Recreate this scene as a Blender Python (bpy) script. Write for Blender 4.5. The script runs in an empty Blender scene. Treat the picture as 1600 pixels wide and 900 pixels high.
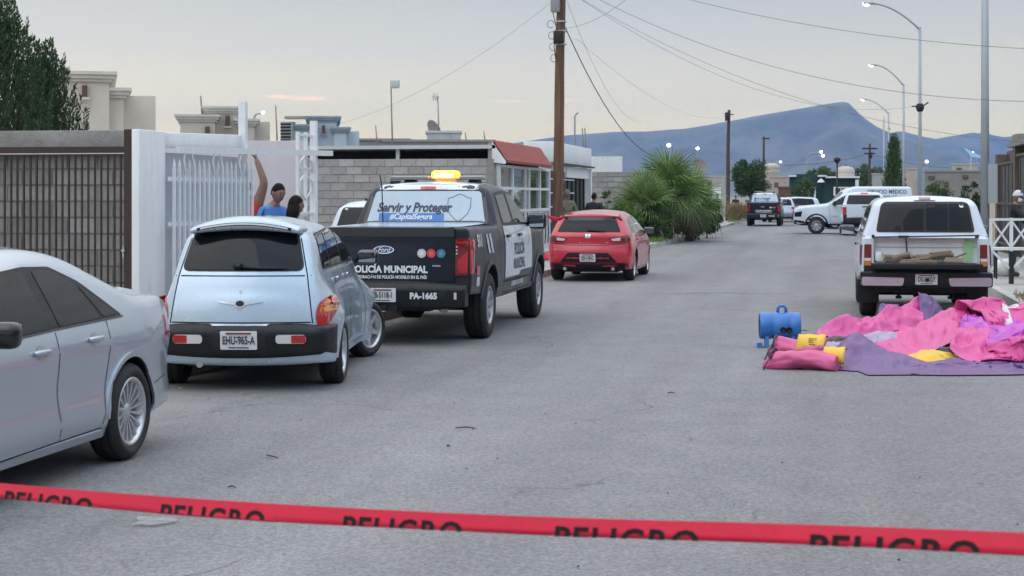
import bpy, bmesh, math, random
import numpy as np
from mathutils import Vector, Matrix, noise
from mathutils.bvhtree import BVHTree

random.seed(7); np.random.seed(7)
sc = bpy.context.scene
COL = sc.collection
R = math.radians

# ------------------------------------------------------------------ camera
# street frame: +Y runs down the street, X across it, Z up; camera stands on the road
EYE = 1.77
YAW = math.atan(490 / 2600)
cam = bpy.data.cameras.new('camera')
cam.sensor_width = 36.0
cam.lens = 36.0 * 2600 / 1600
cam.shift_y = -0.09
cam.clip_start = 0.05
cam.clip_end = 40000
cam.dof.use_dof = True
cam.dof.focus_distance = 17.0
cam.dof.aperture_fstop = 9.0
co = bpy.data.objects.new('camera', cam)
COL.objects.link(co)
co.location = (0, 0, EYE)
co.rotation_euler = (R(90), 0, YAW)
sc.camera = co

# ------------------------------------------------------------------ view and render
sc.view_settings.view_transform = 'Standard'
sc.view_settings.look = 'None'
sc.view_settings.exposure = 0.0
sc.view_settings.gamma = 1.0
sc.view_settings.use_curve_mapping = False
sc.cycles.use_denoising = True
sc.cycles.max_bounces = 6
sc.cycles.volume_bounces = 0
sc.cycles.sample_clamp_indirect = 6.0

# ------------------------------------------------------------------ world: overcast dusk sky
SUN_EL, SUN_AZ = R(38), R(200)
world = bpy.data.worlds.new('World')
sc.world = world
world.use_nodes = True
wt = world.node_tree
for n in list(wt.nodes): wt.nodes.remove(n)
def wn(t, **k):
    n = wt.nodes.new(t)
    for a, b in k.items(): setattr(n, a, b)
    return n
out = wn('ShaderNodeOutputWorld'); bg = wn('ShaderNodeBackground'); bg2 = wn('ShaderNodeBackground')
add = wn('ShaderNodeAddShader')
sky = wn('ShaderNodeTexSky', sky_type='NISHITA'); sky.sun_disc = False
sky.sun_elevation = R(6); sky.sun_rotation = R(-70); sky.altitude = 1400
sky.dust_density = 2.0
wt.links.new(sky.outputs[0], bg.inputs[0]); bg.inputs[1].default_value = 0.05
tc = wn('ShaderNodeTexCoord'); sep = wn('ShaderNodeSeparateXYZ')
wt.links.new(tc.outputs['Generated'], sep.inputs[0])
mp = wn('ShaderNodeMapping'); mp.inputs['Scale'].default_value = (1.2, 1.2, 11.0)
wt.links.new(tc.outputs['Generated'], mp.inputs[0])
nz = wn('ShaderNodeTexNoise'); nz.inputs['Scale'].default_value = 2.6; nz.inputs['Detail'].default_value = 6
nz.inputs['Roughness'].default_value = 0.55
wt.links.new(mp.outputs[0], nz.inputs['Vector'])
def wmath(op, a, b=None, c=None):
    n = wn('ShaderNodeMath', operation=op)
    for i, v in enumerate((a, b, c)):
        if v is None: continue
        if isinstance(v, (int, float)): n.inputs[i].default_value = v
        else: wt.links.new(v, n.inputs[i])
    return n.outputs[0]
zc = wmath('MAXIMUM', sep.outputs[2], 0.0)
wob = wmath('MULTIPLY_ADD', nz.outputs[0], 0.05, -0.025)
zz_ = wmath('ADD', zc, wmath('MULTIPLY', wob, wmath('MULTIPLY', zc, 9.0)))
ramp = wn('ShaderNodeValToRGB'); cr = ramp.color_ramp
SKY = [(0.0, (1.68, 1.16, .44)), (0.026, (1.62, 1.15, .44)), (0.055, (1.34, 1.03, .51)), (0.09, (.86, .73, .53)),
       (0.13, (.58, .53, .45)), (0.25, (.62, .61, .60)), (0.5, (1.22, 1.22, 1.22)), (1.0, (2.15, 2.15, 2.17))]
while len(cr.elements) < len(SKY): cr.elements.new(0.5)
for e, (p, c) in zip(cr.elements, SKY): e.position = p; e.color = (*c, 1)
wt.links.new(zz_, ramp.inputs[0])
# the glow of the set sun lies to the left of the street, the cool side opposite
azl = wmath('MULTIPLY_ADD', sep.outputs[0], -0.5, 0.5)
low = wmath('POWER', wmath('SUBTRACT', 1.0, wmath('MINIMUM', zc, 1.0)), 9.0)
cool = wn('ShaderNodeMixRGB', blend_type='MULTIPLY')
cool.inputs[2].default_value = (.46, .62, .90, 1)
wt.links.new(wmath('MULTIPLY', wmath('SUBTRACT', 1.0, azl), wmath('MULTIPLY', low, 1.1)), cool.inputs[0])
wt.links.new(ramp.outputs[0], cool.inputs[1])
band = wn('ShaderNodeMixRGB', blend_type='MULTIPLY'); band.inputs[0].default_value = 1
nr = wn('ShaderNodeMapRange'); nr.inputs[1].default_value = .3; nr.inputs[2].default_value = .7
nr.inputs[3].default_value = .94; nr.inputs[4].default_value = 1.05
wt.links.new(nz.outputs[0], nr.inputs[0]); wt.links.new(cool.outputs[0], band.inputs[1]); wt.links.new(nr.outputs[0], band.inputs[2])
# the sky opposite the sunset, behind the camera, is clear dusk blue
dt = wn('ShaderNodeVectorMath', operation='DOT_PRODUCT'); wt.links.new(tc.outputs['Generated'], dt.inputs[0]); dt.inputs[1].default_value = (-.70, .714, 0)
am = wn('ShaderNodeMapRange', interpolation_type='SMOOTHSTEP'); am.inputs[1].default_value = .30; am.inputs[2].default_value = -.65; am.inputs[3].default_value = 0; am.inputs[4].default_value = 1
wt.links.new(dt.outputs['Value'], am.inputs[0])
anti = wn('ShaderNodeMixRGB', blend_type='MULTIPLY'); anti.inputs[2].default_value = (.80, .93, 1.10, 1)
wt.links.new(am.outputs[0], anti.inputs[0]); wt.links.new(band.outputs[0], anti.inputs[1])
# small bright cloud wisps low over the roofs
def wisp(px, py, w, h, amp, colin):
    l = (px - 800) / 2600; v = Vector((math.cos(YAW) * l - math.sin(YAW), math.sin(YAW) * l + math.cos(YAW), (306 - py) / 2600)).normalized()
    rt = Vector((v.y, -v.x, 0)).normalized(); up = rt.cross(v)
    def dot(vec):
        n = wn('ShaderNodeVectorMath', operation='DOT_PRODUCT'); wt.links.new(tc.outputs['Generated'], n.inputs[0]); n.inputs[1].default_value = vec
        return n.outputs['Value']
    a = wmath('MULTIPLY_ADD', dot(rt), 1 / w, wmath('MULTIPLY_ADD', nz.outputs[0], .8, -.4)); b = wmath('MULTIPLY', dot(up), 1 / h)
    s = wmath('ADD', wmath('MULTIPLY', a, a), wmath('MULTIPLY', b, b))
    g = wmath('MULTIPLY', wmath('POWER', 2.718, wmath('MULTIPLY', s, -1.0)), amp)
    front = wmath('GREATER_THAN', dot(v), 0.5)
    m = wn('ShaderNodeMixRGB'); m.inputs[2].default_value = (1.9, 1.12, .62, 1)
    wt.links.new(wmath('MULTIPLY', g, front), m.inputs[0]); wt.links.new(colin, m.inputs[1])
    return m.outputs[0]
c_ = anti.outputs[0]
for w_ in ((436, 151, .008, .0011, .8), (484, 154, .009, .0012, .9), (800, 159, .012, .0010, .4), (890, 157, .008, .0009, .4)):
    c_ = wisp(*w_, c_)
wt.links.new(c_, bg2.inputs[0]); bg2.inputs[1].default_value = 1.0
wt.links.new(bg.outputs[0], add.inputs[0]); wt.links.new(bg2.outputs[0], add.inputs[1])
wt.links.new(add.outputs[0], out.inputs[0])

sun = bpy.data.lights.new('sun', 'SUN'); sun.energy = 0.5; sun.angle = R(50); sun.color = (1, .96, .9)
so = bpy.data.objects.new('sun', sun); COL.objects.link(so)
so.rotation_euler = (R(90) - SUN_EL, 0, R(-25)); so.location = (0, 0, 30)

# ------------------------------------------------------------------ helpers
CY, SY = math.cos(YAW), math.sin(YAW)
def at(px, d, z=0.0):
    """point of the street frame at depth d metres along the view, measured offset px"""
    l = (px - 800) / 2600 * d
    return Vector((l * CY - d * SY, l * SY + d * CY, z))
def ht(py, d): return EYE + (306 - py) * d / 2600
def depth(x, y): return -x * SY + y * CY

def tag(o, label=None, cat=None, group=None, kind=None):
    if label: o['label'] = label
    if cat: o['category'] = cat
    if group: o['group'] = group
    if kind: o['kind'] = kind
    return o
def link(name, me, parent=None, loc=(0, 0, 0), rot=(0, 0, 0)):
    o = bpy.data.objects.new(name, me); COL.objects.link(o)
    o.location = loc; o.rotation_euler = rot
    if parent: o.parent = parent
    return o
def thing(name, label, cat, loc=(0, 0, 0), rz=0, group=None):
    return tag(link(name, None, None, loc, (0, 0, rz)), label, cat, group)
def copy_tree(o, parent=None):
    c = o.copy(); COL.objects.link(c)
    if parent: c.parent = parent
    for ch in list(o.children): copy_tree(ch, c)
    return c

class MB:
    def __init__(s): s.v = []; s.f = []; s.m = []; s.sm = []
    def add(s, vs, fs, m=0, smooth=False):
        b = len(s.v); s.v += [tuple(v) for v in vs]
        for f in fs: s.f.append([b + i for i in f]); s.m.append(m); s.sm.append(smooth)
        return s
    def box(s, c, size, rot=None, m=0, taper=1.0):
        x, y, z = (k / 2 for k in size); vs = []
        for dz in (-1, 1):
            t = taper if dz > 0 else 1.0
            for dx, dy in ((-1, -1), (1, -1), (1, 1), (-1, 1)): vs.append(Vector((dx * x * t, dy * y * t, dz * z)))
        if rot is not None:
            M = rot if isinstance(rot, Matrix) else Matrix.Rotation(rot, 3, 'Z'); vs = [M @ v for v in vs]
        c = Vector(c); vs = [v + c for v in vs]
        return s.add(vs, [(3, 2, 1, 0), (4, 5, 6, 7), (0, 1, 5, 4), (1, 2, 6, 5), (2, 3, 7, 6), (3, 0, 4, 7)], m)
    def bar(s, a, b, w, h=None, m=0):
        """rectangular bar from a to b"""
        a, b = Vector(a), Vector(b); h = h or w; d = (b - a); L = d.length; d.normalize()
        up = Vector((0, 0, 1)) if abs(d.z) < .95 else Vector((1, 0, 0))
        sx = d.cross(up).normalized(); uz = sx.cross(d)
        M = Matrix((sx, d, uz)).transposed()
        return s.box((a + b) / 2, (w, L, h), M, m)
    def tube(s, pts, r, n=8, m=0, cap=True, smooth=True):
        pts = [Vector(p) for p in pts]; k = len(pts)
        rs = r if isinstance(r, (list, tuple)) else [r] * k
        vs = []; up = None
        for i, p in enumerate(pts):
            d = (pts[min(i + 1, k - 1)] - pts[max(i - 1, 0)]).normalized()
            if up is None: up = Vector((0, 0, 1)) if abs(d.z) < .9 else Vector((1, 0, 0))
            a = d.cross(up).normalized(); up = a.cross(d).normalized()
            for j in range(n):
                t = 2 * math.pi * j / n; vs.append(p + (a * math.cos(t) + up * math.sin(t)) * rs[i])
        fs = []
        for i in range(k - 1):
            for j in range(n):
                fs.append((i * n + j, i * n + (j + 1) % n, (i + 1) * n + (j + 1) % n, (i + 1) * n + j))
        s.add(vs, fs, m, smooth)
        if cap:
            b = len(s.v) - len(vs)
            s.f.append([b + j for j in range(n)][::-1]); s.m.append(m); s.sm.append(False)
            s.f.append([b + (k - 1) * n + j for j in range(n)]); s.m.append(m); s.sm.append(False)
        return s
    def lathe(s, prof, n=32, axis='Z', c=(0, 0, 0), m=0, smooth=True, closed=False):
        vs = []; c = Vector(c)
        for r, h in prof:
            for j in range(n):
                t = 2 * math.pi * j / n; a, b = r * math.cos(t), r * math.sin(t)
                p = {'Z': (a, b, h), 'Y': (b, h, a), 'X': (h, a, b)}[axis]; vs.append(Vector(p) + c)
        fs = []; k = len(prof)
        for i in range(k if closed else k - 1):
            i2 = (i + 1) % k
            for j in range(n): fs.append((i * n + j, i * n + (j + 1) % n, i2 * n + (j + 1) % n, i2 * n + j))
        return s.add(vs, fs, m, smooth)
    def prism(s, poly, z0, z1, m=0, M=None):
        """2D polygon (CCW) extruded z0..z1, optional 4x4 transform"""
        n = len(poly); vs = [Vector((p[0], p[1], z0)) for p in poly] + [Vector((p[0], p[1], z1)) for p in poly]
        if M is not None: vs = [M @ v for v in vs]
        fs = [tuple(range(n))[::-1], tuple(range(n, 2 * n))] + [(i, (i + 1) % n, n + (i + 1) % n, n + i) for i in range(n)]
        return s.add(vs, fs, m)
    def mesh(s, name, mats):
        me = bpy.data.meshes.new(name); me.from_pydata(s.v, [], s.f)
        for m in (mats if isinstance(mats, (list, tuple)) else [mats]): me.materials.append(m)
        me.polygons.foreach_set('material_index', s.m); me.polygons.foreach_set('use_smooth', s.sm)
        me.update(); return me
    def build(s, name, mats, parent=None, loc=(0, 0, 0), rot=(0, 0, 0)):
        return link(name, s.mesh(name, mats), parent, loc, rot)

def bev_mesh(me, w, seg=2, ang=30):
    bm = bmesh.new(); bm.from_mesh(me)
    bmesh.ops.remove_doubles(bm, verts=bm.verts, dist=1e-5)
    bmesh.ops.recalc_face_normals(bm, faces=bm.faces)
    es = [e for e in bm.edges if len(e.link_faces) == 2 and e.calc_face_angle(0) > R(ang)]
    bmesh.ops.bevel(bm, geom=es, offset=w, segments=seg, profile=.5, affect='EDGES', clamp_overlap=True)
    for f in bm.faces: f.smooth = True
    bm.to_mesh(me); bm.free(); me.set_sharp_from_angle(angle=R(40)); return me

# ------------------------------------------------------------------ materials
def mat(name, col, rough=.6, metal=0.0, spec=.5, coat=0.0, var=0.0, scale=8.0, bump=0.0, bscale=None, dirt=None, rvar=0.0, rand=0.0,
        emit=None, estr=0.0, alpha=1.0, stretch=None, sheen=0.0):
    m = bpy.data.materials.new(name); m.use_nodes = True; nt = m.node_tree; b = nt.nodes['Principled BSDF']
    b.inputs['Base Color'].default_value = (*col, 1); b.inputs['Roughness'].default_value = rough
    b.inputs['Metallic'].default_value = metal; b.inputs['Specular IOR Level'].default_value = spec
    b.inputs['Coat Weight'].default_value = coat; b.inputs['Coat Roughness'].default_value = .06
    if sheen: b.inputs['Sheen Weight'].default_value = sheen
    if emit: b.inputs['Emission Color'].default_value = (*emit, 1); b.inputs['Emission Strength'].default_value = estr
    if alpha < 1: b.inputs['Alpha'].default_value = alpha
    L = nt.links.new
    def nd(t, **k):
        n = nt.nodes.new(t)
        for a, v in k.items(): setattr(n, a, v)
        return n
    tcn = nd('ShaderNodeTexCoord'); vec = tcn.outputs['Object']
    if stretch:
        mpn = nd('ShaderNodeMapping'); mpn.inputs['Scale'].default_value = stretch; L(vec, mpn.inputs[0]); vec = mpn.outputs[0]
    last = None
    if var or rvar:
        n1 = nd('ShaderNodeTexNoise'); n1.inputs['Scale'].default_value = scale; n1.inputs['Detail'].default_value = 6; n1.inputs['Roughness'].default_value = .62
        L(vec, n1.inputs['Vector'])
    if var:
        mr = nd('ShaderNodeMapRange'); mr.inputs[1].default_value = .25; mr.inputs[2].default_value = .75
        mr.inputs[3].default_value = 1 - var; mr.inputs[4].default_value = 1 + var; L(n1.outputs[0], mr.inputs[0])
        mx = nd('ShaderNodeMixRGB', blend_type='MULTIPLY'); mx.inputs[0].default_value = 1; mx.inputs[1].default_value = (*col, 1)
        L(mr.outputs[0], mx.inputs[2]); last = mx.outputs[0]
    if rand:
        oi = nd('ShaderNodeObjectInfo'); mr = nd('ShaderNodeMapRange'); mr.inputs[3].default_value = 1 - rand; mr.inputs[4].default_value = 1 + rand
        L(oi.outputs['Random'], mr.inputs[0]); mx = nd('ShaderNodeMixRGB', blend_type='MULTIPLY'); mx.inputs[0].default_value = 1
        if last: L(last, mx.inputs[1])
        else: mx.inputs[1].default_value = (*col, 1)
        L(mr.outputs[0], mx.inputs[2]); last = mx.outputs[0]
    if dirt:   # (colour, noise scale, threshold, strength)
        n2 = nd('ShaderNodeTexNoise'); n2.inputs['Scale'].default_value = dirt[1]; n2.inputs['Detail'].default_value = 8; n2.inputs['Roughness'].default_value = .7
        L(vec, n2.inputs['Vector']); mr = nd('ShaderNodeMapRange'); mr.inputs[1].default_value = dirt[2]; mr.inputs[2].default_value = dirt[2] + .18
        mr.inputs[4].default_value = dirt[3]; L(n2.outputs[0], mr.inputs[0])
        mx = nd('ShaderNodeMixRGB'); L(mr.outputs[0], mx.inputs[0]); mx.inputs[2].default_value = (*dirt[0], 1)
        if last: L(last, mx.inputs[1])
        else: mx.inputs[1].default_value = (*col, 1)
        last = mx.outputs[0]
    if last: L(last, b.inputs['Base Color'])
    if rvar:
        mr = nd('ShaderNodeMapRange'); mr.inputs[1].default_value = .3; mr.inputs[2].default_value = .7
        mr.inputs[3].default_value = max(0, rough - rvar); mr.inputs[4].default_value = min(1, rough + rvar); L(n1.outputs[0], mr.inputs[0]); L(mr.outputs[0], b.inputs['Roughness'])
    if bump:
        n3 = nd('ShaderNodeTexNoise'); n3.inputs['Scale'].default_value = bscale or scale * 4; n3.inputs['Detail'].default_value = 5
        L(vec, n3.inputs['Vector']); bp = nd('ShaderNodeBump'); bp.inputs['Strength'].default_value = bump; bp.inputs['Distance'].default_value = .02
        L(n3.outputs[0], bp.inputs['Height']); L(bp.outputs[0], b.inputs['Normal'])
    return m
M = {}
M['black'] = mat('black_plastic', (.008, .008, .009), .55, var=.3, scale=20, rvar=.1)
M['blackg'] = mat('black_gloss', (.008, .008, .009), .18, coat=.4)
M['rubber'] = mat('tyre_rubber', (.016, .016, .017), .75, var=.3, scale=25, bump=.3, bscale=90, dirt=((.12, .115, .11), 5, .58, .35))
M['glass'] = mat('tinted_glass', (.004, .005, .006), .03, spec=.30)
M['glass2'] = mat('clear_glass_pane', (.05, .055, .06), .03, spec=.6, coat=.3)
M['chrome'] = mat('chrome', (.62, .63, .66), .16, metal=1, var=.08, scale=30)
M['alloy'] = mat('alloy', (.55, .56, .58), .32, metal=.75, var=.1, scale=30)
M['steelw'] = mat('steel_wheel', (.42, .43, .45), .42, metal=.6, var=.15, scale=20)
M['dark'] = mat('dark_void', (.006, .006, .006), .9)
M['redl'] = mat('red_lens', (.42, .012, .012), .12, coat=.8, spec=.6)
M['redl2'] = mat('dark_red_lens', (.16, .008, .01), .12, coat=.8)
M['amberl'] = mat('amber_lens', (.75, .24, .02), .12, coat=.8)
M['clearl'] = mat('clear_lens', (.62, .62, .62), .1, coat=.8)
M['white'] = mat('white_print', (.72, .73, .74), .4)
M['navy'] = mat('navy_print', (.03, .04, .085), .4)
M['bluep'] = mat('blue_print', (.05, .17, .45), .35)
M['plate'] = mat('plate_white', (.62, .63, .63), .4, var=.08, scale=30)
M['platetxt'] = mat('plate_ink', (.03, .03, .035), .5)
# ------------------------------------------------------------------ vehicle toolkit
def sp(xs, ys):
    """smooth monotone interpolation through (xs, ys)"""
    xs = np.array(xs, float); ys = np.array(ys, float); h = np.diff(xs); dl = np.diff(ys) / h
    m = np.zeros(len(xs))
    for i in range(1, len(xs) - 1):
        m[i] = 0 if dl[i - 1] * dl[i] <= 0 else 2 * dl[i - 1] * dl[i] / (dl[i - 1] + dl[i])
    m[0], m[-1] = dl[0], dl[-1]
    def f(t):
        if t <= xs[0]: return float(ys[0])
        if t >= xs[-1]: return float(ys[-1])
        i = int(np.searchsorted(xs, t) - 1); s = (t - xs[i]) / h[i]
        return float((1 + 2 * s) * (1 - s) ** 2 * ys[i] + s * (1 - s) ** 2 * h[i] * m[i] + s * s * (3 - 2 * s) * ys[i + 1] + s * s * (s - 1) * h[i] * m[i + 1])
    return f
def ss(a, b, t):
    t = max(0., min(1., (t - a) / (b - a))); return t * t * (3 - 2 * t)
def gs(t, c, w): return math.exp(-((t - c) / w) ** 2)

def rpoly(pts, r, n=5):
    """round the corners of a polygon; pts (x,y[,r])"""
    o = []; k = len(pts)
    for i in range(k):
        p = Vector(pts[i][:2]); a = Vector(pts[i - 1][:2]); b = Vector(pts[(i + 1) % k][:2]); rr = pts[i][2] if len(pts[i]) > 2 else r
        u = (a - p); v = (b - p); rr = min(rr, u.length * .45, v.length * .45)
        if rr < 1e-4: o.append(p); continue
        s, e = p + u.normalized() * rr, p + v.normalized() * rr
        for j in range(n + 1):
            t = j / n; o.append(s * (1 - t) ** 2 + p * 2 * t * (1 - t) + e * t * t)
    return o

def grid_cut(bm, axis, step, lo, hi):
    n = max(1, int(round((hi - lo) / step)))
    for i in range(1, n):
        co_ = [0, 0, 0]; no = [0, 0, 0]; co_[axis] = lo + (hi - lo) * i / n + 1.37e-4; no[axis] = 1
        bmesh.ops.bisect_plane(bm, geom=bm.verts[:] + bm.edges[:] + bm.faces[:], dist=1e-5, plane_co=co_, plane_no=no)

def inflate(sil, W, step=.09, matf=None, ny=10):
    """closed body: side silhouette (x,z,fillet,r,bow,m) swelled to half width W(x,z) with rounded edges"""
    P = []   # expanded points: x,z,r,bow,m
    k = len(sil); flat = []
    for e in sil:
        if e[0] == 'A':
            _, cx, cz, Rr, z0, z1 = e
            a0 = math.atan2(z0 - cz, -math.sqrt(max(1e-6, Rr * Rr - (z0 - cz) ** 2))); a1 = math.atan2(z1 - cz, math.sqrt(max(1e-6, Rr * Rr - (z1 - cz) ** 2)))
            if a0 < 0: a0 += 2 * math.pi
            for j in range(19):
                t = a0 + (a1 - a0) * j / 18; flat.append((cx + Rr * math.cos(t), cz + Rr * math.sin(t), 0, .014, 0, 1))
        else: flat.append(e)
    k = len(flat)
    for i, (x, z, f, r, bow, m) in enumerate(flat):
        p = Vector((x, z)); a = Vector(flat[i - 1][:2]); b = Vector(flat[(i + 1) % k][:2]); u, v = a - p, b - p
        f = min(f, u.length * .48, v.length * .48)
        if f < .004: P.append((x, z, r, bow, m)); continue
        s, e = p + u.normalized() * f, p + v.normalized() * f; n = 6
        for j in range(n + 1):
            t = j / n; q = s * (1 - t) ** 2 + p * 2 * t * (1 - t) + e * t * t; P.append((q.x, q.y, r, bow, m))
    n = len(P); bm = bmesh.new()
    ld = bm.verts.layers.float.new('drop'); lb = bm.verts.layers.float.new('bow'); lm = bm.verts.layers.float.new('m')
    off = []
    for i in range(n):
        p = Vector(P[i][:2]); a = (p - Vector(P[i - 1][:2])).normalized(); b = (Vector(P[(i + 1) % n][:2]) - p).normalized()
        n1, n2 = Vector((-a.y, a.x)), Vector((-b.y, b.x)); q = (n1 + n2) / max(.35, 1 + n1.dot(n2)); off.append(q)
    K = 5; rings = []
    for kk in range(K + 1):
        th = kk / K * math.pi / 2; ring = []
        for i in range(n):
            x, z, r, bow, m = P[i]; d = r * (1 - math.cos(th)); v = bm.verts.new((x + off[i].x * d, 0, z + off[i].y * d))
            v[ld] = r * (1 - math.sin(th)); v[lb] = bow; v[lm] = m; ring.append(v)
        rings.append(ring)
    for kk in range(K):
        for i in range(n):
            j = (i + 1) % n; bm.faces.new((rings[kk][i], rings[kk][j], rings[kk + 1][j], rings[kk + 1][i]))
    bm.faces.new(rings[K])
    xs = [p[0] for p in P]; zs = [p[1] for p in P]
    grid_cut(bm, 0, step, min(xs), max(xs)); grid_cut(bm, 2, step, min(zs), max(zs))
    bmesh.ops.triangulate(bm, faces=[f for f in bm.faces if len(f.verts) > 4])
    bm.verts.index_update()
    side = [(v.co.x, v.co.z, v[ld], v[lb], v[lm]) for v in bm.verts]
    faces = [[v.index for v in f.verts] for f in bm.faces]
    nxt = {}
    for e in bm.edges:
        if len(e.link_faces) == 1:
            l = e.link_loops[0]; nxt[l.vert.index] = l.link_loop_next.vert.index
    s0 = next(iter(nxt)); loop = [s0]; c = nxt[s0]
    while c != s0: loop.append(c); c = nxt[c]
    bm.free()
    mb = MB(); N = len(side); vs = []
    for sgn in (1, -1):
        for x, z, d, b, m in side: vs.append((x, sgn * (W(x, z) - d), z))
    # orientation of the face normals in the flat layout: make +y side face +y
    def area(f): return sum(side[f[i]][0] * side[f[(i + 1) % len(f)]][1] - side[f[(i + 1) % len(f)]][0] * side[f[i]][1] for i in range(len(f)))
    fs = []; ms = []
    for f in faces:
        if area(f) > 0: f = f[::-1]
        m = matf(sum(side[i][0] for i in f) / len(f), sum(side[i][1] for i in f) / len(f)) if matf else 0
        fs.append(f); ms.append(m); fs.append([i + N for i in f][::-1]); ms.append(m)
    nl = len(loop); cols = [loop]
    ar = sum(side[loop[i]][0] * side[loop[(i + 1) % nl]][1] - side[loop[(i + 1) % nl]][0] * side[loop[i]][1] for i in range(nl))
    if ar < 0: loop.reverse()
    base = len(vs); 
    nor = []
    for i in range(nl):
        a, b = side[loop[i - 1]], side[loop[(i + 1) % nl]]; t = Vector((b[0] - a[0], b[1] - a[1])).normalized(); nor.append(Vector((t.y, -t.x)))
    idx = [loop]
    for j in range(1, ny):
        t = 1 - 2 * j / ny; row = []
        for i, li in enumerate(loop):
            x, z, d, b, m = side[li]; y0 = W(x, z) - d; q = b * (1 - abs(t) ** 2.2)
            row.append(len(vs)); vs.append((x + nor[i].x * q, y0 * t, z + nor[i].y * q))
        idx.append(row)
    idx.append([i + N for i in loop])
    for j in range(ny):
        for i in range(nl):
            i2 = (i + 1) % nl
            fs.append([idx[j][i], idx[j + 1][i], idx[j + 1][i2], idx[j][i2]]); m = 1 if min(side[loop[i]][4], side[loop[i2]][4]) > .5 else 0
            ms.append(m)
    me = bpy.data.meshes.new('body'); me.from_pydata(vs, [], fs); me.polygons.foreach_set('material_index', ms)
    me.polygons.foreach_set('use_smooth', [True] * len(fs)); me.update(); me.set_sharp_from_angle(angle=R(38))
    return me

def bvh_of(me):
    bm = bmesh.new(); bm.from_mesh(me); t = BVHTree.FromBMesh(bm); bm.free(); return t
PL = {'R': (Vector((0, -4, 0)), Vector((0, 1, 0))), 'L': (Vector((0, 4, 0)), Vector((0, -1, 0))), 'B': (Vector((-4, 0, 0)), Vector((1, 0, 0))),
      'F': (Vector((9, 0, 0)), Vector((-1, 0, 0))), 'T': (Vector((0, 0, 4)), Vector((0, 0, -1)))}
def org(pl, u, v):
    if pl in 'RL': return Vector((u, 0, v)) + PL[pl][0]
    if pl in 'BF': return Vector((0, u, v)) + PL[pl][0]
    return Vector((u, v, 0)) + PL[pl][0]
def hit(bvh, pl, u, v, off, last=[None]):
    o = org(pl, u, v); d = PL[pl][1]; r = bvh.ray_cast(o, d, 12)
    if r[0] is None:
        dist = last[0] or 3.2; q = bvh.find_nearest(o + d * dist); p, nrm = q[0], q[1]
        # keep the wanted outline, take only the depth from the body
        ax = 1 if pl in 'RL' else (0 if pl in 'BF' else 2); w = o.copy(); w[ax] = p[ax]; p = w
    else: p, nrm = r[0], r[1]; last[0] = r[3]
    if nrm.dot(d) > 0: nrm = -nrm
    nn = (nrm - d * 1.0).normalized()
    return p + nn * off
def decal(bvh, pl, poly, name, m, parent, off=.004, step=.07, skirt=.012, smooth=True):
    """a piece that follows the body's skin: outline given in the projection plane"""
    bm = bmesh.new(); vs = [bm.verts.new((p[0], p[1], 0)) for p in poly]
    try: bm.faces.new(vs)
    except ValueError: bm.free(); return None
    xs = [p[0] for p in poly]; ys = [p[1] for p in poly]
    if step:
        grid_cut(bm, 0, step, min(xs), max(xs)); grid_cut(bm, 1, step, min(ys), max(ys))
    bmesh.ops.triangulate(bm, faces=[f for f in bm.faces if len(f.verts) > 4])
    for v in bm.verts: v.co = hit(bvh, pl, v.co.x, v.co.y, off)
    d = PL[pl][1]
    for f in bm.faces: f.normal_update()
    if sum(f.normal.dot(d) * f.calc_area() for f in bm.faces) > 0: bmesh.ops.reverse_faces(bm, faces=bm.faces[:])
    for f in bm.faces: f.smooth = smooth
    if skirt:
        be = [e for e in bm.edges if len(e.link_faces) == 1]
        r = bmesh.ops.extrude_edge_only(bm, edges=be)
        for v in [g for g in r['geom'] if isinstance(g, bmesh.types.BMVert)]: v.co += d * skirt
    me = bpy.data.meshes.new(name); bm.to_mesh(me); bm.free(); me.materials.append(m); me.set_sharp_from_angle(angle=R(50))
    return link(name, me, parent)
def ribbon(bvh, pl, line, w, name, m, parent, off=.0025):
    """thin panel gap along a polyline on the skin"""
    pts = []
    for i in range(len(line) - 1):
        a, b = Vector(line[i]), Vector(line[i + 1]); n = max(1, int((b - a).length / .06))
        for j in range(n): pts.append(a + (b - a) * j / n)
    pts.append(Vector(line[-1])); vs = []; mb = MB()
    for i, p in enumerate(pts):
        t = (pts[min(i + 1, len(pts) - 1)] - pts[max(i - 1, 0)]).normalized(); n = Vector((-t.y, t.x)) * w / 2
        vs.append(hit(bvh, pl, *(p + n), off)); vs.append(hit(bvh, pl, *(p - n), off))
    mb.add(vs, [(2 * i, 2 * i + 1, 2 * i + 3, 2 * i + 2) for i in range(len(pts) - 1)], 0)
    return mb.build(name, m, parent)
_tcache = {}
def text_mesh(s, size, bold=0.0, shear=0.0, align='CENTER', space=1.0, sx=1.0):
    """2D lettering as flat faces: list of verts, faces"""
    key = (s, size, bold, shear, align, space, sx)
    if key in _tcache: return _tcache[key]
    c = bpy.data.curves.new('lettering', 'FONT'); c.body = s; c.size = size; c.offset = bold * size; c.shear = shear
    c.align_x = align; c.align_y = 'CENTER'; c.space_character = space; c.fill_mode = 'FRONT'; c.resolution_u = 3
    o = bpy.data.objects.new('lettering', c); COL.objects.link(o)
    dg = bpy.context.evaluated_depsgraph_get(); me = bpy.data.meshes.new_from_object(o.evaluated_get(dg))
    vs = [(v.co.x * sx, v.co.y) for v in me.vertices]; fs = [list(p.vertices) for p in me.polygons]
    bpy.data.objects.remove(o); bpy.data.curves.remove(c); bpy.data.meshes.remove(me)
    _tcache[key] = (vs, fs); return vs, fs
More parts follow.
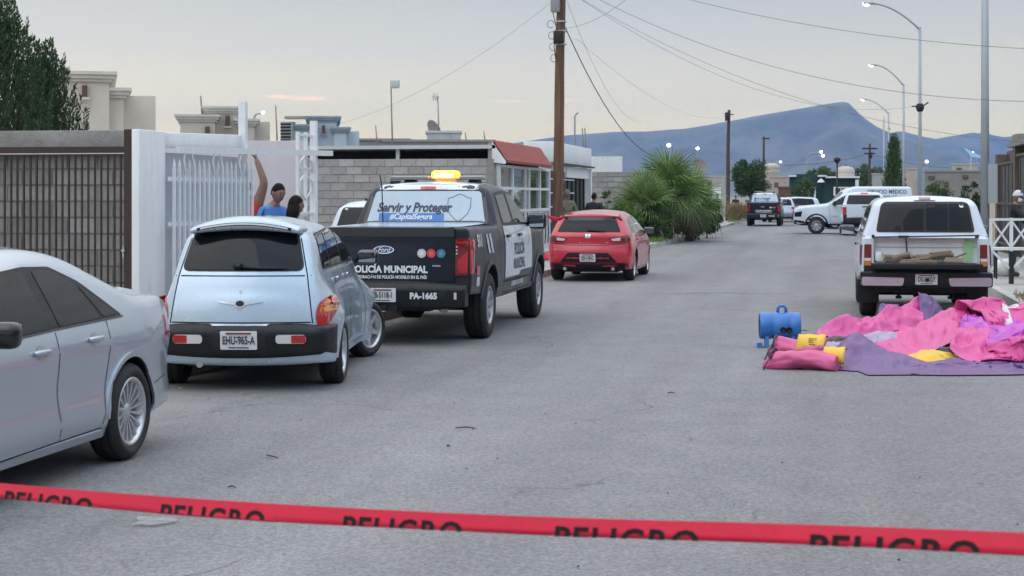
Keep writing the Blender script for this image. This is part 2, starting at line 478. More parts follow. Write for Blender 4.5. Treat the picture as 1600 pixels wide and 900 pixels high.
def lettering(bvh, pl, s, u, v, size, name, m, parent, off=.006, rot=0.0, **k):
    vs, fs = text_mesh(s, size, **k); sg = {'R': 1, 'L': -1, 'B': -1, 'F': 1, 'T': -1}[pl]; cr_, sr = math.cos(rot), math.sin(rot)
    P = [hit(bvh, pl, u + sg * (x * cr_ - y * sr), v + x * sr + y * cr_, off) for x, y in vs]
    mb = MB(); mb.add(P, fs); return mb.build(name, m, parent)
def ell(cx, cy, a, b, n=20): return [(cx + a * math.cos(2 * math.pi * i / n), cy + b * math.sin(2 * math.pi * i / n)) for i in range(n)]
def rect(x0, y0, x1, y1, r=.0): 
    q = [(x0, y0), (x1, y0), (x1, y1), (x0, y1)]
    return rpoly(q, r) if r else q

_wm = {}
def wheel(root, x, y, Rt, rr, w, style, steer=0.0, rimm=None):
    key = (Rt, rr, w, style, rimm.name if rimm else '')
    if key not in _wm:
        t = MB(); h = w / 2
        t.lathe([(rr - .01, -h + .03), (rr + .006, -h + .006), (rr + .03, -h - .006), ((rr + Rt) / 2, -h - .008), (Rt - .035, -h + .002), (Rt - .012, -h + .02), (Rt, -h + .045),
                 (Rt, h - .045), (Rt - .012, h - .02), (Rt - .035, h - .002), ((rr + Rt) / 2, h + .008), (rr + .03, h + .006), (rr + .006, h - .006), (rr - .01, h - .03)], 48, 'Y')
        for g in (-.28, 0, .28):   # tread grooves
            t.lathe([(Rt + .0015, g * w - .006), (Rt + .0015, g * w + .006)], 48, 'Y', m=1)
        q = MB()
        q.lathe([(rr + .004, h - .012), (rr - .004, h - .004), (rr - .018, h - .008), (rr - .03, h - .03), (rr - .045, -h + .04)], 40, 'Y')
        q.lathe([(rr - .03, -.01), (.001, -.01)], 40, 'Y', m=1)
        q.lathe([(.17, -.004), (.04, .0)], 30, 'Y', m=2)
        hub = {'multi': .06, 'five': .085, 'steel': .10, 'ten': .07}[style]
        q.lathe([(hub + .012, h - .07), (hub, h - .045), (hub * .5, h - .035), (.001, h - .033)], 24, 'Y')
        n, w0, w1 = {'multi': (16, .016, .026), 'five': (5, .085, .06), 'steel': (8, .07, .10), 'ten': (10, .035, .035)}[style]
        for i in range(n):
            a = 2 * math.pi * i / n; c, s = math.cos(a), math.sin(a); r0, r1 = hub * .8, rr - .012
            def pt(r, l, yy): return Vector((c * r - s * l, yy, s * r + c * l))
            vs = []
            for r, ww, yo in ((r0, w0, h - .042), ((r0 + r1) / 2, (w0 + w1) / 2 * (.8 if style in ('five', 'steel') else 1), h - .028), (r1, w1, h - .022)):
                vs += [pt(r, -ww / 2, yo - .03), pt(r, -ww / 2 * .75, yo), pt(r, ww / 2 * .75, yo), pt(r, ww / 2, yo - .03)]
            fs = []
            for b in (0, 4): fs += [(b, b + 4, b + 5, b + 1), (b + 1, b + 5, b + 6, b + 2), (b + 2, b + 6, b + 7, b + 3)]
            q.add(vs, [f[::-1] for f in fs])
        if style == 'five':
            for i in range(5):
                a = 2 * math.pi * i / 5 + .63; q.lathe([(.012, h - .05), (.012, h - .036), (.001, h - .034)], 8, 'Y', (math.sin(a) * .055, 0, math.cos(a) * .055), 2)
        rm = rimm or M['alloy']
        _wm[key] = (t.mesh('tyre', [M['rubber'], M['dark']]), q.mesh('rim', [rm, M['dark'], M['steelw']]))
    a, b = _wm[key]; rz = (0 if y > 0 else math.pi) + steer
    o = link('wheel', a, root, (x, y, Rt), (0, random.random() * 1.2, rz))
    o.rotation_euler = (0, 0, rz)
    link('rim', b, o, (0, 0, 0), (0, random.random() * 1.2, 0))
    return o
def rbox(name, m, parent, c, size, bev=.02, seg=3, rot=(0, 0, 0), taper=1.0):
    mb = MB(); mb.box((0, 0, 0), size, taper=taper); me = mb.mesh(name, m); bev_mesh(me, bev, seg); return link(name, me, parent, c, rot)
def mirror(root, x, y, z, m, w=.24, h=.16, arm=.1):
    s = 1 if y > 0 else -1
    o = rbox('mirror', m, root, (x, y + s * arm, z), (.13, w, h), .045, 3, (0, 0, s * .12))
    mb = MB(); mb.box((-.068, 0, 0), (.006, w * .82, h * .74)); g = mb.build('mirror_glass', M['chromeglass'], o)
    bev_mesh(g.data, .002, 1)
    mb = MB(); mb.bar((.02, -s * w * .42, -.02), (.05, -s * (arm + .02), -.06), .06, .045); mb.build('arm', m, o)
    return o
M['chromeglass'] = mat('mirror_glass', (.5, .52, .55), .03, metal=1)
M['white_paint'] = mat('white_paint', (.58, .65, .72), .3, coat=.6, var=.04, scale=3, rvar=.06, dirt=((.4, .37, .33), 3, .62, .25))
M['silver'] = mat('silver_paint', (.46, .52, .58), .36, metal=.8, coat=1.0, var=.03, scale=2.5, rvar=.03, dirt=((.42, .40, .37), 1.2, .60, .10))
M['silver2'] = mat('dusty_silver_paint', (.43, .53, .62), .28, metal=.45, coat=.8, var=.03, scale=2, rvar=.04, dirt=((.42, .38, .33), .8, .56, .08))
M['navyp'] = mat('police_navy_paint', (.009, .011, .020), .36, spec=.35, coat=.15, var=.1, scale=2, rvar=.06, dirt=((.16, .15, .14), 1.5, .56, .16))
M['navyt'] = mat('police_navy_tailgate', (.004, .006, .015), .38, spec=.35, coat=.12, var=.1, scale=3, dirt=((.10, .10, .10), 3, .6, .2))
M['redp'] = mat('red_paint', (.50, .013, .036), .24, coat=.8, var=.04, scale=3, rvar=.05)
M['bump'] = mat('bumper_plastic', (.009, .010, .012), .45, spec=.35, var=.3, scale=12, rvar=.12, dirt=((.05, .05, .05), 6, .55, .35))
# ------------------------------------------------------------------ vehicles (local x forward from the rear bumper, y left, z up)
def place(root, ax, X, Y, hd):
    root.location = (X - math.cos(hd) * ax, Y - math.sin(hd) * ax, 0); root.rotation_euler = (0, 0, hd)
def body_obj(root, me, mats):
    for m in mats: me.materials.append(m)
    return link('body', me, root)
def plate(bvh, root, pl, u, v, txt, w=.30, h=.15, off=.012):
    p = decal(bvh, pl, rect(u - w / 2, v - h / 2, u + w / 2, v + h / 2, .012), 'licence_plate', M['plate'], root, off, 0, .015)
    lettering(bvh, pl, txt, u, v - .002, h * .62, 'plate_lettering', M['platetxt'], p, off + .003, bold=.02, sx=.60 if len(txt) > 8 else .68)
    decal(bvh, pl, rect(u - w * .34, v + h * .33, u + w * .34, v + h * .42), 'plate_stripe', M['redl2'], p, off + .002, 0, 0)
    decal(bvh, pl, rect(u - w * .28, v - h * .42, u + w * .28, v - h * .36), 'plate_stripe', M['platetxt'], p, off + .002, 0, 0)
    return p
def windows(bvh, root, sides, panes, surround, trim=None):
    for s in sides:
        fr = decal(bvh, s, surround, 'window_surround', trim or M['black'], root, .003)
        for p in panes: decal(bvh, s, rpoly(p, .03), 'window', M['glass'], root, .0065)

# ---- silver sedan, facing the camera's way, cut by the left edge of the view
def make_sedan(name, label, mp_, full=True):
    root = thing(name, label, 'car')
    wz = sp([.18, .27, .36, .52, .70, .80, .84, .93, 1.0, 1.15, 1.34, 1.46], [.825, .866, .893, .872, .884, .900, .880, .866, .838, .765, .665, .61])
    px = sp([0, .25, .8, 3.5, 4.2, 4.64], [.82, .925, 1, 1, .93, .74])
    W = lambda x, z: wz(z) * px(x) + .016 * (gs(x, 1.02, .45) + gs(x, 3.67, .45)) * (1 - ss(.6, .85, z))
    me = inflate([(.17, .27, .05, .04, .02, 1), ('A', 1.02, .325, .37, .27, .20), (1.75, .195, 0, .03, 0, 1), (2.9, .195, 0, .03, 0, 1), ('A', 3.67, .325, .37, .20, .22), (4.48, .22, .05, .05, .08, 1), (4.64, .42, .1, .09, .12, 0),
                  (4.60, .64, .08, .10, .12, 0), (4.32, .80, .2, .12, .06, 0), (3.42, 1.0, .2, .10, .06, 0), (2.62, 1.395, .35, .12, .04, 0), (2.08, 1.452, .5, .12, .03, 0),
                  (1.48, 1.40, .35, .12, .04, 0), (.78, 1.09, .2, .09, .06, 0), (.13, 1.055, .05, .06, .08, 0), (.07, .92, .05, .07, .10, 0), (.03, .72, .05, .09, .12, 0), (0, .60, .06, .09, .12, 0), (.04, .42, .08, .08, .1, 0)], W)
    body_obj(root, me, [mp_, M['black']]); b = bvh_of(me)
    front = [(2.14, .965), (3.20, .945), (2.66, 1.285), (2.20, 1.315)]
    rear = [(1.43, .982), (2.03, .967), (2.07, 1.315), (1.82, 1.305), (1.60, 1.215)]
    qt = [(1.17, .992), (1.385, .985), (1.555, 1.195), (1.49, 1.165)]
    sur = rpoly([(1.10, .976), (3.30, .925), (2.70, 1.305), (2.16, 1.338), (1.82, 1.327), (1.52, 1.222)], .03)
    windows(b, root, 'LR', [front, rear, qt], sur, M['black'])
    for s in 'LR':
        # brighter belt trim, door gaps, handles
        ribbon(b, s, [(1.1, .970), (2.1, .955), (3.3, .92)], .012, 'belt_trim', M['blackg'], root, .008)
        ribbon(b, s, [(2.10, .94), (2.105, .60), (2.06, .27)], .007, 'door_gap', M['dark'], root)
        ribbon(b, s, [(1.36, .97), (1.36, .86), (1.40, .70), (1.44, .5), (1.47, .30)], .007, 'door_gap', M['dark'], root)
        ribbon(b, s, [(3.22, .93), (3.20, .6), (3.14, .27)], .007, 'door_gap', M['dark'], root)
        ribbon(b, s, [(1.47, .275), (3.14, .26)], .008, 'door_gap', M['dark'], root)
        for hx, hz in ((1.58, .855), (2.33, .835)):
            decal(b, s, ell(hx, hz, .062, .045), 'handle_recess', M['steelw'], root, .0025, .04, 0)
            sg = 1 if s == 'L' else -1; y = W(hx, hz) * sg
            rbox('door_handle', mp_, root, (hx + .01, y + sg * .018, hz + .004), (.19, .034, .034), .014, 3)
        # sill skirt
        decal(b, s, rpoly([(1.44, .215), (3.26, .215), (3.24, .262), (1.46, .262)], .01), 'sill_skirt', mp_, root, .016, .1, .02)
        for cx in (1.02, 3.67):
            a = np.linspace(.0 * math.pi, 1.0 * math.pi, 18); inn = [(cx + .372 * math.cos(t), .325 + .372 * math.sin(t)) for t in a]; o_ = [(cx + .405 * math.cos(t), .325 + .405 * math.sin(t)) for t in a]
            decal(b, s, inn + o_[::-1], 'arch_lip', mp_, root, .010, .12, .014)
        ribbon(b, s, [(.30, .50), (.62, .47), (.66, .30)], .006, 'panel_gap', M['dark'], root)
        # tail lamp wraps the corner
        decal(b, s, rpoly([(.06, .74), (.34, .78), (.30, .93), (.10, .94)], .03), 'tail_lamp', M['redl'], root, .005, .05)
    for sg in (1, -1):
        decal(b, 'B', rpoly([(sg * .42, .76), (sg * .70, .76), (sg * .70, .93), (sg * .44, .92)], .02), 'tail_lamp', M['redl'], root, .005, .05)
        mirror(root, 3.02, sg * .86, 1.0, M['blackg'], .24, .15, .12)
        for x in (1.02, 3.67): wheel(root, x, sg * .79, .325, .228, .21, 'multi')
    decal(b, 'B', rpoly([(-.60, 1.14), (.60, 1.14), (.52, 1.36), (-.52, 1.36)], .06), 'rear_window', M['glass'], root, .006)
    decal(b, 'F', rpoly([(-.66, 1.03), (.66, 1.03), (.54, 1.36), (-.54, 1.36)], .05), 'windscreen', M['glass'], root, .006)
    for sg in (1, -1): decal(b, 'F', rpoly([(sg * .38, .60), (sg * .66, .62), (sg * .66, .76), (sg * .42, .72)], .02), 'head_lamp', M['clearl'], root, .006, .05)
    decal(b, 'F', rect(-.36, .6, .36, .7, .02), 'grille', M['black'], root, .005)
    plate(b, root, 'B', 0, .66, 'EKT-204-B')
    return root
sedan = make_sedan('sedan_car', 'silver four door sedan with black mirror and many-spoked wheels, cut off by the left edge', M['silver'])
place(sedan, 1.02, -5.46, 10.50, R(-90))

# ---- silver retro hatchback seen from behind
def make_retro():
    root = thing('retro_hatchback', 'silver retro hatchback with black rear bumper and plate EHU-965-A', 'car')
    mp_ = M['silver2']
    wz = sp([.2, .45, .7, 1.0, 1.08, 1.3, 1.5, 1.62], [.75, .765, .745, .69, .668, .612, .548, .50])
    px = sp([0, .2, .7, 2.9, 3.3, 3.8, 4.29], [.90, .96, 1, 1, .93, .78, .52])
    def W(x, z): return wz(z) * px(x) + .118 * gs(x, .68, .46) * (1 - ss(.66, 1.0, z)) + .21 * gs(x, 3.50, .50) * (1 - ss(.62, .98, z))
    me = inflate([(.12, .27, .04, .05, .03, 0), ('A', .80, .305, .35, .27, .22), (1.4, .21, 0, .03, 0, 1), (2.8, .21, 0, .03, 0, 1), ('A', 3.41, .305, .35, .22, .24), (4.12, .25, .05, .06, .06, 1), (4.29, .48, .1, .12, .16, 0),
                  (4.22, .72, .1, .12, .12, 0), (3.95, .93, .18, .12, .06, 0), (3.12, 1.10, .12, .10, .06, 0), (2.42, 1.43, .3, .13, .06, 0), (1.65, 1.52, .6, .13, .065, 0),
                  (.80, 1.495, .4, .13, .07, 0), (.36, 1.44, .10, .12, .07, 0), (.145, 1.04, .15, .11, .07, 0), (.075, .72, .15, .12, .08, 0), (.06, .5, .1, .12, .1, 0)], W, step=.08)
    body_obj(root, me, [mp_, M['black']]); b = bvh_of(me)
    # bumper
    bw = sp([-.05, .05, .25, .6], [.70, .775, .84, .85])
    bm_ = inflate([(.005, .34, .04, .06, .04, 0), (.30, .33, .02, .02, 0, 0), (.34, .60, .02, .02, 0, 0), (.03, .60, .05, .05, .04, 0), (-.025, .55, .05, .06, .045, 0)], lambda x, z: bw(x), step=.08)
    bm_.materials.append(M['bump']); bm_.materials.append(M['bump']); bo = link('rear_bumper', bm_, root); bb = bvh_of(bm_)
    lipm = inflate([(.05, .265, .03, .04, .03, 0), (.32, .25, .02, .02, 0, 0), (.34, .40, .02, .02, 0, 0), (.02, .40, .03, .03, .04, 0)], lambda x, z: bw(x) - .012, step=.1)
    lipm.materials.append(mp_); lipm.materials.append(mp_); link('bumper_lip', lipm, root)
    for sg in (1, -1):
        u0, u1, um = sg * .36, sg * .58, sg * .45
        f = decal(bb, 'B', rpoly([(sg * .33, .445), (sg * .60, .445), (sg * .60, .525), (sg * .33, .525)], .035), 'fog_lamp', M['clearl'], bo, .006, .05)
        decal(bb, 'B', rpoly([(sg * .47, .45), (sg * .597, .45), (sg * .597, .52), (sg * .47, .52)], .01), 'red_lens', M['redl'], f, .009, .05)
    decal(bb, 'B', rect(-.24, .385, .24, .565, .02), 'plate_recess', M['black'], bo, .002, .06, 0)
    plate(bb, bo, 'B', 0, .475, 'EHU-965-A', .33, .165)
    # tailgate gaps, window, wiper, badge
    ribbon(b, 'B', [(-.62, 1.045), (.62, 1.045)], .010, 'panel_gap', M['dark'], root)
    for sg in (1, -1):
        ribbon(b, 'B', [(sg * .645, .625), (sg * .615, .85), (sg * .585, 1.05), (sg * .525, 1.30), (sg * .48, 1.46)], .010, 'tailgate_gap', M['dark'], root)
        t = decal(b, 'B', [(sg * (.745 + .072 * math.cos(a) * (1 + .12 * math.sin(a)) + .02 * math.sin(a)), .715 + .135 * math.sin(a)) for a in np.linspace(0, 6.283, 26, endpoint=False)], 'tail_lamp', M['redl'], root, .010, .05, .04)
        decal(b, 'B', [(sg * (.757 + .058 * math.cos(a) + .012 * math.sin(a)), .735 + .085 * math.sin(a)) for a in np.linspace(-.2, math.pi + .25, 14)], 'amber_lens', M['amberl'], t, .014, .05, .01)
    ribbon(b, 'B', [(-.65, .628), (.65, .628)], .012, 'panel_gap', M['dark'], root)
    decal(b, 'B', rpoly([(-.565, 1.085, .08), (.565, 1.085, .08), (.475, 1.455, .1), (-.475, 1.455, .1)], .08), 'window_seal', M['black'], root, .004)
    decal(b, 'B', rpoly([(-.545, 1.10, .08), (.545, 1.10, .08), (.455, 1.445, .1), (-.455, 1.445, .1)], .08), 'rear_window', M['glass'], root, .008)
    mb = MB(); mb.tube([hit(b, 'B', .02, 1.125, .03), hit(b, 'B', -.16, 1.11, .035), hit(b, 'B', -.42, 1.105, .03)], [.016, .012, .007], 6)
    mb.tube([hit(b, 'B', .07, 1.13, .02), hit(b, 'B', .0, 1.128, .045)], .022, 8); mb.build('wiper', M['black'], root)
    # roof spoiler with lighter lamp slot
    spo = inflate([(.22, 1.478, .02, .02, .035, 0), (.62, 1.50, .01, .01, 0, 0), (.64, 1.55, .02, .02, 0, 0), (.32, 1.545, .05, .02, .03, 0), (.21, 1.518, .02, .015, .035, 0)], lambda x, z: .50 + .02 * ss(.2, .5, x), step=.1)
    for v in spo.vertices: v.co.z += -.045 + .075 * (1 - (v.co.y / .52) ** 2) - .02
    spo.materials.append(M['silver2']); spo.materials.append(M['silver2']); sp_o = link('roof_spoiler', spo, root); sb = bvh_of(spo)
    decal(sb, 'B', [(u, 1.425 + .075 * (1 - (u / .52) ** 2)) for u in np.linspace(-.50, .50, 15)] + [(u, 1.452 + .075 * (1 - (u / .52) ** 2)) for u in np.linspace(.50, -.50, 15)], 'spoiler_edge', M['blackg'], sp_o, .004, 0)
    decal(sb, 'B', [(u, 1.433 + .075 * (1 - (u / .52) ** 2)) for u in np.linspace(-.40, .40, 15)] + [(u, 1.447 + .075 * (1 - (u / .52) ** 2)) for u in np.linspace(.40, -.40, 15)], 'spoiler_slot', M['white'], sp_o, .008, 0, .004)
    # winged badge and lock
    e = decal(b, 'B', ell(0, .80, .052, .036), 'badge', M['chrome'], root, .012, .03)
    decal(b, 'B', ell(0, .80, .038, .026), 'badge_centre', M['black'], e, .015, .03, .004)
    for sg in (1, -1): decal(b, 'B', [(sg * .045, .785), (sg * .20, .812), (sg * .20, .818), (sg * .045, .815)], 'badge_wing', M['chrome'], e, .012, .05)
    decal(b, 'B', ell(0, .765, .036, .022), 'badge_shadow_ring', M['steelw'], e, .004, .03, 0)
    decal(b, 'B', ell(0, .905, .014, .014), 'lock', M['steelw'], root, .006, 0)
    for s in 'LR':
        sg = 1 if s == 'L' else -1
        windows(b, root, s, [[(.62, 1.10), (1.16, 1.10), (1.12, 1.415), (.70, 1.39)], [(1.22, 1.10), (1.98, 1.10), (1.95, 1.44), (1.19, 1.425)], [(2.05, 1.10), (2.92, 1.10), (2.32, 1.39), (2.03, 1.435)]],
                rpoly([(.58, 1.08), (3.0, 1.08), (2.34, 1.415), (1.9, 1.46), (.68, 1.415)], .05), M['black'])
        for ln in ([(1.19, 1.08), (1.20, .70), (1.30, .45), (1.33, .26)], [(2.02, 1.08), (2.02, .30)], [(2.95, 1.08), (2.93, .7), (2.88, .3)], [(1.33, .28), (2.88, .28)]):
            ribbon(b, s, ln, .008, 'door_gap', M['dark'], root)
        ribbon(b, s, [(.52, 1.05), (1.2, 1.055), (2.9, 1.05)], .010, 'belt_gap', M['steelw'], root)
        for hx in (1.33, 2.14): rbox('door_handle', M['chrome'], root, (hx, sg * (W(hx, .97) + .02), .97), (.17, .03, .04), .014)
        decal(b, s, rpoly([(1.12, .235), (3.06, .235), (3.04, .30), (1.14, .30)], .02), 'running_board', mp_, root, .03, .1, .04)
        mirror(root, 2.78, sg * .74, 1.12, M['blackg'], .22, .15, .12)
        wheel(root, .80, sg * .745, .308, .215, .205, 'five'); wheel(root, 3.41, sg * .745, .308, .215, .205, 'five', R(-27))
    decal(b, 'F', rpoly([(-.58, 1.14), (.58, 1.14), (.48, 1.46), (-.48, 1.46)], .05), 'windscreen', M['glass'], root, .006)
    mb = MB(); mb.tube([(.25, .35, .27), (.02, .37, .25)], .03, 10); mb.build('exhaust_pipe', M['steelw'], root)
    mb = MB(); mb.box((1.9, 0, .24), (2.9, 1.15, .1)); mb.box((.8, 0, .31), (.08, 1.4, .07)); mb.build('underbody', M['black'], root)
    return root
retro = make_retro()
c_ret = at(399, 15.76)
place(retro, .80, c_ret.x, c_ret.y, R(90 + 9.5))

# ---- crew cab pickup body shared by the police trucks and the white crew cab
def crew_body(mp_):
    wz = sp([.45, .6, .85, 1.1, 1.36, 1.44, 1.62, 1.86, 1.97], [.955, .985, 1.0, 1.0, .965, .93, .875, .785, .72])
    px = sp([0, .1, .5, 5.2, 5.6, 5.88], [.985, .99, 1, 1, .96, .88])
    W = lambda x, z: wz(z) * px(x) + .022 * (gs(x, 1.27, .55) + gs(x, 4.94, .55)) * (1 - ss(.95, 1.15, z))
    me = inflate([(.13, .60, .03, .03, .0, 1), ('A', 1.27, .42, .50, .58, .47), (2.4, .46, 0, .03, 0, 1), (3.9, .46, 0, .03, 0, 1), ('A', 4.94, .42, .50, .47, .46), (5.72, .44, .05, .05, .06, 1), (5.88, .62, .06, .09, .08, 0),
                  (5.87, 1.15, .08, .09, .05, 0), (5.72, 1.31, .1, .10, .03, 0), (4.42, 1.40, .1, .09, .05, 0), (3.62, 1.875, .25, .11, .05, 0), (2.9, 1.94, .4, .11, .03, 0),
                  (2.20, 1.90, .10, .10, .03, 0), (1.99, 1.40, .02, .05, .01, 0), (1.95, 1.392, .005, .05, 0, 0), (.13, 1.392, .03, .035, .0, 0)], W, step=.1)
    for m in (mp_, M['black']): me.materials.append(m)
    return me, W
def crew_truck(root, mp_, rimm, Rt=.41, tail=M['redl'], plate_txt='EB-5118-1', steelstyle='steel'):
    me, W = crew_body(mp_); body = link('body', me, root); b = bvh_of(me)
    for s in 'LR':
        sg = 1 if s == 'L' else -1
        windows(b, root, s, [[(2.42, 1.415), (3.06, 1.415), (3.06, 1.80), (2.47, 1.775)], [(3.20, 1.415), (4.18, 1.40), (3.60, 1.775), (3.20, 1.80)]],
                rpoly([(2.36, 1.39), (4.32, 1.385), (3.62, 1.815), (3.1, 1.84), (2.42, 1.81)], .04), M['black'])
        for ln in ([(2.30, 1.80), (2.28, 1.3), (2.24, .85), (2.22, .50)], [(3.13, 1.40), (3.13, .50)], [(4.30, 1.38), (4.28, .9), (4.22, .50)], [(2.22, .51), (4.22, .51)], [(1.965, 1.37), (1.955, .52)]):
            ribbon(b, s, ln, .010, 'door_gap', M['dark'], root)
        for hx in (2.50, 3.34): rbox('door_handle', M['blackg'], root, (hx, sg * (W(hx, 1.24) + .022), 1.245), (.20, .035, .045), .014)
        mb = MB()   # wheel arch lip
        for cx in (1.27, 4.94):
            a = np.linspace(.12 * math.pi, .93 * math.pi, 16); inn = [(cx + .505 * math.cos(t), .42 + .505 * math.sin(t)) for t in a]; o_ = [(cx + .575 * math.cos(t), .42 + .575 * math.sin(t)) for t in a]
            decal(b, s, inn + o_[::-1], 'arch_lip', mp_, root, .016, .12, .02)
        wheel(root, 1.27, sg * .865, Rt, Rt * .58, .27, steelstyle, 0, rimm); wheel(root, 4.94, sg * .865, Rt, Rt * .58, .27, steelstyle, 0, rimm)
    decal(b, 'F', rpoly([(-.74, 1.44), (.74, 1.44), (.66, 1.84), (-.66, 1.84)], .05), 'windscreen', M['glass'], root, .006)
    decal(b, 'F', rect(-.62, .72, .62, 1.10, .05), 'grille', M['black'], root, .008)
    for sg in (1, -1): decal(b, 'F', rpoly([(sg * .64, .86), (sg * .88, .86), (sg * .88, 1.12), (sg * .64, 1.12)], .03), 'head_lamp', M['clearl'], root, .008, .06)
    # underside
    mb = MB(); mb.box((2.9, 0, .47), (5.2, .9, .16)); mb.tube([(1.27, -.8, .40), (1.27, .8, .40)], .06, 10); mb.lathe([(.03, -.16), (.16, -.1), (.16, .1), (.03, .16)], 16, 'Y', (1.27, 0, .4))
    mb.tube([(.42, .0, .50), (.42, 0, .62)], .36, 20); mb.build('chassis', M['black'], root)
    mb = MB(); mb.tube([(.9, -.42, .42), (.35, -.60, .42), (.18, -.66, .42)], .045, 10); mb.build('exhaust_pipe', M['steelw'], root)
    return body, b, W

def make_police(name, label):
    root = thing(name, label, 'pickup truck', group='police pickups')
    body, b, W = crew_truck(root, M['navyp'], M['steelw'])
    # rear face
    tg = decal(b, 'B', rpoly([(-.80, .75), (.80, .75), (.80, 1.385), (-.80, 1.385)], .02), 'tailgate', M['navyt'], root, .02, .1, .03)
    tb = bvh_of(tg.data)
    decal(tb, 'B', rpoly([(-.80, 1.285), (.80, 1.285), (.80, 1.392), (-.80, 1.392)], .01), 'tailgate_cap', M['blackg'], tg, .022, .1, .03)
    ribbon(tb, 'B', [(-.78, 1.235), (.78, 1.235)], .008, 'panel_gap', M['dark'], tg, .004)
    ribbon(tb, 'B', [(-.78, .99), (.78, .99)], .006, 'panel_gap', M['navyp'], tg, .003)
    e = decal(tb, 'B', ell(.06, 1.13, .125, .048, 28), 'oval_badge', M['chrome'], tg, .010, .05)
    decal(tb, 'B', ell(.06, 1.13, .112, .038, 28), 'badge_field', mat('badge_blue', (.012, .03, .10), .2, coat=.6), e, .013, .05, .003)
    lettering(tb, 'B', 'Ford', .06, 1.128, .072, 'badge_lettering', M['white'], e, .017, shear=.35, bold=.012, sx=1.05)
    for u, c in ((-.40, (.55, .55, .53)), (-.515, (.60, .06, .07)), (-.635, (.05, .20, .28))):
        dsk = decal(tb, 'B', ell(u, 1.09, .053, .053), 'round_emblem', mat('emblem_print', c, .4, var=.35, scale=40), tg, .006, 0, .004)
        decal(tb, 'B', ell(u, 1.09, .028, .028, 8), 'emblem_centre', mat('emblem_centre_print', tuple(min(1, k * 1.3 + .03) for k in c), .4, var=.5, scale=90), dsk, .008, 0, 0)
    lettering(tb, 'B', 'POLICÍA MUNICIPAL', .0, .895, .112, 'lettering', M['white'], tg, .008, bold=.045, sx=.92)
    lettering(tb, 'B', 'CORPORACIÓN DE POLICÍA MODELO EN EL PAÍS', .0, .805, .052, 'lettering', M['white'], tg, .008, bold=.035, sx=.80)
    decal(tb, 'B', rect(-.63, .935, -.53, .952), 'small_badge', M['chrome'], tg, .006, 0, .004)
    for sg, s in ((1, 'L'), (-1, 'R')):
        t = decal(b, 'B', rpoly([(sg * .805, .83), (sg * .955, .83), (sg * .965, 1.26), (sg * .805, 1.27)], .015), 'tail_lamp', M['redl2'], root, .022, .05, .04)
        decal(b, 'B', rpoly([(sg * .86, .86), (sg * .955, .86), (sg * .96, 1.12), (sg * .84, 1.02), (sg * .83, .93)], .02), 'bright_lens', M['redl'], t, .027, .05, .004)
        decal(b, 'B', rect(min(sg * .815, sg * .96), 1.205, max(sg * .815, sg * .96), 1.235, .004), 'bright_lens', M['redl'], t, .027, .05, .004)
        for zz in (1.08, 1.12, 1.16): decal(b, 'B', rect(sg * .825 - .008, zz, sg * .825 + .008, zz + .018), 'reflector', M['clearl'], t, .026, 0, .003)
        decal(b, s, rpoly([(.14, .84), (.24, .86), (.32, 1.24), (.14, 1.27)], .015), 'tail_lamp', M['redl'], root, .012, .05, .02)
        # white doors with slanting lower edge
        door = decal(b, s, rpoly([(2.27, .70), (3.30, .70), (3.42, .76), (4.29, .76), (4.31, 1.37), (2.30, 1.375)], .015), 'door_wrap', M['white_paint'], root, .0055, .12, 0)
        lettering(b, s, 'POLICÍA', 3.30, 1.05, .225, 'lettering', M['navy'], root, .011, bold=.022, sx=.92)
        lettering(b, s, 'MUNICIPAL', 3.30, .855, .195, 'lettering', M['navy'], root, .011, bold=.022, sx=.85)
        lettering(b, s, 'GOBIERNO DE CAPITAL', 3.20, .60, .085, 'lettering', M['white'], root, .011, bold=.03)
        lettering(b, s, '511', .62 if s == 'R' else 1.0, 1.22, .20, 'lettering', M['white'], root, .011, bold=.03, shear=.1)
        for q in (0, .2): decal(b, s, [(1.12 + q, 1.06), (1.24 + q, 1.06), (1.16 + q, 1.30), (1.04 + q, 1.30)], 'stripe_print', mat('faded_print', (.45, .48, .53), .5, var=.4, scale=14), root, .008, .08, 0)
        decal(b, s, rect(.40, .82, .56, .93), 'sticker', mat('red_sticker', (.55, .14, .16), .5), root, .008, 0, 0)
        decal(b, s, rect(.40, .69, .56, .80), 'sticker', mat('pale_sticker', (.55, .58, .66), .5, var=.5, scale=40), root, .008, 0, 0)
        ribbon(b, s, [(2.24, .655), (4.2, .655)], .02, 'side_moulding', M['black'], root, .012)
        mirror(root, 4.06, sg * .97, 1.42, M['blackg'], .25, .23, .16)
    # cab rear window banner, third brake lamp, white roof
    decal(b, 'B', rpoly([(-.84, 1.40), (.84, 1.40), (.75, 1.865), (-.75, 1.865)], .04), 'window_surround', M['blackg'], root, .004)
    wbn = decal(b, 'B', rpoly([(-.80, 1.36), (.80, 1.36), (.70, 1.83), (-.70, 1.83)], .05), 'rear_window_film', mat('window_film', (.42, .50, .57), .25, coat=.3, var=.05, scale=6), root, .009)
    wb = bvh_of(wbn.data)
    lettering(wb, 'B', 'Servir y Proteger', .17, 1.615, .165, 'lettering', M['navy'], wbn, .004, bold=.035, shear=.22, sx=.86)
    bar = decal(wb, 'B', rect(-.24, 1.44, .63, 1.545, .02), 'banner', M['bluep'], wbn, .003, .1, 0)
    lettering(wb, 'B', '#CapitalSegura', .20, 1.497, .098, 'banner_lettering', M['white'], bar, .007, shear=.22, bold=.022, sx=.95)
    sh = [(-.28, 1.74), (-.33, 1.75), (-.40, 1.785), (-.43, 1.795), (-.46, 1.785), (-.53, 1.75), (-.58, 1.74), (-.58, 1.62), (-.55, 1.54), (-.48, 1.47), (-.43, 1.44), (-.38, 1.47), (-.31, 1.54), (-.28, 1.62), (-.28, 1.74)]
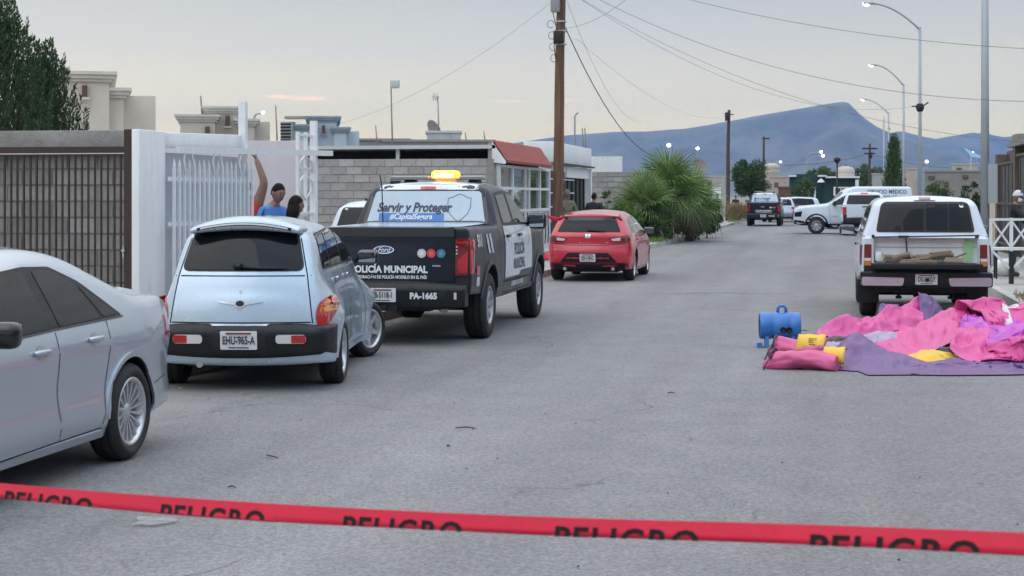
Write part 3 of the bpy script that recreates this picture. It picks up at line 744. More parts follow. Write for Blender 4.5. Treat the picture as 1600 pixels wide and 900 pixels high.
    ribbon(wb, 'B', sh, .007, 'shield_outline', M['navy'], wbn, .004)
    decal(b, 'T', rpoly([(2.17, -.64), (3.62, -.64), (3.62, .64), (2.17, .64)], .06), 'roof_panel', M['white_paint'], root, .006, .12, .01)
    decal(b, 'B', rect(-.66, 1.848, .66, 1.915, .02), 'roof_edge', M['white_paint'], root, .012, .08)
    l3 = decal(b, 'B', rect(-.25, 1.85, .25, 1.888, .01), 'brake_lamp_housing', M['clearl'], root, .016, .08)
    decal(b, 'B', rect(-.10, 1.852, .10, 1.886, .004), 'brake_lamp', M['redl'], l3, .021, .08, .005)
    # bumper
    bmp = inflate([(-.06, .46, .03, .03, .04, 0), (.16, .46, .01, .02, 0, 0), (.18, .725, .01, .02, 0, 0), (-.02, .73, .03, .03, .04, 0), (-.07, .68, .03, .03, .04, 0)], lambda x, z: .955, step=.1)
    for m in (M['bump'], M['bump']): bmp.materials.append(m)
    bo = link('rear_bumper', bmp, root); bb = bvh_of(bmp)
    decal(bb, 'B', rpoly([(-.42, .48), (.42, .48), (.38, .69), (-.38, .69)], .02), 'step_recess', M['black'], bo, .003, 0, 0)
    plate(bb, bo, 'B', .02, .605, 'EB-5118-1', .32, .16)
    lettering(bb, 'B', 'PA-1665', -.47, .595, .098, 'lettering', M['white'], bo, .006, bold=.05, sx=.95)
    decal(bb, 'B', rect(-.86, .56, -.83, .64), 'reflector', M['clearl'], bo, .006, 0, .004)
    mb = MB(); mb.box((-.02, 0, .46), (.16, .3, .08)); mb.tube([(-.05, 0, .46), (-.14, 0, .46)], .035, 8); mb.build('tow_hitch', M['black'], bo)
    mb = MB(); mb.tube([(1.92, .55, 1.39), (1.90, .56, 1.9), (1.86, .58, 2.05)], .008, 5); mb.tube([(.16, .42, 1.38), (.14, .44, .95)], .006, 5)
    mb.build('antenna', M['black'], root)
    # light bar
    lb = MB(); lb.box((2.75, 0, 1.995), (.30, 1.28, .022)); me = lb.mesh('light_bar', mat('light_bar_grey', (.12, .12, .12), .35)); bev_mesh(me, .015, 2); lbo = link('light_bar', me, root)
    for y in (-.5, .38): 
        mb = MB(); mb.box((2.75, y, 1.965), (.26, .16, .07), taper=.7); mb.build('bracket', M['black'], lbo)
    mb = MB(); mb.box((2.45, .52, 1.95), (.12, .11, .045)); bev_mesh(mb.mesh('aerial_pod', M['black']), .01); mb.build('aerial_pod', M['black'], root)
    rbox('clear_dome', mat('clear_dome', (.32, .32, .32), .15, coat=.6), lbo, (2.75, .38, 2.02), (.22, .52, .035), .014)
    rbox('clear_dome', mat('clear_dome', (.32, .32, .32), .15, coat=.6), lbo, (2.75, -.46, 2.02), (.22, .32, .035), .014)
    return root, lbo
police, lbar = make_police('police_pickup', 'dark navy and white police pickup with lit amber roof beacon, nearest police truck')
place(police, 1.27, -5.10, 20.30, R(90.3))
far_police = copy_tree(police)
amber = rbox('amber_beacon', mat('amber_beacon_light', (.9, .35, .02), .3, emit=(1, .27, .012), estr=5), lbar, (2.75, -.10, 2.045), (.26, .36, .125), .05)
rbox('beacon_core', mat('beacon_core_light', (1, .8, .3), .3, emit=(1, .52, .07), estr=13), amber, (-.115, 0, 0), (.06, .28, .062), .025)
far_police['label'] = 'dark navy police pickup far down the street beside the dry bush'
place(far_police, 1.27, -3.55, 99.2, R(90))

# ---- red hatchback
def make_red():
    root = thing('hatchback_car', 'red five door hatchback parked facing away by the wooden utility pole', 'car')
    mp_ = M['redp']
    wz = sp([.18, .3, .55, .78, .9, 1.0, 1.2, 1.36, 1.47], [.83, .875, .90, .895, .88, .84, .735, .645, .58]); px = sp([0, .2, .7, 3.3, 3.9, 4.26], [.86, .945, 1, 1, .94, .76])
    W = lambda x, z: wz(z) * px(x) + .018 * (gs(x, .80, .45) + gs(x, 3.43, .45)) * (1 - ss(.6, .85, z))
    me = inflate([(.16, .25, .04, .05, .03, 1), ('A', .80, .32, .365, .24, .18), (1.5, .175, 0, .03, 0, 1), (2.8, .175, 0, .03, 0, 1), ('A', 3.43, .32, .365, .18, .2), (4.08, .2, .05, .05, .08, 1), (4.26, .42, .1, .1, .14, 0),
                  (4.2, .66, .08, .1, .12, 0), (3.95, .80, .15, .1, .06, 0), (3.12, .98, .15, .1, .06, 0), (2.35, 1.385, .3, .12, .05, 0), (1.7, 1.455, .5, .12, .03, 0),
                  (.75, 1.41, .3, .12, .04, 0), (.26, 1.35, .05, .09, .05, 0), (.32, 1.31, .03, .09, .05, 0), (.09, 1.02, .08, .10, .08, 0), (.03, .93, .04, .1, .1, 0), (.055, .78, .03, .1, .11, 0), (.0, .58, .08, .1, .12, 0), (.03, .40, .05, .1, .1, 0)], W, step=.09)
    body_obj(root, me, [mp_, M['black']]); b = bvh_of(me)
    decal(b, 'B', rpoly([(-.66, 1.025, .03), (.66, 1.025, .03), (.52, 1.33, .08), (-.52, 1.33, .08)], .05), 'rear_window', M['glass'], root, .007)
    decal(b, 'B', rpoly([(-.55, 1.255), (.55, 1.255), (.50, 1.335), (-.50, 1.335)], .06), 'spoiler_shade_band', M['blackg'], root, .011, .08)
    mb = MB(); mb.tube([hit(b, 'B', .02, 1.055, .03), hit(b, 'B', -.2, 1.045, .03), hit(b, 'B', -.36, 1.045, .03)], [.016, .012, .007], 6); mb.build('wiper', M['black'], root)
    for sg, s in ((1, 'L'), (-1, 'R')):
        t = decal(b, 'B', rpoly([(sg * .46, .86), (sg * .50, .82), (sg * .84, .82), (sg * .86, .96), (sg * .80, .965), (sg * .42, .90)], .015), 'tail_lamp', M['redl2'], root, .008, .05)
        decal(b, 'B', rpoly([(sg * .50, .845), (sg * .66, .85), (sg * .66, .915), (sg * .47, .885)], .015), 'clear_lens', M['clearl'], t, .012, .05, .004)
        decal(b, s, rpoly([(.06, .83), (.30, .90), (.34, .95), (.10, .96)], .02), 'tail_lamp', M['redl2'], root, .006, .05)
        windows(b, root, s, [[(.66, 1.01), (.92, 1.0), (1.02, 1.27), (.84, 1.25)], [(.98, 1.0), (1.78, .985), (1.80, 1.345), (1.08, 1.29)], [(1.86, .985), (2.92, .965), (2.34, 1.30), (1.88, 1.345)]],
                rpoly([(.58, .995), (3.0, .95), (2.36, 1.325), (1.8, 1.37), (.82, 1.28)], .03), M['blackg'])
        for ln in ([(1.83, .96), (1.82, .3)], [(1.02, .98), (1.08, .8), (1.2, .5), (1.22, .28)], [(2.94, .95), (2.9, .3)], [(1.22, .26), (2.9, .26)]): ribbon(b, s, ln, .008, 'door_gap', M['dark'], root)
        for hx in (1.18, 2.02): rbox('door_handle', mp_, root, (hx, sg * (W(hx, .86) + .02), .86), (.17, .03, .035), .012)
        mirror(root, 2.72, sg * .86, 1.01, M['blackg'], .22, .14, .1)
        wheel(root, .80, sg * .76, .32, .23, .215, 'ten'); wheel(root, 3.43, sg * .76, .32, .23, .215, 'ten')
        ribbon(b, 'B', [(sg * .50, .70), (sg * .86, .73)], .02, 'crease_shade_strip', mat('red_crease_shade', (.36, .012, .016), .3, coat=.6), root, .004)  # darker red strip paints the shade of a bumper crease
    decal(b, 'B', rpoly([(-.60, .40), (.60, .40), (.42, .60), (-.42, .60)], .03), 'plate_recess', M['bump'], root, .004)
    decal(b, 'B', rpoly([(-.80, .235), (.80, .235), (.82, .37), (-.82, .37)], .03), 'rear_diffuser', M['bump'], root, .006)
    ribbon(b, 'B', [(-.84, .385), (.84, .385)], .012, 'panel_gap', M['dark'], root, .008)
    ribbon(b, 'B', [(-.78, .80), (-.40, .755), (.40, .755), (.78, .80)], .010, 'tailgate_gap', M['dark'], root, .003)
    plate(b, root, 'B', 0, .50, 'EJV-118-C', .32, .16, .035)
    decal(b, 'B', rpoly([(-.055, .90), (.055, .90), (.055, .985), (-.055, .985)], .02), 'badge', M['chrome'], root, .012, .04)
    lettering(b, 'B', 'S', 0, .942, .11, 'badge_letter', M['steelw'], root, .016, bold=.02)
    for i, u in enumerate((.16, .10, .04, -.02)): decal(b, 'B', rect(u - .02, .80, u + .012, .815), 'model_letter', M['chrome'], root, .008, 0, .003)
    decal(b, 'B', rect(-.42, .80, -.36, .82), 'trim_badge', M['chrome'], root, .008, 0, .003)
    decal(b, 'F', rpoly([(-.66, 1.03), (.66, 1.03), (.54, 1.36), (-.54, 1.36)], .05), 'windscreen', M['glass'], root, .006)
    for u in (-.5, .5):
        mb = MB(); mb.tube([(.3, u, .27), (.05, u, .265)], .035, 10); mb.build('exhaust_pipe', M['steelw'], root)
    mb = MB(); mb.box((2.0, 0, .23), (3.2, 1.1, .09)); mb.tube([(.8, -.7, .3), (.8, .7, .3)], .04, 8); mb.build('underbody', M['black'], root)
    return root
redcar = make_red(); place(redcar, .80, -4.80, 34.75, R(90))

# ---- small white pickup with a camper shell, bed open and loaded with logs
def make_small_pickup():
    root = thing('small_pickup', 'old white pickup with camper shell and firewood in its open bed', 'pickup truck')
    mp_ = M['white_paint']
    wz = sp([.4, .6, .85, 1.05, 1.2, 1.3, 1.5, 1.72, 1.78], [.86, .89, .905, .90, .87, .83, .765, .69, .64]); px = sp([0, .1, .4, 4.3, 4.8, 5.0], [.97, .985, 1, 1, .94, .84])
    W = lambda x, z: wz(z) * px(x) + .03 * (gs(x, 1.18, .5) + gs(x, 4.05, .5)) * (1 - ss(.8, .98, z))
    me = inflate([(.06, .56, .03, .03, .0, 1), ('A', 1.18, .36, .43, .54, .42), (2.2, .41, 0, .03, 0, 1), (3.2, .41, 0, .03, 0, 1), ('A', 4.05, .36, .43, .42, .42), (4.85, .42, .05, .05, .05, 1), (5.0, .6, .06, .08, .06, 0),
                  (4.98, .92, .1, .08, .05, 0), (4.75, 1.04, .1, .08, .03, 0), (3.72, 1.14, .1, .08, .05, 0), (3.05, 1.64, .2, .1, .04, 0), (2.4, 1.71, .3, .1, .03, 0), (1.9, 1.745, .3, .1, .03, 0), (.42, 1.735, .14, .10, .035, 0),
                  (.24, 1.66, .06, .09, .03, 0), (.10, 1.19, .02, .05, .0, 0), (.06, 1.17, .01, .05, 0, 0)], W, step=.1)
    for m in (mp_, M['black'], mat('bed_white', (.62, .64, .64), .5, var=.08, scale=4, dirt=((.4, .36, .3), 5, .5, .35))): me.materials.append(m)
    body = link('body', me, root)
    b = bvh_of(me)
    # carve the open bed
    cut = MB(); cut.box((-.02, 0, 1.005), (.60, 1.42, .35), m=0); cme = cut.mesh('cut', me.materials[2]); cob = link('cut', cme, root)
    mod = body.modifiers.new('bed', 'BOOLEAN'); mod.object = cob; mod.operation = 'DIFFERENCE'; mod.solver = 'EXACT'; mod.material_mode = 'TRANSFER'
    bpy.context.view_layer.update(); dg = bpy.context.evaluated_depsgraph_get(); nm = bpy.data.meshes.new_from_object(body.evaluated_get(dg))
    body.modifiers.clear(); body.data = nm; bpy.data.objects.remove(cob)
    lin = MB(); lin.add([(.0, -.705, .835), (.0, .705, .835), (.0, .705, 1.175), (.0, -.705, 1.175), (.11, -.705, .835), (.11, .705, .835), (.11, .705, 1.175), (.11, -.705, 1.175)], [(4, 5, 6, 7), (0, 1, 5, 4), (2, 3, 7, 6), (1, 2, 6, 5), (3, 0, 4, 7)]); lin.build('shallow_bed_panel', me.materials[2], root)  # shallow added panel, set forward so its back wall catches more light
    # shell
    wseal = decal(b, 'B', rpoly([(-.68, 1.255, .05), (.68, 1.255, .05), (.60, 1.685, .09), (-.60, 1.685, .09)], .06), 'window_seal', M['black'], root, .008, .04)
    for a, c_ in ((-.635, -.335), (-.31, -.02), (.02, .30), (.33, .635)):
        sh0 = .92; poly = [(a, 1.285), (c_, 1.285), (c_ * (sh0 if abs(c_) > .5 else 1), 1.655), (a * (sh0 if abs(a) > .5 else 1), 1.655)]
        decal(b, 'B', rpoly(poly, .012), 'window', M['glass'], root, .013, .04)
    bp = [(-.50, 1.60), (-.54, 1.61), (-.515, 1.625), (-.53, 1.645), (-.495, 1.625), (-.47, 1.645), (-.475, 1.61)]
    decal(b, 'B', bp, 'bird_sticker', M['white'], root, .017, 0, 0)
    l3 = decal(b, 'B', rect(-.15, 1.70, .15, 1.742, .015), 'brake_lamp', M['clearl'], root, .02, .06, .03)
    decal(b, 'B', rect(-.08, 1.705, .08, 1.738, .01), 'red_lens', M['redl2'], l3, .026, .06, .01)
    ribbon(b, 'B', [(-.74, 1.215), (-.3, 1.205), (.2, 1.195), (.74, 1.185)], .016, 'shell_seam', M['dark'], root, .006)
    mb = MB(); mb.tube([(.055, .27, 1.20), (.05, .255, 1.02), (.06, .25, .86)], .010, 6); mb.box((.05, .30, 1.195), (.02, .14, .03)); mb.box((.05, -.70, 1.19), (.02, .05, .03)); mb.box((.05, .72, 1.20), (.03, .04, .04)); mb.build('strap', M['black'], root)
    # bed lining details: wheel humps, crease, green stain
    rbox('wheel_hump', me.materials[2], root, (.06, .645, .91), (.12, .11, .15), .045, 3)
    mb = MB(); mb.box((.104, 0, 1.045), (.008, 1.38, .010)); mb.box((.105, 0, 1.11), (.005, 1.38, .005)); mb.build('bed_ridge', M['steelw'], root)
    mb = MB(); mb.box((.085, -.585, 1.0), (.012, .14, .30), Matrix.Rotation(R(4), 3, 'X')); mb.build('plastic_sheet', mat('green_plastic', (.35, .62, .32), .35, alpha=.55), root)
    for sg, s in ((1, 'L'), (-1, 'R')):
        t = decal(b, 'B', rpoly([(sg * .742, .775), (sg * .845, .775), (sg * .840, 1.085), (sg * .742, 1.085)], .012), 'tail_lamp', M['redl2'], root, .010, .06, .03)
        decal(b, 'B', rect(min(sg * .75, sg * .84), .85, max(sg * .75, sg * .84), .89), 'reverse_lens', M['clearl'], t, .014, 0, .004)
        decal(b, 'B', rect(min(sg * .75, sg * .84), .785, max(sg * .75, sg * .84), .845), 'amber_lens', mat('pale_amber_lens', (.55, .17, .03), .15, coat=.7), t, .014, 0, .004)
        decal(b, s, rpoly([(.075, .79), (.20, .79), (.20, 1.08), (.075, 1.08)], .02), 'tail_lamp', M['redl2'], root, .008, .06, .02)
        windows(b, root, s, [[(.55, 1.28), (2.05, 1.28), (2.05, 1.60), (.60, 1.60)], [(2.38, 1.22), (3.50, 1.20), (3.02, 1.55), (2.42, 1.60)]], rpoly([(.5, 1.25), (3.6, 1.18), (3.05, 1.59), (2.2, 1.63), (.55, 1.63)], .04), M['black'])
        for ln in ([(2.30, 1.6), (2.30, .45)], [(3.55, 1.15), (3.5, .45)], [(2.3, .46), (3.5, .46)], [(2.2, 1.18), (2.2, .45)], [(.1, 1.2), (2.2, 1.2)]): ribbon(b, s, ln, .010, 'door_gap', M['dark'], root)
        mirror(root, 3.38, sg * .88, 1.22, M['blackg'], .24, .17, .16)
        rbox('door_handle', M['blackg'], root, (2.5, sg * (W(2.5, 1.03) + .02), 1.03), (.18, .03, .04), .012)
        wheel(root, 1.18, sg * .765, .355, .20, .235, 'steel', 0, M['steelw']); wheel(root, 4.05, sg * .765, .355, .20, .235, 'steel', 0, M['steelw'])
        mb = MB(); mb.box((.70, sg * .765, .42), (.02, .29, .40)); mb.build('mud_flap', M['bump'], root)
        mb = MB(); mb.tube([(.25, sg * .36, .34), (.24, sg * .36, .50)], .02, 8); mb.lathe([(.0, -.02), (.045, -.02), (.045, .02), (0, .02)], 10, 'Z', (.24, sg * .36, .33)); mb.build('shackle', M['bump'], root)
    # lowered tailgate edge
    gate = MB(); gate.box((-.10, 0, .785), (.42, 1.48, .055)); gme = gate.mesh('lowered_tailgate', M['white_paint']); bev_mesh(gme, .012); go = link('lowered_tailgate', gme, root)
    rbox('tailgate_cap', M['bump'], go, (-.325, 0, .79), (.05, 1.50, .085), .015)
    # bumper with two chrome wings
    bmp = inflate([(-.16, .50, .03, .03, .03, 0), (.08, .50, .01, .02, 0, 0), (.10, .70, .01, .02, 0, 0), (-.16, .70, .02, .02, .03, 0)], lambda x, z: .90, step=.1); bmp.materials.append(M['bump']); bmp.materials.append(M['bump'])
    bo = link('rear_bumper', bmp, root); bb = bvh_of(bmp)
    for sg in (1, -1): decal(bb, 'B', rpoly([(sg * .32, .515), (sg * .88, .515), (sg * .88, .635), (sg * .30, .625)], .03), 'chrome_wing', M['alloy'], bo, .012, .08, .02)
    plate(bb, bo, 'B', .0, .605, 'DS-2-027', .30, .145)
    decal(bb, 'B', ell(-.01, .60, .028, .028, 12), 'tow_ball', M['black'], bo, .04, 0, .05)
    mb = MB(); mb.box((2.4, 0, .45), (4.4, .85, .12)); mb.tube([(1.18, -.7, .355), (1.18, .7, .355)], .05, 8); mb.lathe([(.02, -.13), (.13, -.08), (.13, .08), (.02, .13)], 14, 'Y', (1.18, 0, .355)); mb.box((.35, 0, .44), (.1, 1.3, .1)); mb.build('chassis', M['black'], root)
    decal(b, 'F', rpoly([(-.62, 1.2), (.62, 1.2), (.56, 1.6), (-.56, 1.6)], .05), 'windscreen', M['glass'], root, .006)
    return root
ranger = make_small_pickup(); place(ranger, 1.18, 1.38, 25.22, R(90))

# ---- white crew cab pickup from behind
def make_white_crew():
    root = thing('crew_cab_pickup', 'white crew cab pickup seen from behind beside the side-on white truck', 'pickup truck')
    body, b, W = crew_truck(root, M['white_paint'], M['steelw'], .40)
    tg = decal(b, 'B', rpoly([(-.80, .80), (.80, .80), (.80, 1.385), (-.80, 1.385)], .03), 'tailgate', M['white_paint'], root, .02, .1, .03)
    rbox('tailgate_handle', M['blackg'], tg, (.10, 0, 1.29), (.03, .26, .05), .01)
    decal(b, 'B', [(-.07, 1.16), (0, 1.10), (.07, 1.16), (.05, 1.19), (0, 1.15), (-.05, 1.19)], 'badge', M['steelw'], tg, .03, 0, .006)
    for sg, s in ((1, 'L'), (-1, 'R')):
        decal(b, 'B', rpoly([(sg * .815, .92), (sg * .965, .92), (sg * .965, 1.27), (sg * .815, 1.27)], .02), 'tail_lamp', M['redl'], root, .022, .06, .04)
        decal(b, s, rpoly([(.14, .93), (.26, .93), (.26, 1.27), (.14, 1.27)], .02), 'tail_lamp', M['redl'], root, .01, .06, .02)
        mirror(root, 4.02, sg * .97, 1.42, M['blackg'], .28, .24, .18)
    decal(b, 'B', rpoly([(-.80, 1.38), (.80, 1.38), (.69, 1.80), (-.69, 1.80)], .05), 'rear_window', M['glass'], root, .008)
    decal(b, 'B', rect(-.16, 1.85, .16, 1.91, .02), 'brake_lamp', M['redl'], root, .015, .06, .02)
    bmp = inflate([(-.06, .56, .03, .03, .04, 0), (.16, .55, .01, .02, 0, 0), (.18, .79, .01, .02, 0, 0), (-.05, .79, .03, .03, .04, 0)], lambda x, z: .96, step=.12); bmp.materials.append(M['bump']); bmp.materials.append(M['bump'])
    bo = link('rear_bumper', bmp, root); bb = bvh_of(bmp); plate(bb, bo, 'B', -.55, .72, 'EC-401', .3, .12)
    mb = MB(); mb.box((.72, .86, .40), (.02, .32, .42)); mb.box((.72, -.86, .40), (.02, .32, .42)); mb.build('mud_flap', M['bump'], root)
    return root
wcrew = make_white_crew(); place(wcrew, 1.27, 1.72, 76.3, R(90))

# ---- white single cab pickup standing across the street
def make_single():
    root = thing('single_cab_pickup', 'white single cab pickup standing side-on across the street', 'pickup truck')
    wz = sp([.45, .6, .85, 1.1, 1.36, 1.44, 1.62, 1.86, 1.97], [.955, .985, 1.0, .99, .955, .92, .865, .775, .71]); px = sp([0, .1, .5, 4.8, 5.3, 5.6], [.985, .99, 1, 1, .95, .84])
    W = lambda x, z: wz(z) * px(x) + .025 * (gs(x, 1.2, .5) + gs(x, 4.55, .5)) * (1 - ss(.95, 1.15, z))
    me = inflate([(.1, .60, .03, .03, 0, 1), ('A', 1.2, .40, .47, .58, .47), (2.3, .46, 0, .03, 0, 1), (3.4, .46, 0, .03, 0, 1), ('A', 4.55, .40, .47, .47, .46), (5.42, .46, .05, .05, .05, 1), (5.60, .62, .06, .09, .08, 0),
                  (5.58, 1.08, .1, .10, .06, 0), (5.36, 1.26, .15, .10, .04, 0), (4.05, 1.37, .12, .09, .05, 0), (3.30, 1.86, .25, .11, .05, 0), (2.85, 1.90, .2, .11, .03, 0), (2.42, 1.85, .12, .1, .03, 0), (2.25, 1.38, .02, .05, 0, 0), (2.2, 1.37, .005, .05, 0, 0), (.1, 1.37, .03, .035, 0, 0)], W, step=.1)
    body_obj(root, me, [M['white_paint'], M['black']]); b = bvh_of(me)
    for s in 'LR':
        sg = 1 if s == 'L' else -1
        windows(b, root, s, [[(2.55, 1.39), (3.86, 1.37), (3.25, 1.745), (2.62, 1.77)]], rpoly([(2.5, 1.365), (4.0, 1.35), (3.28, 1.78), (2.58, 1.81)], .04), M['black'])
        for ln in ([(2.46, 1.78), (2.44, .5)], [(3.98, 1.35), (3.9, .5)], [(2.44, .51), (3.9, .51)], [(2.2, 1.35), (2.2, .5)]): ribbon(b, s, ln, .012, 'door_gap', M['dark'], root)
        rbox('door_handle', M['blackg'], root, (2.68, sg * (W(2.68, 1.2) + .02), 1.2), (.2, .035, .045), .014)
        mirror(root, 3.72, sg * .95, 1.42, M['blackg'], .28, .24, .2)
        decal(b, s, rpoly([(3.05, .80), (3.20, .72), (3.35, .80), (3.35, 1.0), (3.05, 1.0)], .02), 'door_shield', mat('blue_shield_print', (.12, .28, .5), .4, var=.3, scale=30), root, .008, 0, .002)
        ribbon(b, s, [(3.55, .82), (3.85, .82)], .03, 'model_badge', M['steelw'], root, .006)
        decal(b, s, rpoly([(5.25, .80), (5.56, .80), (5.54, 1.0), (5.20, 1.06)], .02), 'head_lamp', M['blackg'], root, .008, .06)
        decal(b, s, rpoly([(5.05, .46), (5.58, .46), (5.60, .66), (5.12, .60)], .02), 'front_bumper', M['bump'], root, .02, .08, .03)
        for cx in (1.2, 4.55):
            a = np.linspace(.05 * math.pi, .95 * math.pi, 16); inn = [(cx + .475 * math.cos(t), .40 + .475 * math.sin(t)) for t in a]; o_ = [(cx + .545 * math.cos(t), .40 + .545 * math.sin(t)) for t in a]
            decal(b, s, inn + o_[::-1], 'arch_lip', M['bump'], root, .014, .12, .02)
        wheel(root, 1.2, sg * .86, .395, .235, .26, 'steel', 0, M['steelw']); wheel(root, 4.55, sg * .86, .395, .235, .26, 'steel', 0, M['steelw'])
    decal(b, 'F', rect(-.7, .66, .7, 1.1, .05), 'grille', M['black'], root, .01)
    decal(b, 'F', rpoly([(-.72, 1.42), (.72, 1.42), (.64, 1.8), (-.64, 1.8)], .05), 'windscreen', M['glass'], root, .006)
    decal(b, 'B', rpoly([(-.74, 1.40), (.74, 1.40), (.66, 1.78), (-.66, 1.78)], .05), 'rear_window', M['glass'], root, .006)
    mb = MB(); mb.box((2.8, 0, .47), (5.0, .9, .16)); mb.tube([(1.2, -.8, .4), (1.2, .8, .4)], .06, 8); mb.build('chassis', M['black'], root)
    return root
single = make_single(); place(single, 4.55, -.42, 79.4, R(180))

# ---- simple wagon shapes: white van, SUV, far cars
def make_wagon(name, label, mp_, kind):
    root = thing(name, label, 'van' if kind == 'van' else 'car')
    if kind == 'van':
        wz = sp([.3, .6, 1.2, 1.8, 2.3], [.9, .98, .98, .92, .82]); L_ = 5.2; px = sp([0, .15, 4.2, 5.2], [.97, 1, 1, .8]); ax = (1.1, 4.3); Rt = .34
        sil = [(.1, .38, .04, .04, .02, 1), ('A', 1.1, .34, .40, .36, .32), ('A', 4.3, .34, .40, .32, .34), (5.1, .36, .05, .05, .08, 1), (5.2, .6, .08, .09, .1, 0), (5.0, 1.05, .15, .1, .08, 0), (4.35, 1.25, .15, .1, .06, 0), (3.7, 2.05, .25, .1, .05, 0), (3.2, 2.25, .3, .1, .03, 0), (.2, 2.25, .12, .09, .03, 0), (.05, 1.3, .1, .07, .04, 0), (0, .6, .05, .06, .06, 0)]
    else:
        wz = sp([.25, .45, .75, 1.0, 1.1, 1.5, 1.72], [.86, .91, .92, .89, .85, .70, .60]); L_ = 4.5; px = sp([0, .2, .6, 3.6, 4.1, 4.5], [.9, .96, 1, 1, .94, .76]); ax = (.85, 3.5); Rt = .35
        sil = [(.1, .34, .04, .04, .02, 1), ('A', .85, .35, .40, .32, .26), ('A', 3.5, .35, .40, .26, .28), (4.35, .28, .05, .05, .08, 1), (4.5, .55, .08, .09, .1, 0), (4.42, .85, .12, .1, .08, 0), (4.2, .98, .15, .1, .06, 0), (3.3, 1.10, .15, .1, .06, 0), (2.6, 1.62, .3, .11, .05, 0), (1.7, 1.69, .4, .11, .03, 0), (.6, 1.65, .3, .11, .03, 0), (.22, 1.55, .08, .1, .04, 0), (.08, 1.08, .1, .09, .06, 0), (.0, .6, .08, .08, .08, 0)]
    W = lambda x, z: wz(z) * px(x)
    me = inflate(sil, W, step=.12); body_obj(root, me, [mp_, M['black']]); b = bvh_of(me)
    for s in 'LR':
        sg = 1 if s == 'L' else -1
        if kind == 'van':
            windows(b, root, s, [[(3.15, 1.35), (4.15, 1.32), (3.6, 1.92), (3.15, 1.95)]], rpoly([(3.1, 1.32), (4.25, 1.28), (3.64, 1.95), (3.1, 1.98)], .04))
            lettering(b, s, 'SERVICIO MEDICO', 1.50, 1.98, .30, 'lettering', M['navy'], root, .01, bold=.02, sx=.85); lettering(b, s, 'FORENSE', 1.50, 1.66, .30, 'lettering', M['navy'], root, .01, bold=.02, sx=.85)
        else:
            windows(b, root, s, [[(.55, 1.12), (1.10, 1.11), (1.10, 1.54), (.66, 1.52)], [(1.18, 1.11), (2.02, 1.10), (2.02, 1.58), (1.18, 1.56)], [(2.1, 1.10), (3.05, 1.08), (2.55, 1.53), (2.1, 1.58)]], rpoly([(.5, 1.09), (3.15, 1.05), (2.58, 1.56), (1.9, 1.61), (.62, 1.55)], .04))
        for ln in ([(2.06, 1.08), (2.06, .35)], [(3.1, 1.05), (3.05, .35)]): ribbon(b, s, ln, .012, 'door_gap', M['dark'], root)
        mirror(root, L_ - 1.6, sg * .9, 1.12 if kind != 'van' else 1.4, M['blackg'], .22, .16, .12)
        for x in ax: wheel(root, x, sg * .80, Rt, Rt * .64, .22, 'ten')
        decal(b, 'B', rpoly([(sg * .62, .85), (sg * .84, .85), (sg * .80, 1.05), (sg * .62, 1.05)], .02), 'tail_lamp', M['redl'], root, .008, .06)
        decal(b, 'F', rpoly([(sg * .45, .68), (sg * .70, .68), (sg * .70, .82), (sg * .5, .82)], .02), 'head_lamp', M['clearl'], root, .008, .06)
    zt = 2.0 if kind == 'van' else 1.55; zb = 1.3 if kind == 'van' else 1.13; yb = .72 if kind == 'van' else .66
    decal(b, 'B', rpoly([(-yb, zb), (yb, zb), (yb * .84, zt), (-yb * .84, zt)], .06), 'rear_window', M['glass'], root, .006)
    if kind != 'van':   # divided rear glass look
        decal(b, 'B', rect(-.02, zb, .02, zt), 'window_divider', mp_, root, .01, .1, .01)
        rbox('roof_rack', M['black'], root, (1.2, 0, 1.70), (.9, .6, .05), .02)
    decal(b, 'F', rpoly([(-.7, zb), (.7, zb), (.58, zt - .02), (-.58, zt - .02)], .05), 'windscreen', M['glass'], root, .006)
    plate(b, root, 'B', 0, .72, 'EHR-77-A', .3, .15)
    return root
suv = make_wagon('utility_car', 'white utility car in the yard, half hidden behind the nearest police pickup', M['white_paint'], 'suv')
c_ = at(574, 31.5); place(suv, 0, c_.x, c_.y, R(88))
van = make_wagon('forensic_van', 'white van lettered SERVICIO MEDICO FORENSE behind the old white pickup', M['white_paint'], 'van')
c_ = at(1424, 90); place(van, 0, c_.x, c_.y, R(180 + 10))
far_car = make_wagon('compact_car', 'small pale car far down the street between the police pickup and the side-on truck', M['silver'], 'suv')
c_ = at(1237, 122); place(far_car, 2, c_.x, c_.y, R(200))
far_car2 = copy_tree(far_car); far_car2['label'] = 'small pale car partly hidden behind the far police pickup'
c_ = at(1222, 111); place(far_car2, 0, c_.x, c_.y, R(92))
# ------------------------------------------------------------------ ground, road, pavements
def noisy_sheet(name, x0, x1, y0, y1, z, nx, ny, m, amp=0.0, fs=.3):
    vs = []; fs_ = []
    for j in range(ny + 1):
        for i in range(nx + 1):
            x = x0 + (x1 - x0) * i / nx; y = y0 + (y1 - y0) * j / ny
            vs.append((x, y, z + (amp * noise.noise((x * fs, y * fs, 3.1)) if amp else 0)))
    for j in range(ny):
        for i in range(nx): a = j * (nx + 1) + i; fs_.append((a, a + 1, a + nx + 2, a + nx + 1))
    mb = MB(); mb.add(vs, fs_, 0, True); return mb.build(name, m)
M['earth'] = mat('dusty_earth', (.22, .185, .145), .95, var=.25, scale=.6, bump=.4, bscale=6)
tag(noisy_sheet('ground', -9000, 9000, -300, 9000, -.03, 4, 4, M['earth']), 'dry dusty ground reaching to the foot of the mountain', kind='structure')

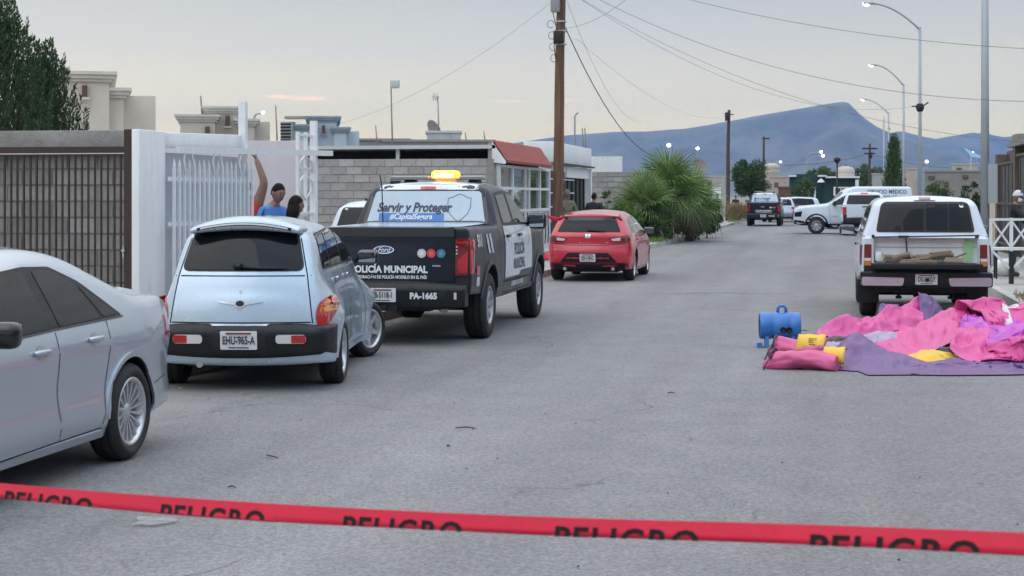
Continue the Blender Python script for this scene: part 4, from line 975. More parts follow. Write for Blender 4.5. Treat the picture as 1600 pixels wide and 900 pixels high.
def asphalt():
    m = bpy.data.materials.new('worn_asphalt'); m.use_nodes = True; nt = m.node_tree; b = nt.nodes['Principled BSDF']; L = nt.links.new
    b.inputs['Roughness'].default_value = .82; b.inputs['Specular IOR Level'].default_value = .35
    def nd(t, **k):
        n = nt.nodes.new(t)
        for a, v in k.items(): setattr(n, a, v)
        return n
    tcn = nd('ShaderNodeTexCoord'); V = tcn.outputs['Object']
    def nz_(s, d=6, r=.6, vec=V):
        n = nd('ShaderNodeTexNoise'); n.inputs['Scale'].default_value = s; n.inputs['Detail'].default_value = d; n.inputs['Roughness'].default_value = r; L(vec, n.inputs['Vector']); return n.outputs[0]
    def mr(v, a, b_, c, d):
        n = nd('ShaderNodeMapRange'); n.inputs[1].default_value = a; n.inputs[2].default_value = b_; n.inputs[3].default_value = c; n.inputs[4].default_value = d; L(v, n.inputs[0]); return n.outputs[0]
    def mix(f, c1, c2, bt='MIX'):
        n = nd('ShaderNodeMixRGB', blend_type=bt)
        for i, v in ((0, f), (1, c1), (2, c2)):
            if isinstance(v, (int, float)): n.inputs[i].default_value = v
            elif isinstance(v, tuple): n.inputs[i].default_value = (*v, 1)
            else: L(v, n.inputs[i])
        return n.outputs[0]
    st = nd('ShaderNodeMapping'); st.inputs['Scale'].default_value = (1, .22, 1); L(V, st.inputs[0])
    c = mix(mr(nz_(.35, 5, .6, st.outputs[0]), .3, .7, 0, 1), (.155, .154, .159), (.218, .216, .218))
    c = mix(mr(nz_(1.6, 8, .7), .42, .70, 0, .5), c, (.245, .241, .236))
    c = mix(mr(nz_(.8, 8, .72, st.outputs[0]), .58, .72, 0, .55), c, (.125, .123, .124))
    # aggregate speckle
    vo = nd('ShaderNodeTexVoronoi'); vo.inputs['Scale'].default_value = 70; L(V, vo.inputs['Vector'])
    hs = nd('ShaderNodeSeparateColor'); L(vo.outputs['Color'], hs.inputs[0])
    c = mix(1.0, c, mr(hs.outputs[0], 0, 1, .74, 1.24), 'MULTIPLY')
    c = mix(1.0, c, mr(nz_(24, 6, .75), .3, .7, .80, 1.18), 'MULTIPLY')
    c = mix(mr(nz_(13, 3, .5), .70, .76, 0, .75), c, (.07, .068, .066))
    c = mix(mr(nz_(9, 4, .6), .73, .80, 0, .6), c, (.38, .37, .36))
    # long rubbed tyre lanes and an old oil streak
    lane = nd('ShaderNodeMapping'); lane.inputs['Scale'].default_value = (.9, .02, 1); L(V, lane.inputs[0])
    c = mix(1.0, c, mr(nz_(1.0, 3, .5, lane.outputs[0]), .3, .7, .85, 1.13), 'MULTIPLY')
    oil = nd('ShaderNodeMapping'); oil.inputs['Scale'].default_value = (1.4, .35, 1); L(V, oil.inputs[0])
    c = mix(mr(nz_(.9, 7, .62, oil.outputs[0]), .62, .74, 0, .42), c, (.11, .105, .10))
    # dust gathered toward both kerbs
    sx = nd('ShaderNodeSeparateXYZ'); L(V, sx.inputs[0]); ab = nd('ShaderNodeMath', operation='ABSOLUTE'); ad = nd('ShaderNodeMath', operation='ADD'); ad.inputs[1].default_value = 1.6; L(sx.outputs[0], ad.inputs[0]); L(ad.outputs[0], ab.inputs[0])
    ed = nd('ShaderNodeMath', operation='MULTIPLY'); L(mr(ab.outputs[0], 3.3, 4.5, 0, 1), ed.inputs[0]); L(mr(nz_(1.1, 8, .7), .38, .66, 0, .85), ed.inputs[1])
    c = mix(ed.outputs[0], c, (.30, .27, .23))
    # cracks
    wv = nd('ShaderNodeMapping'); wv.inputs['Scale'].default_value = (1, .8, 1); L(V, wv.inputs[0])
    wa = nd('ShaderNodeVectorMath', operation='ADD'); nw = nd('ShaderNodeTexNoise'); nw.inputs['Scale'].default_value = 1.2; nw.inputs['Detail'].default_value = 5; L(V, nw.inputs['Vector'])
    L(wv.outputs[0], wa.inputs[0]); L(nw.outputs['Color'], wa.inputs[1])
    vc = nd('ShaderNodeTexVoronoi', feature='DISTANCE_TO_EDGE'); vc.inputs['Scale'].default_value = .33; L(wa.outputs[0], vc.inputs['Vector'])
    ck = nd('ShaderNodeMath', operation='MULTIPLY'); L(mr(vc.outputs['Distance'], .0, .006, 1, 0), ck.inputs[0]); L(mr(nz_(.5, 3), .50, .62, 0, .75), ck.inputs[1])
    c = mix(ck.outputs[0], c, (.05, .048, .047))
    L(c, b.inputs['Base Color'])
    bp = nd('ShaderNodeBump'); bp.inputs['Strength'].default_value = .3; bp.inputs['Distance'].default_value = .01
    hsum = nd('ShaderNodeMath', operation='ADD'); L(hs.outputs[0], hsum.inputs[0]); L(nz_(30, 6, .7), hsum.inputs[1]); L(hsum.outputs[0], bp.inputs['Height']); L(bp.outputs[0], b.inputs['Normal'])
    return m
M['asphalt'] = asphalt()
tag(noisy_sheet('road', -6.3, 3.0, -25, 168, 0, 40, 200, M['asphalt'], .012, .35), 'worn light grey asphalt road', kind='structure')
M['conc'] = mat('pavement_concrete', (.34, .33, .315), .9, var=.16, scale=2.2, bump=.25, bscale=30, dirt=((.20, .17, .13), 1.3, .52, .5))
M['conc2'] = mat('kerb_concrete', (.40, .39, .37), .9, var=.2, scale=4, bump=.3, bscale=25, dirt=((.18, .16, .14), 3, .5, .6))
M['dirt'] = mat('dry_dirt', (.20, .155, .11), .95, var=.3, scale=3, bump=.6, bscale=14)
def kerb_edge(y): return float(np.interp(y, [-30, 22, 45, 70, 170], [-6.15, -6.15, -5.95, -5.55, -5.5]))
# left pavement slabs, each slab a piece
pv = tag(link('pavement', None), 'concrete pavement along the house fronts', kind='structure')
ys = list(np.arange(8, 125, 3.0)); rr = random.Random(4)
for i in range(len(ys) - 1):
    y0, y1 = ys[i] + .008, ys[i + 1] - .008; e0, e1 = kerb_edge(y0), kerb_edge(y1); z = .125 + rr.uniform(-.006, .006)
    mb = MB(); mb.prism([(-8.05, y0), (e0 - .16, y0), (e1 - .16, y1), (-8.05, y1)], -.02, z); mb.build('slab', M['conc'], pv)
    mb = MB(); mb.prism([(e0 - .15, y0), (e0, y0), (e1, y1), (e1 - .15, y1)], -.02, z + .012); bev_mesh(mb.mesh('x', M['conc2']), .01); mb.build('kerbstone', M['conc2'], pv)
# weeds and dirt line in the left gutter
mb = MB(); mb.prism([(-30, 8), (-8.06, 8), (-8.06, 130), (-30, 130)], -.02, .118); tag(mb.build('yard_ground', M['conc']), 'concrete yards behind the fences', kind='structure')
# right pavement with bare dirt strip beside the kerb
pr = tag(link('pavement', None), 'concrete pavement with a bare dirt strip beside the railing', kind='structure')
ys = list(np.arange(20, 130, 3.0))
for i in range(len(ys) - 1):
    y0, y1 = ys[i] + .008, ys[i + 1] - .008; z = .13 + rr.uniform(-.006, .006)
    mb = MB(); mb.prism([(2.9, y0), (3.05, y0), (3.05, y1), (2.9, y1)], -.02, z + .01); mb.build('kerbstone', M['conc2'], pr)
    if y0 > 28.5:
        mb = MB(); mb.prism([(3.06, y0), (5.2, y0), (5.2, y1), (3.06, y1)], -.02, z); mb.build('slab', M['conc'], pr)
vs = []; fs = []
for j in range(25):
    for i in range(13):
        x = 3.06 + 3.2 * i / 12; y = 20 + 9.6 * j / 24; vs.append((x, y, .10 + .05 * noise.noise((x * 1.3, y * 1.3, 0)) + .03 * noise.noise((x * 5, y * 5, 2))))
for j in range(24):
    for i in range(12): a = j * 13 + i; fs.append((a, a + 1, a + 14, a + 13))
mb = MB(); mb.add(vs, fs, 0, True); mb.build('dirt_strip', M['dirt'], pr)
mb = MB(); mb.prism([(5.2, 20), (40, 20), (40, 130), (5.2, 130)], -.02, .12); tag(mb.build('yard_ground', M['dirt']), 'bare yards on the far pavement side', kind='structure')

# ------------------------------------------------------------------ mountains and haze
def ridge(name, label, prof, D0, D1, D2, seed, m, gul):
    nx, ny = 260, 46; vs = []; fs = []; pxs = [p[0] for p in prof]; pys = [p[1] for p in prof]
    for j in range(ny + 1):
        t = j / ny
        for i in range(nx + 1):
            px = pxs[0] + (pxs[-1] - pxs[0]) * i / nx; py = np.interp(px, pxs, pys); h = ht(py, D1)
            D = D0 + (D1 - D0) * t / .72 if t < .72 else D1 + (D2 - D1) * (t - .72) / .28
            f = (t / .72) if t < .72 else 1 - (t - .72) / .28 * .9
            f = f ** 1.25 if t < .72 else f
            p = at(px, D); q = (p.x * .0011, p.y * .0011 * .6, seed)
            rg = 1 - abs(noise.fractal(Vector(q), 1.0, 2.0, 5)) * 1.6
            rg2 = noise.fractal(Vector((q[0] * 4, q[1] * 4, seed + 5)), 1.0, 2.0, 4)
            w = 4 * f * (1 - f) if t < .72 else 0.2
            z = max(-20, h * f + gul * w * (rg - .6) + gul * .28 * rg2 * (w * .8 + .05 * (t > .6)))
            z = min(z, EYE + (h - EYE) * D / D1 * (1 if t >= .70 else .97))
            vs.append((p.x, p.y, z))
    for j in range(ny):
        for i in range(nx): a = j * (nx + 1) + i; fs.append((a, a + 1, a + nx + 2, a + nx + 1))
    mb = MB(); mb.add(vs, fs, 0, True); return tag(mb.build(name, m), label, kind='structure')
M['rock'] = mat('dry_mountain', (.15, .13, .105), .95, var=.6, scale=.006, dirt=((.045, .055, .035), .012, .44, .85), bump=.3, bscale=.02)
ridge('mountain', 'long blue mountain with a flat-topped peak behind the street',
      [(500, 300), (700, 243), (800, 224), (878, 212), (960, 206), (1010, 205), (1070, 201), (1130, 190), (1200, 178), (1260, 168), (1300, 161), (1318, 159), (1327, 161), (1336, 171), (1350, 184), (1370, 198), (1390, 207), (1420, 216), (1470, 232), (1540, 262), (1600, 290), (1680, 302)], 3000, 4600, 5400, 2.0, M['rock'], 150)
ridge('mountain', 'lower jagged range behind the right side of the street',
      [(1200, 290), (1330, 240), (1385, 210), (1402, 205), (1414, 206), (1440, 213), (1462, 217), (1490, 212), (1520, 207), (1545, 209), (1568, 214), (1590, 212), (1640, 216), (1750, 230), (1900, 270), (2000, 300)], 4300, 5300, 5600, 9.0, M['rock'], 110)
hz = MB(); hz.box((0, 2750, 160), (15000, 6100, 324))
hm = bpy.data.materials.new('haze_air'); hm.use_nodes = True; nt = hm.node_tree
for n in list(nt.nodes): nt.nodes.remove(n)
o_ = nt.nodes.new('ShaderNodeOutputMaterial'); pvn = nt.nodes.new('ShaderNodeVolumePrincipled'); pvn.inputs['Color'].default_value = (.25, .50, 1.0, 1); pvn.inputs['Density'].default_value = .00014
pvn.inputs['Anisotropy'].default_value = 0.0; pvn.inputs['Density Attribute'].default_value = ''; hm.cycles.homogeneous_volume = True; nt.links.new(pvn.outputs[0], o_.inputs['Volume'])
tag(hz.build('haze', hm), 'pale blue evening haze over the valley', kind='stuff')

# ------------------------------------------------------------------ block walls
M['block'] = mat('concrete_block', (.33, .315, .30), .95, dirt=((.20, .185, .17), 2.3, .56, .5), var=.22, scale=7, bump=.5, bscale=60, rand=.16)
M['block2'] = mat('pale_concrete_block', (.40, .41, .40), .95, var=.12, scale=7, bump=.4, bscale=60)
M['mortar'] = mat('mortar', (.25, .24, .23), .95, var=.2, scale=10, bump=.4)
def _blk(w):
    mb = MB(); mb.box((w / 2, 0, .095), (w - .012, .15, .178)); me = mb.mesh('block', M['block']); return bev_mesh(me, .006, 1)
BLK = {.4: _blk(.4), .2: _blk(.2)}
BLK2 = BLK[.4].copy(); BLK2.materials[0] = M['block2']
def block_wall(name, label, p0, p1, z0, z1, pale=(), steps=None, blocks=True):
    """wall of stretcher-bond blocks from p0 to p1 (XY); steps: [(fraction, z)] lowers the top"""
    p0, p1 = Vector((*p0, 0)), Vector((*p1, 0)); d = p1 - p0; Lw = d.length; a = math.atan2(d.y, d.x)
    root = thing(name, label, 'wall', (p0.x, p0.y, z0), a); n = int(Lw / .4); rows = int((z1 - z0) / .2 + .01)
    top = lambda x: z1 if not steps else [z for f, z in steps if x / Lw <= f][0]
    rnd = random.Random(int(Lw * 100)); mb = MB(); seg = steps or [(1.0, z1)]; pf = 0
    for f, z in seg: mb.box(((pf + f) / 2 * Lw, 0, (z - z0) / 2 - .008), ((f - pf) * Lw - .004, .128, z - z0 - .02)); pf = f
    mb.build('mortar', M['mortar'], root)
    for r_ in range(rows):
        x = 0.0; odd = r_ % 2
        while x < Lw - .15:
            w = .2 if (odd and x == 0) or Lw - x < .39 else .4
            if z0 + (r_ + 1) * .2 <= top(x + w / 2) + .01:
                me = BLK2 if (r_, round(x / .4)) in pale else BLK[w]
                link('block', me, root, (x, rnd.uniform(-.006, .006), r_ * .2 + .002), (0, 0, rnd.uniform(-.006, .006)))
            x += w
    return root
# block wall behind the brown barred gate
block_wall('block_wall', 'grey concrete block wall behind the brown barred gate', (-12.4, 19.25), (-8.0, 19.25), .1, 2.3, pale={(6, 8)})
mb = MB(); mb.box((-10.33, 19.12, 2.435), (4.45, .24, .27)); o = mb.build('concrete_beam', mat('rough_concrete', (.26, .25, .24), .95, var=.25, scale=3, bump=.6, bscale=25, dirt=((.10, .095, .09), 4, .55, .7))); bev_mesh(o.data, .012)
tag(o, 'rough grey concrete beam on top of the block wall', 'beam')
# brown gate
M['brown'] = mat('brown_iron', (.032, .017, .014), .5, var=.3, scale=12, rvar=.1)
g = thing('barred_gate', 'dark brown iron gate of thin vertical bars at the left edge', 'gate', (-8.09, 18.62, .12))
mb = MB(); mb.box((-2.1, 0, 2.20), (4.2, .07, .075)); mb.box((-2.1, 0, 2.14), (4.2, .03, .02)); mb.build('top_rail', M['brown'], g)
mb = MB(); mb.box((-2.1, 0, .12), (4.2, .05, .06)); mb.build('bottom_rail', M['brown'], g)
mb = MB(); mb.box((-.05, 0, 1.22), (.10, .10, 2.44)); mb.build('post', M['brown'], g)
mb = MB(); mb.box((-1.83, .01, 1.12), (.07, .06, 2.1)); mb.build('post', M['brown'], g)
mb = MB(); mb.box((-.105, -.03, .98), (.03, .04, .14)); mb.tube([(-.10, -.05, 1.0), (-.10, -.09, 1.0)], .02, 8); mb.build('latch', M['steelw'], g)
bm_ = MB(); bm_.box((0, 0, 1.13), (.021, .021, 2.02)); bme = bm_.mesh('bar', M['brown'])
for i in range(46):
    x = -.16 - i * .083
    if abs(x + 1.83) > .05: link('bar', bme, g, (x, rr.uniform(-.004, .004), 0), (0, 0, rr.uniform(-.1, .1)))

# ------------------------------------------------------------------ white sliding gate and front wall, line X = -8
M['wpaint'] = mat('white_wall_paint', (.72, .73, .74), .75, var=.09, scale=3.5, bump=.2, bscale=24, dirt=((.40, .385, .36), 5, .56, .55), stretch=(1, 1, .28))
M['wiron'] = mat('white_iron', (.72, .74, .76), .45, var=.08, scale=8, dirt=((.35, .33, .31), 9, .62, .5))
w = thing('white_front_wall', 'white painted pillar and lintel framing the white sliding gate', 'wall', (-8, 18.55, .1))
mb = MB(); mb.box((-.03, .38, 1.23), (.10, .80, 2.46)); o = mb.build('pillar', M['wpaint'], w); bev_mesh(o.data, .015)
mb = MB(); mb.add([(-.25, .78, 2.27), (.0, .78, 2.27), (.0, 3.55, 2.33), (-.25, 3.55, 2.33), (-.25, .78, 2.45), (0, .78, 2.45), (0, 3.55, 2.52), (-.25, 3.55, 2.52)], [(3, 2, 1, 0), (4, 5, 6, 7), (0, 1, 5, 4), (1, 2, 6, 5), (2, 3, 7, 6), (3, 0, 4, 7)])
o = mb.build('lintel', M['wpaint'], w); bev_mesh(o.data, .012)
g = thing('white_gate', 'white iron picket gate with pointed bars between the white pillar and the tall post', 'gate', (-7.93, 19.35, .12))
mb = MB(); mb.box((-.16, 1.47, 1.12), (.012, 2.98, 2.14)); mb.build('sheet_panel', mat('shade_sheet', (.52, .55, .58), .5, var=.06, scale=4), g)  # sheet coloured darker than the pickets to paint shade into the gaps
for z in (.12, 1.30, 1.86): mb = MB(); mb.box((0, 1.47, z), (.035, 3.0, .05)); mb.build('rail', M['wiron'], g)
pk = MB(); pk.box((0, 0, 1.02), (.03, .05, 1.96)); pk.lathe([(.02, 2.0), (.024, 2.03), (.001, 2.12)], 6, 'Z'); pkm = pk.mesh('picket', M['wiron'])
for i in range(18): link('picket', pkm, g, (.03, .06 + i * .167, 0))
for k in range(3):      # forged ornaments
    y = .45 + k * 1.0; mb = MB()
    for sg in (-1, 1):
        mb.tube([(.06, y + sg * .12, 1.92), (.06, y + sg * .16, 2.10), (.06, y + sg * .08, 2.24)], .012, 5)
    mb.tube([(.06, y - .16, 2.24), (.06, y + .16, 2.24)], .014, 5)
    mb.build('ornament', M['wiron'], g)
# tall posts and the long guide rail
p = thing('gate_frame', 'white square-tube gate frame with two tall posts and a long horizontal rail', 'frame', (-7.98, 0, .1))
for (y, zt) in ((22.1, 2.98), (25.36, 2.86)):
    mb = MB(); mb.box((0, y, zt / 2), (.10, .10, zt)); mb.build('post', M['wiron'], p)
mb = MB(); mb.bar((.09, 19.5, 2.24), (.09, 26.0, 2.36), .07, .085); mb.build('guide_rail', M['wiron'], p)
mb = MB()
for y in (24.6, 25.0): mb.bar((-.02, y, 1.35), (-.02, y, 2.66), .05)
for z in (1.4, 2.1, 2.62): mb.bar((-.02, 24.6, z), (-.02, 25.5, z), .035)
for sg in (1, -1):
    mb.tube([(-.02, 25.0, 1.6), (-.02, 25.0 + sg * .28, 1.75), (-.02, 25.0 + sg * .3, 1.9), (-.02, 25.0 + sg * .1, 1.98)], .018, 6); mb.tube([(-.02, 25.0, 2.3), (-.02, 25.0 + sg * .28, 2.2), (-.02, 25.0 + sg * .3, 2.05)], .018, 6)
mb.build('scroll_panel', M['wiron'], p)
M['lilac'] = mat('lilac_wall_paint', (.51, .48, .51), .85, var=.08, scale=2.5, bump=.12, bscale=25, dirt=((.34, .33, .32), 3, .58, .45), stretch=(1, 1, .3))
mb = MB(); mb.box((-11.3, 25.75, 1.38), (6.0, .18, 2.56)); o = mb.build('party_wall', M['lilac']); bev_mesh(o.data, .012)
tag(o, 'plain lilac grey wall behind the people at the gate', 'wall')

# ------------------------------------------------------------------ second yard: block side wall and carport roof
block_wall('block_wall', 'tall grey concrete block wall behind the police pickup', (-13.2, 40.25), (-8.05, 40.25), .1, 2.7, pale={(11, 12)})
cp = thing('carport', 'pale flat carport roof with a dark gap above the block wall', 'roof', (-8, 40.6, .1))
mb = MB(); mb.box((-3.1, 2.4, 2.89), (6.1, 5.0, .09)); mb.build('roof_sheet', mat('pale_fascia', (.50, .52, .53), .6, var=.08, scale=3), cp)
for x in (-.12, -2.6, -5.1): mb = MB(); mb.box((x, .12, 1.42), (.09, .09, 2.84)); mb.build('post', M['wiron'], cp)
mb = MB(); mb.box((-3.1, 1.6, 1.42), (6.0, .15, 2.84)); mb.build('back_wall', mat('gap_shade_black', (.02, .018, .018), .9, var=.2), cp)  # near-black colour puts the shade of the roof gap on this wall

# ------------------------------------------------------------------ house with red awning and glazed gate
h = thing('awning_house', 'house front with red sheet awning over a white glazed gate', 'house', (-8, 40.5, .1))
M['redroof'] = mat('red_tile_sheet', (.30, .055, .045), .7, var=.2, scale=4, bump=.35, bscale=18, dirt=((.20, .08, .07), 3, .5, .5))
mb = MB()
n = 34; vs = []
for i in range(n + 1):
    y = 7.0 * i / n; wv = .022 * math.sin(i * 2.2)
    for t in np.linspace(0, 1, 7): vs.append((-.12 + .36 * t, y + .0, 3.06 - .52 * t + wv * .6 + .02 * math.sin(t * 14) * .6))
fs = [(i * 7 + j, i * 7 + j + 1, (i + 1) * 7 + j + 1, (i + 1) * 7 + j) for i in range(n) for j in range(6)]
mb.add(vs, fs, 0, True); b0 = len(vs); mb.add([(v[0], v[1], v[2] - .05) for v in vs], [f[::-1] for f in fs], 0, True)
mb.add([vs[6], vs[n * 7 + 6], Vector(vs[n * 7 + 6]) + Vector((0, 0, -.06)), Vector(vs[6]) + Vector((0, 0, -.06))], [(3, 2, 1, 0)])
mb.build('awning', M['redroof'], h)
for y in (.0, 6.95): mb = MB(); mb.prism([(-.14, 2.5), (.20, 2.46), (.22, 2.52), (-.14, 3.02)], y, y + .05, 0, Matrix(((1, 0, 0, 0), (0, 0, 1, 0), (0, 1, 0, 0), (0, 0, 0, 1)))); mb.build('gable_board', M['wpaint'], h)
mb = MB(); mb.box((-2.9, 5.0, 1.2), (4.0, 5.6, 2.4)); mb.box((-.20, 3.5, 2.74), (.10, 6.9, .52)); mb.build('wall', mat('house_wall_grey', (.30, .28, .27), .9, var=.12, scale=2), h)
gf = MB()
for y in (.15, 1.9, 3.75, 4.35, 6.1, 7.75): gf.box((.0, y, 1.23), (.09, .13, 2.46))
for z in (.08, 1.28, 1.86, 2.42): gf.box((.0, 3.95, z), (.07, 7.7, .07))
gf.build('gate_frame', M['wiron'], h)
for (a, b_) in ((.21, 1.84), (1.96, 3.69), (3.81, 4.29), (4.41, 6.04), (6.16, 7.69)):
    mb = MB(); mb.box((-.02, (a + b_) / 2, .67), (.02, b_ - a, 1.15)); mb.build('gate_panel', mat('pale_gate_panel', (.58, .60, .62), .55, var=.06, scale=3), h)
    for z0, z1 in ((1.31, 1.83), (1.89, 2.39)): mb = MB(); mb.box((-.02, (a + b_) / 2, (z0 + z1) / 2), (.012, b_ - a, z1 - z0)); mb.build('pane', M['glass2'], h)
    nn = max(1, int((b_ - a) / .5))
    for k in range(nn):
        y = a + (k + .5) * (b_ - a) / nn; mb = MB(); mb.tube([(.03, y, .30), (.045, y + .03, .6), (.03, y, .9), (.045, y - .02, 1.12), (.03, y, 1.2)], .016, 5); mb.build('bar_ornament', M['black'], h)
mb = MB(); mb.box((.05, 4.07, .85), (.05, .16, .5)); mb.build('lock_plate', M['black'], h)

# ------------------------------------------------------------------ white parapet house with dark garage
h = thing('garage_house', 'white parapet house front over a dark open garage with thin bars', 'house', (-8, 48.7, .1))
mb = MB(); mb.box((-.4, 4.2, 2.98), (.9, 8.2, .62)); o = mb.build('parapet', M['wpaint'], h); bev_mesh(o.data, .02)
mb = MB(); mb.box((.10, 4.2, 2.645), (.12, 8.3, .05)); mb.build('dark_lip', M['black'], h)
mb = MB(); mb.box((-.05, 5.6, 2.42), (.10, 5.0, .34)); mb.build('sign_band', M['wpaint'], h)
mb = MB(); mb.box((-.05, 1.6, 2.50), (.10, 2.4, .16)); mb.build('lintel', M['wpaint'], h)
mb = MB(); mb.box((-.02, 8.1, 1.3), (.2, .28, 2.6)); mb.build('column', M['wpaint'], h)
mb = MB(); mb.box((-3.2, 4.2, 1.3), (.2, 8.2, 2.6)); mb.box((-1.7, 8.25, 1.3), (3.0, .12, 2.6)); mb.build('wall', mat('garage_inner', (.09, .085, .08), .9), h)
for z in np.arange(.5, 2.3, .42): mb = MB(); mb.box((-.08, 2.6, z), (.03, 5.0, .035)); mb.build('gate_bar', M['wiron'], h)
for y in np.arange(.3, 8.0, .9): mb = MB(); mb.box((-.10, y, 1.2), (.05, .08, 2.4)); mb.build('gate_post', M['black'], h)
mb = MB(); mb.box((-.14, 5.6, 1.1), (.03, 4.6, 2.2)); mb.build('shade_sheet', mat('garage_dark', (.03, .028, .028), .5), h)  # near-black sheet stands for the dark inside the open garage
block_wall('block_wall', 'grey concrete block wall behind the man in black', (-10.6, 63.4), (-7.05, 63.4), .1, 3.1, steps=[(.42, 3.1), (1.0, 2.7)])
mb = MB(); mb.box((-11, 66.2, 1.75), (6, .3, 3.2)); tag(mb.build('house_wall', M['wpaint']), 'white house wall showing above the stepped block wall', 'wall')

# low wall further on beyond the palm
M['blockfar'] = mat('far_block_wall', (.22, .215, .21), .95, var=.2, scale=3)
for y0, y1, zt, lb in ((67, 84, 2.55, 'long grey block wall behind the palm'), (84.4, 101, 2.35, 'grey garden wall beyond the palm beside the second wooden pole')):
    mb = MB(); mb.box((-7.7, (y0 + y1) / 2, zt / 2), (.2, y1 - y0, zt)); tag(mb.build('garden_wall', M['blockfar']), lb, 'wall')
mb = MB(); mb.box((-6.75, 105.5, 1.15), (.5, .35, 2.3)); tag(mb.build('gate_pillar', M['wpaint']), 'white gate pillar beside the dry bush', 'pillar')

# walls added out of view, right and behind, for the car reflections
for nm_, c_, sz_ in (('reflection_wall', (6.6, 2, 1.35), (.3, 46, 2.7)), ('reflection_wall', (-1, -34, 1.5), (46, .3, 3.0))):
    mb = MB(); mb.box(c_, sz_); tag(mb.build(nm_, M['blockfar']), 'plain block wall added out of view for the cars to reflect', kind='structure')

# seams and cracks in the asphalt
road = bpy.data.objects['road']
def crack(pts, w, seed):
    rs = random.Random(seed); P_ = []
    for i in range(len(pts) - 1):
        a, b_ = Vector((*pts[i], 0)), Vector((*pts[i + 1], 0)); n = max(3, int((b_ - a).length / .12))
        for j in range(n): q = a.lerp(b_, j / n); P_.append(q + Vector((rs.uniform(-.03, .03), rs.uniform(-.05, .05), 0)))
    vs = []
    for i, q in enumerate(P_):
        z = .012 * noise.noise((q.x * .35, q.y * .35, 3.1)) + .005; ww = w * rs.uniform(.3, 1.2) * min(1, i / 4 + .1, (len(P_) - i) / 4 + .1); t = (P_[min(i + 1, len(P_) - 1)] - P_[max(i - 1, 0)]).normalized(); nn = Vector((-t.y, t.x, 0)) * ww / 2
        vs += [(q.x + nn.x, q.y + nn.y, z), (q.x - nn.x, q.y - nn.y, z)]
    mb = MB(); mb.add(vs, [(2 * i, 2 * i + 1, 2 * i + 3, 2 * i + 2) for i in range(len(P_) - 1)]); mb.build('crack', M['crk'], road)
M['crk'] = mat('crack_tar', (.075, .072, .07), .9, var=.3, scale=9)
crack([(-.2, 46), (1.2, 46.4), (2.8, 46.2)], .10, 1); crack([(-3.2, 30), (-1.8, 30.6), (-.4, 30.4)], .05, 2); crack([(-5.2, 60), (-2.0, 60.8), (.8, 60.2)], .10, 6)
# ------------------------------------------------------------------ background houses over the walls on the left
def pxz(px, d): return at(px, d)
def stepped_house(name, label, d, blocks, col, cornice, wins=(), depth_=7.0, extra=None):
    """blocks: (px0, px1, py_top, set-back, colour factor, has cornice); facade faces down the street to the camera"""
    pc_ = (blocks[0][0] + blocks[-1][1]) / 2; c = at(pc_, d); root = thing(name, label, 'house', (c.x, c.y, 0), YAW - math.atan((pc_ - 800) / 2600)); loc_ = lambda px, dd: Vector(((px - pc_) / 2600 * dd, dd - d, 0)); wm = mat(name + '_render', col, .9, var=.10, scale=1.2, bump=.12, bscale=14, dirt=(tuple(k * .7 for k in col), 1.0, .58, .45))
    cm = mat(name + '_cornice', cornice, .85, var=.1, scale=3)
    for a, b_, py, back, cf, corn in blocks:
        dd = d + back; xa, xb = loc_(a, dd), loc_(b_, dd); z = ht(py, dd); w = (xb - xa).length
        m = wm if cf == 1 else mat(name + '_render_b', tuple(k * cf for k in col), .9, var=.08, scale=1.5)
        mid = (xa + xb) / 2; mb = MB(); mb.box((mid.x, mid.y + depth_ / 2, z / 2), (w, depth_, z)); mb.build('wall', m, root)
        if corn:
            for k, (g, hh) in enumerate(((.06, .07), (.12, .08), (.17, .07))):
                mb = MB(); mb.box((mid.x, mid.y + depth_ / 2, z - .17 + k * .075), (w + 2 * g, depth_ + 2 * g, hh)); mb.build('cornice', cm, root)
    for a, b_, p0, p1, back in wins:
        dd = d + back - .04; xa, xb = loc_(a, dd), loc_(b_, dd); mid = (xa + xb) / 2; z0, z1 = ht(p1, dd), ht(p0, dd); w = (xb - xa).length
        mb = MB(); mb.box((mid.x, mid.y - .02, (z0 + z1) / 2), (w, .12, z1 - z0)); wo = mb.build('window', mat('dark_opening', (.10, .055, .04), .6), root)
        mb = MB(); mb.box((mid.x, mid.y - .085, z0 - .03), (w + .1, .08, .05)); mb.build('sill', cm, wo)
    return root
stepped_house('beige_house', 'beige house with stepped parapet and cornices beside the conifer', 36, [(58, 100, 130, .3, 1, 1), (90, 170, 113, .0, 1, 1), (166, 192, 138, .2, 1, 1), (186, 241, 149, 1.2, 1.12, 0)], (.60, .53, .45), (.62, .57, .50), [(129, 137, 134, 152, .0)])
stepped_house('beige_house', 'smaller beige house with stepped parapet behind the white gate', 50, [(283, 336, 180, .0, .98, 1), (324, 377, 167, .6, 1, 1), (374, 397, 186, .3, .95, 1), (390, 421, 190, 1.5, 1.08, 0)], (.52, .48, .42), (.52, .50, .46), [(352, 359, 181, 197, .6), (321, 328, 198, 209, -.02)])
bh = stepped_house('blue_house', 'pale blue house with stepped parapet left of the antenna mast', 62, [(452, 488, 195, .0, 1, 1), (484, 526, 182, .5, 1.02, 1), (522, 541, 199, .2, 1, 1), (538, 561, 205, 1.0, 1.05, 0)], (.44, .52, .58), (.26, .33, .40), [(503, 508, 196, 209, .5), (482, 487, 211, 222, -.02)])
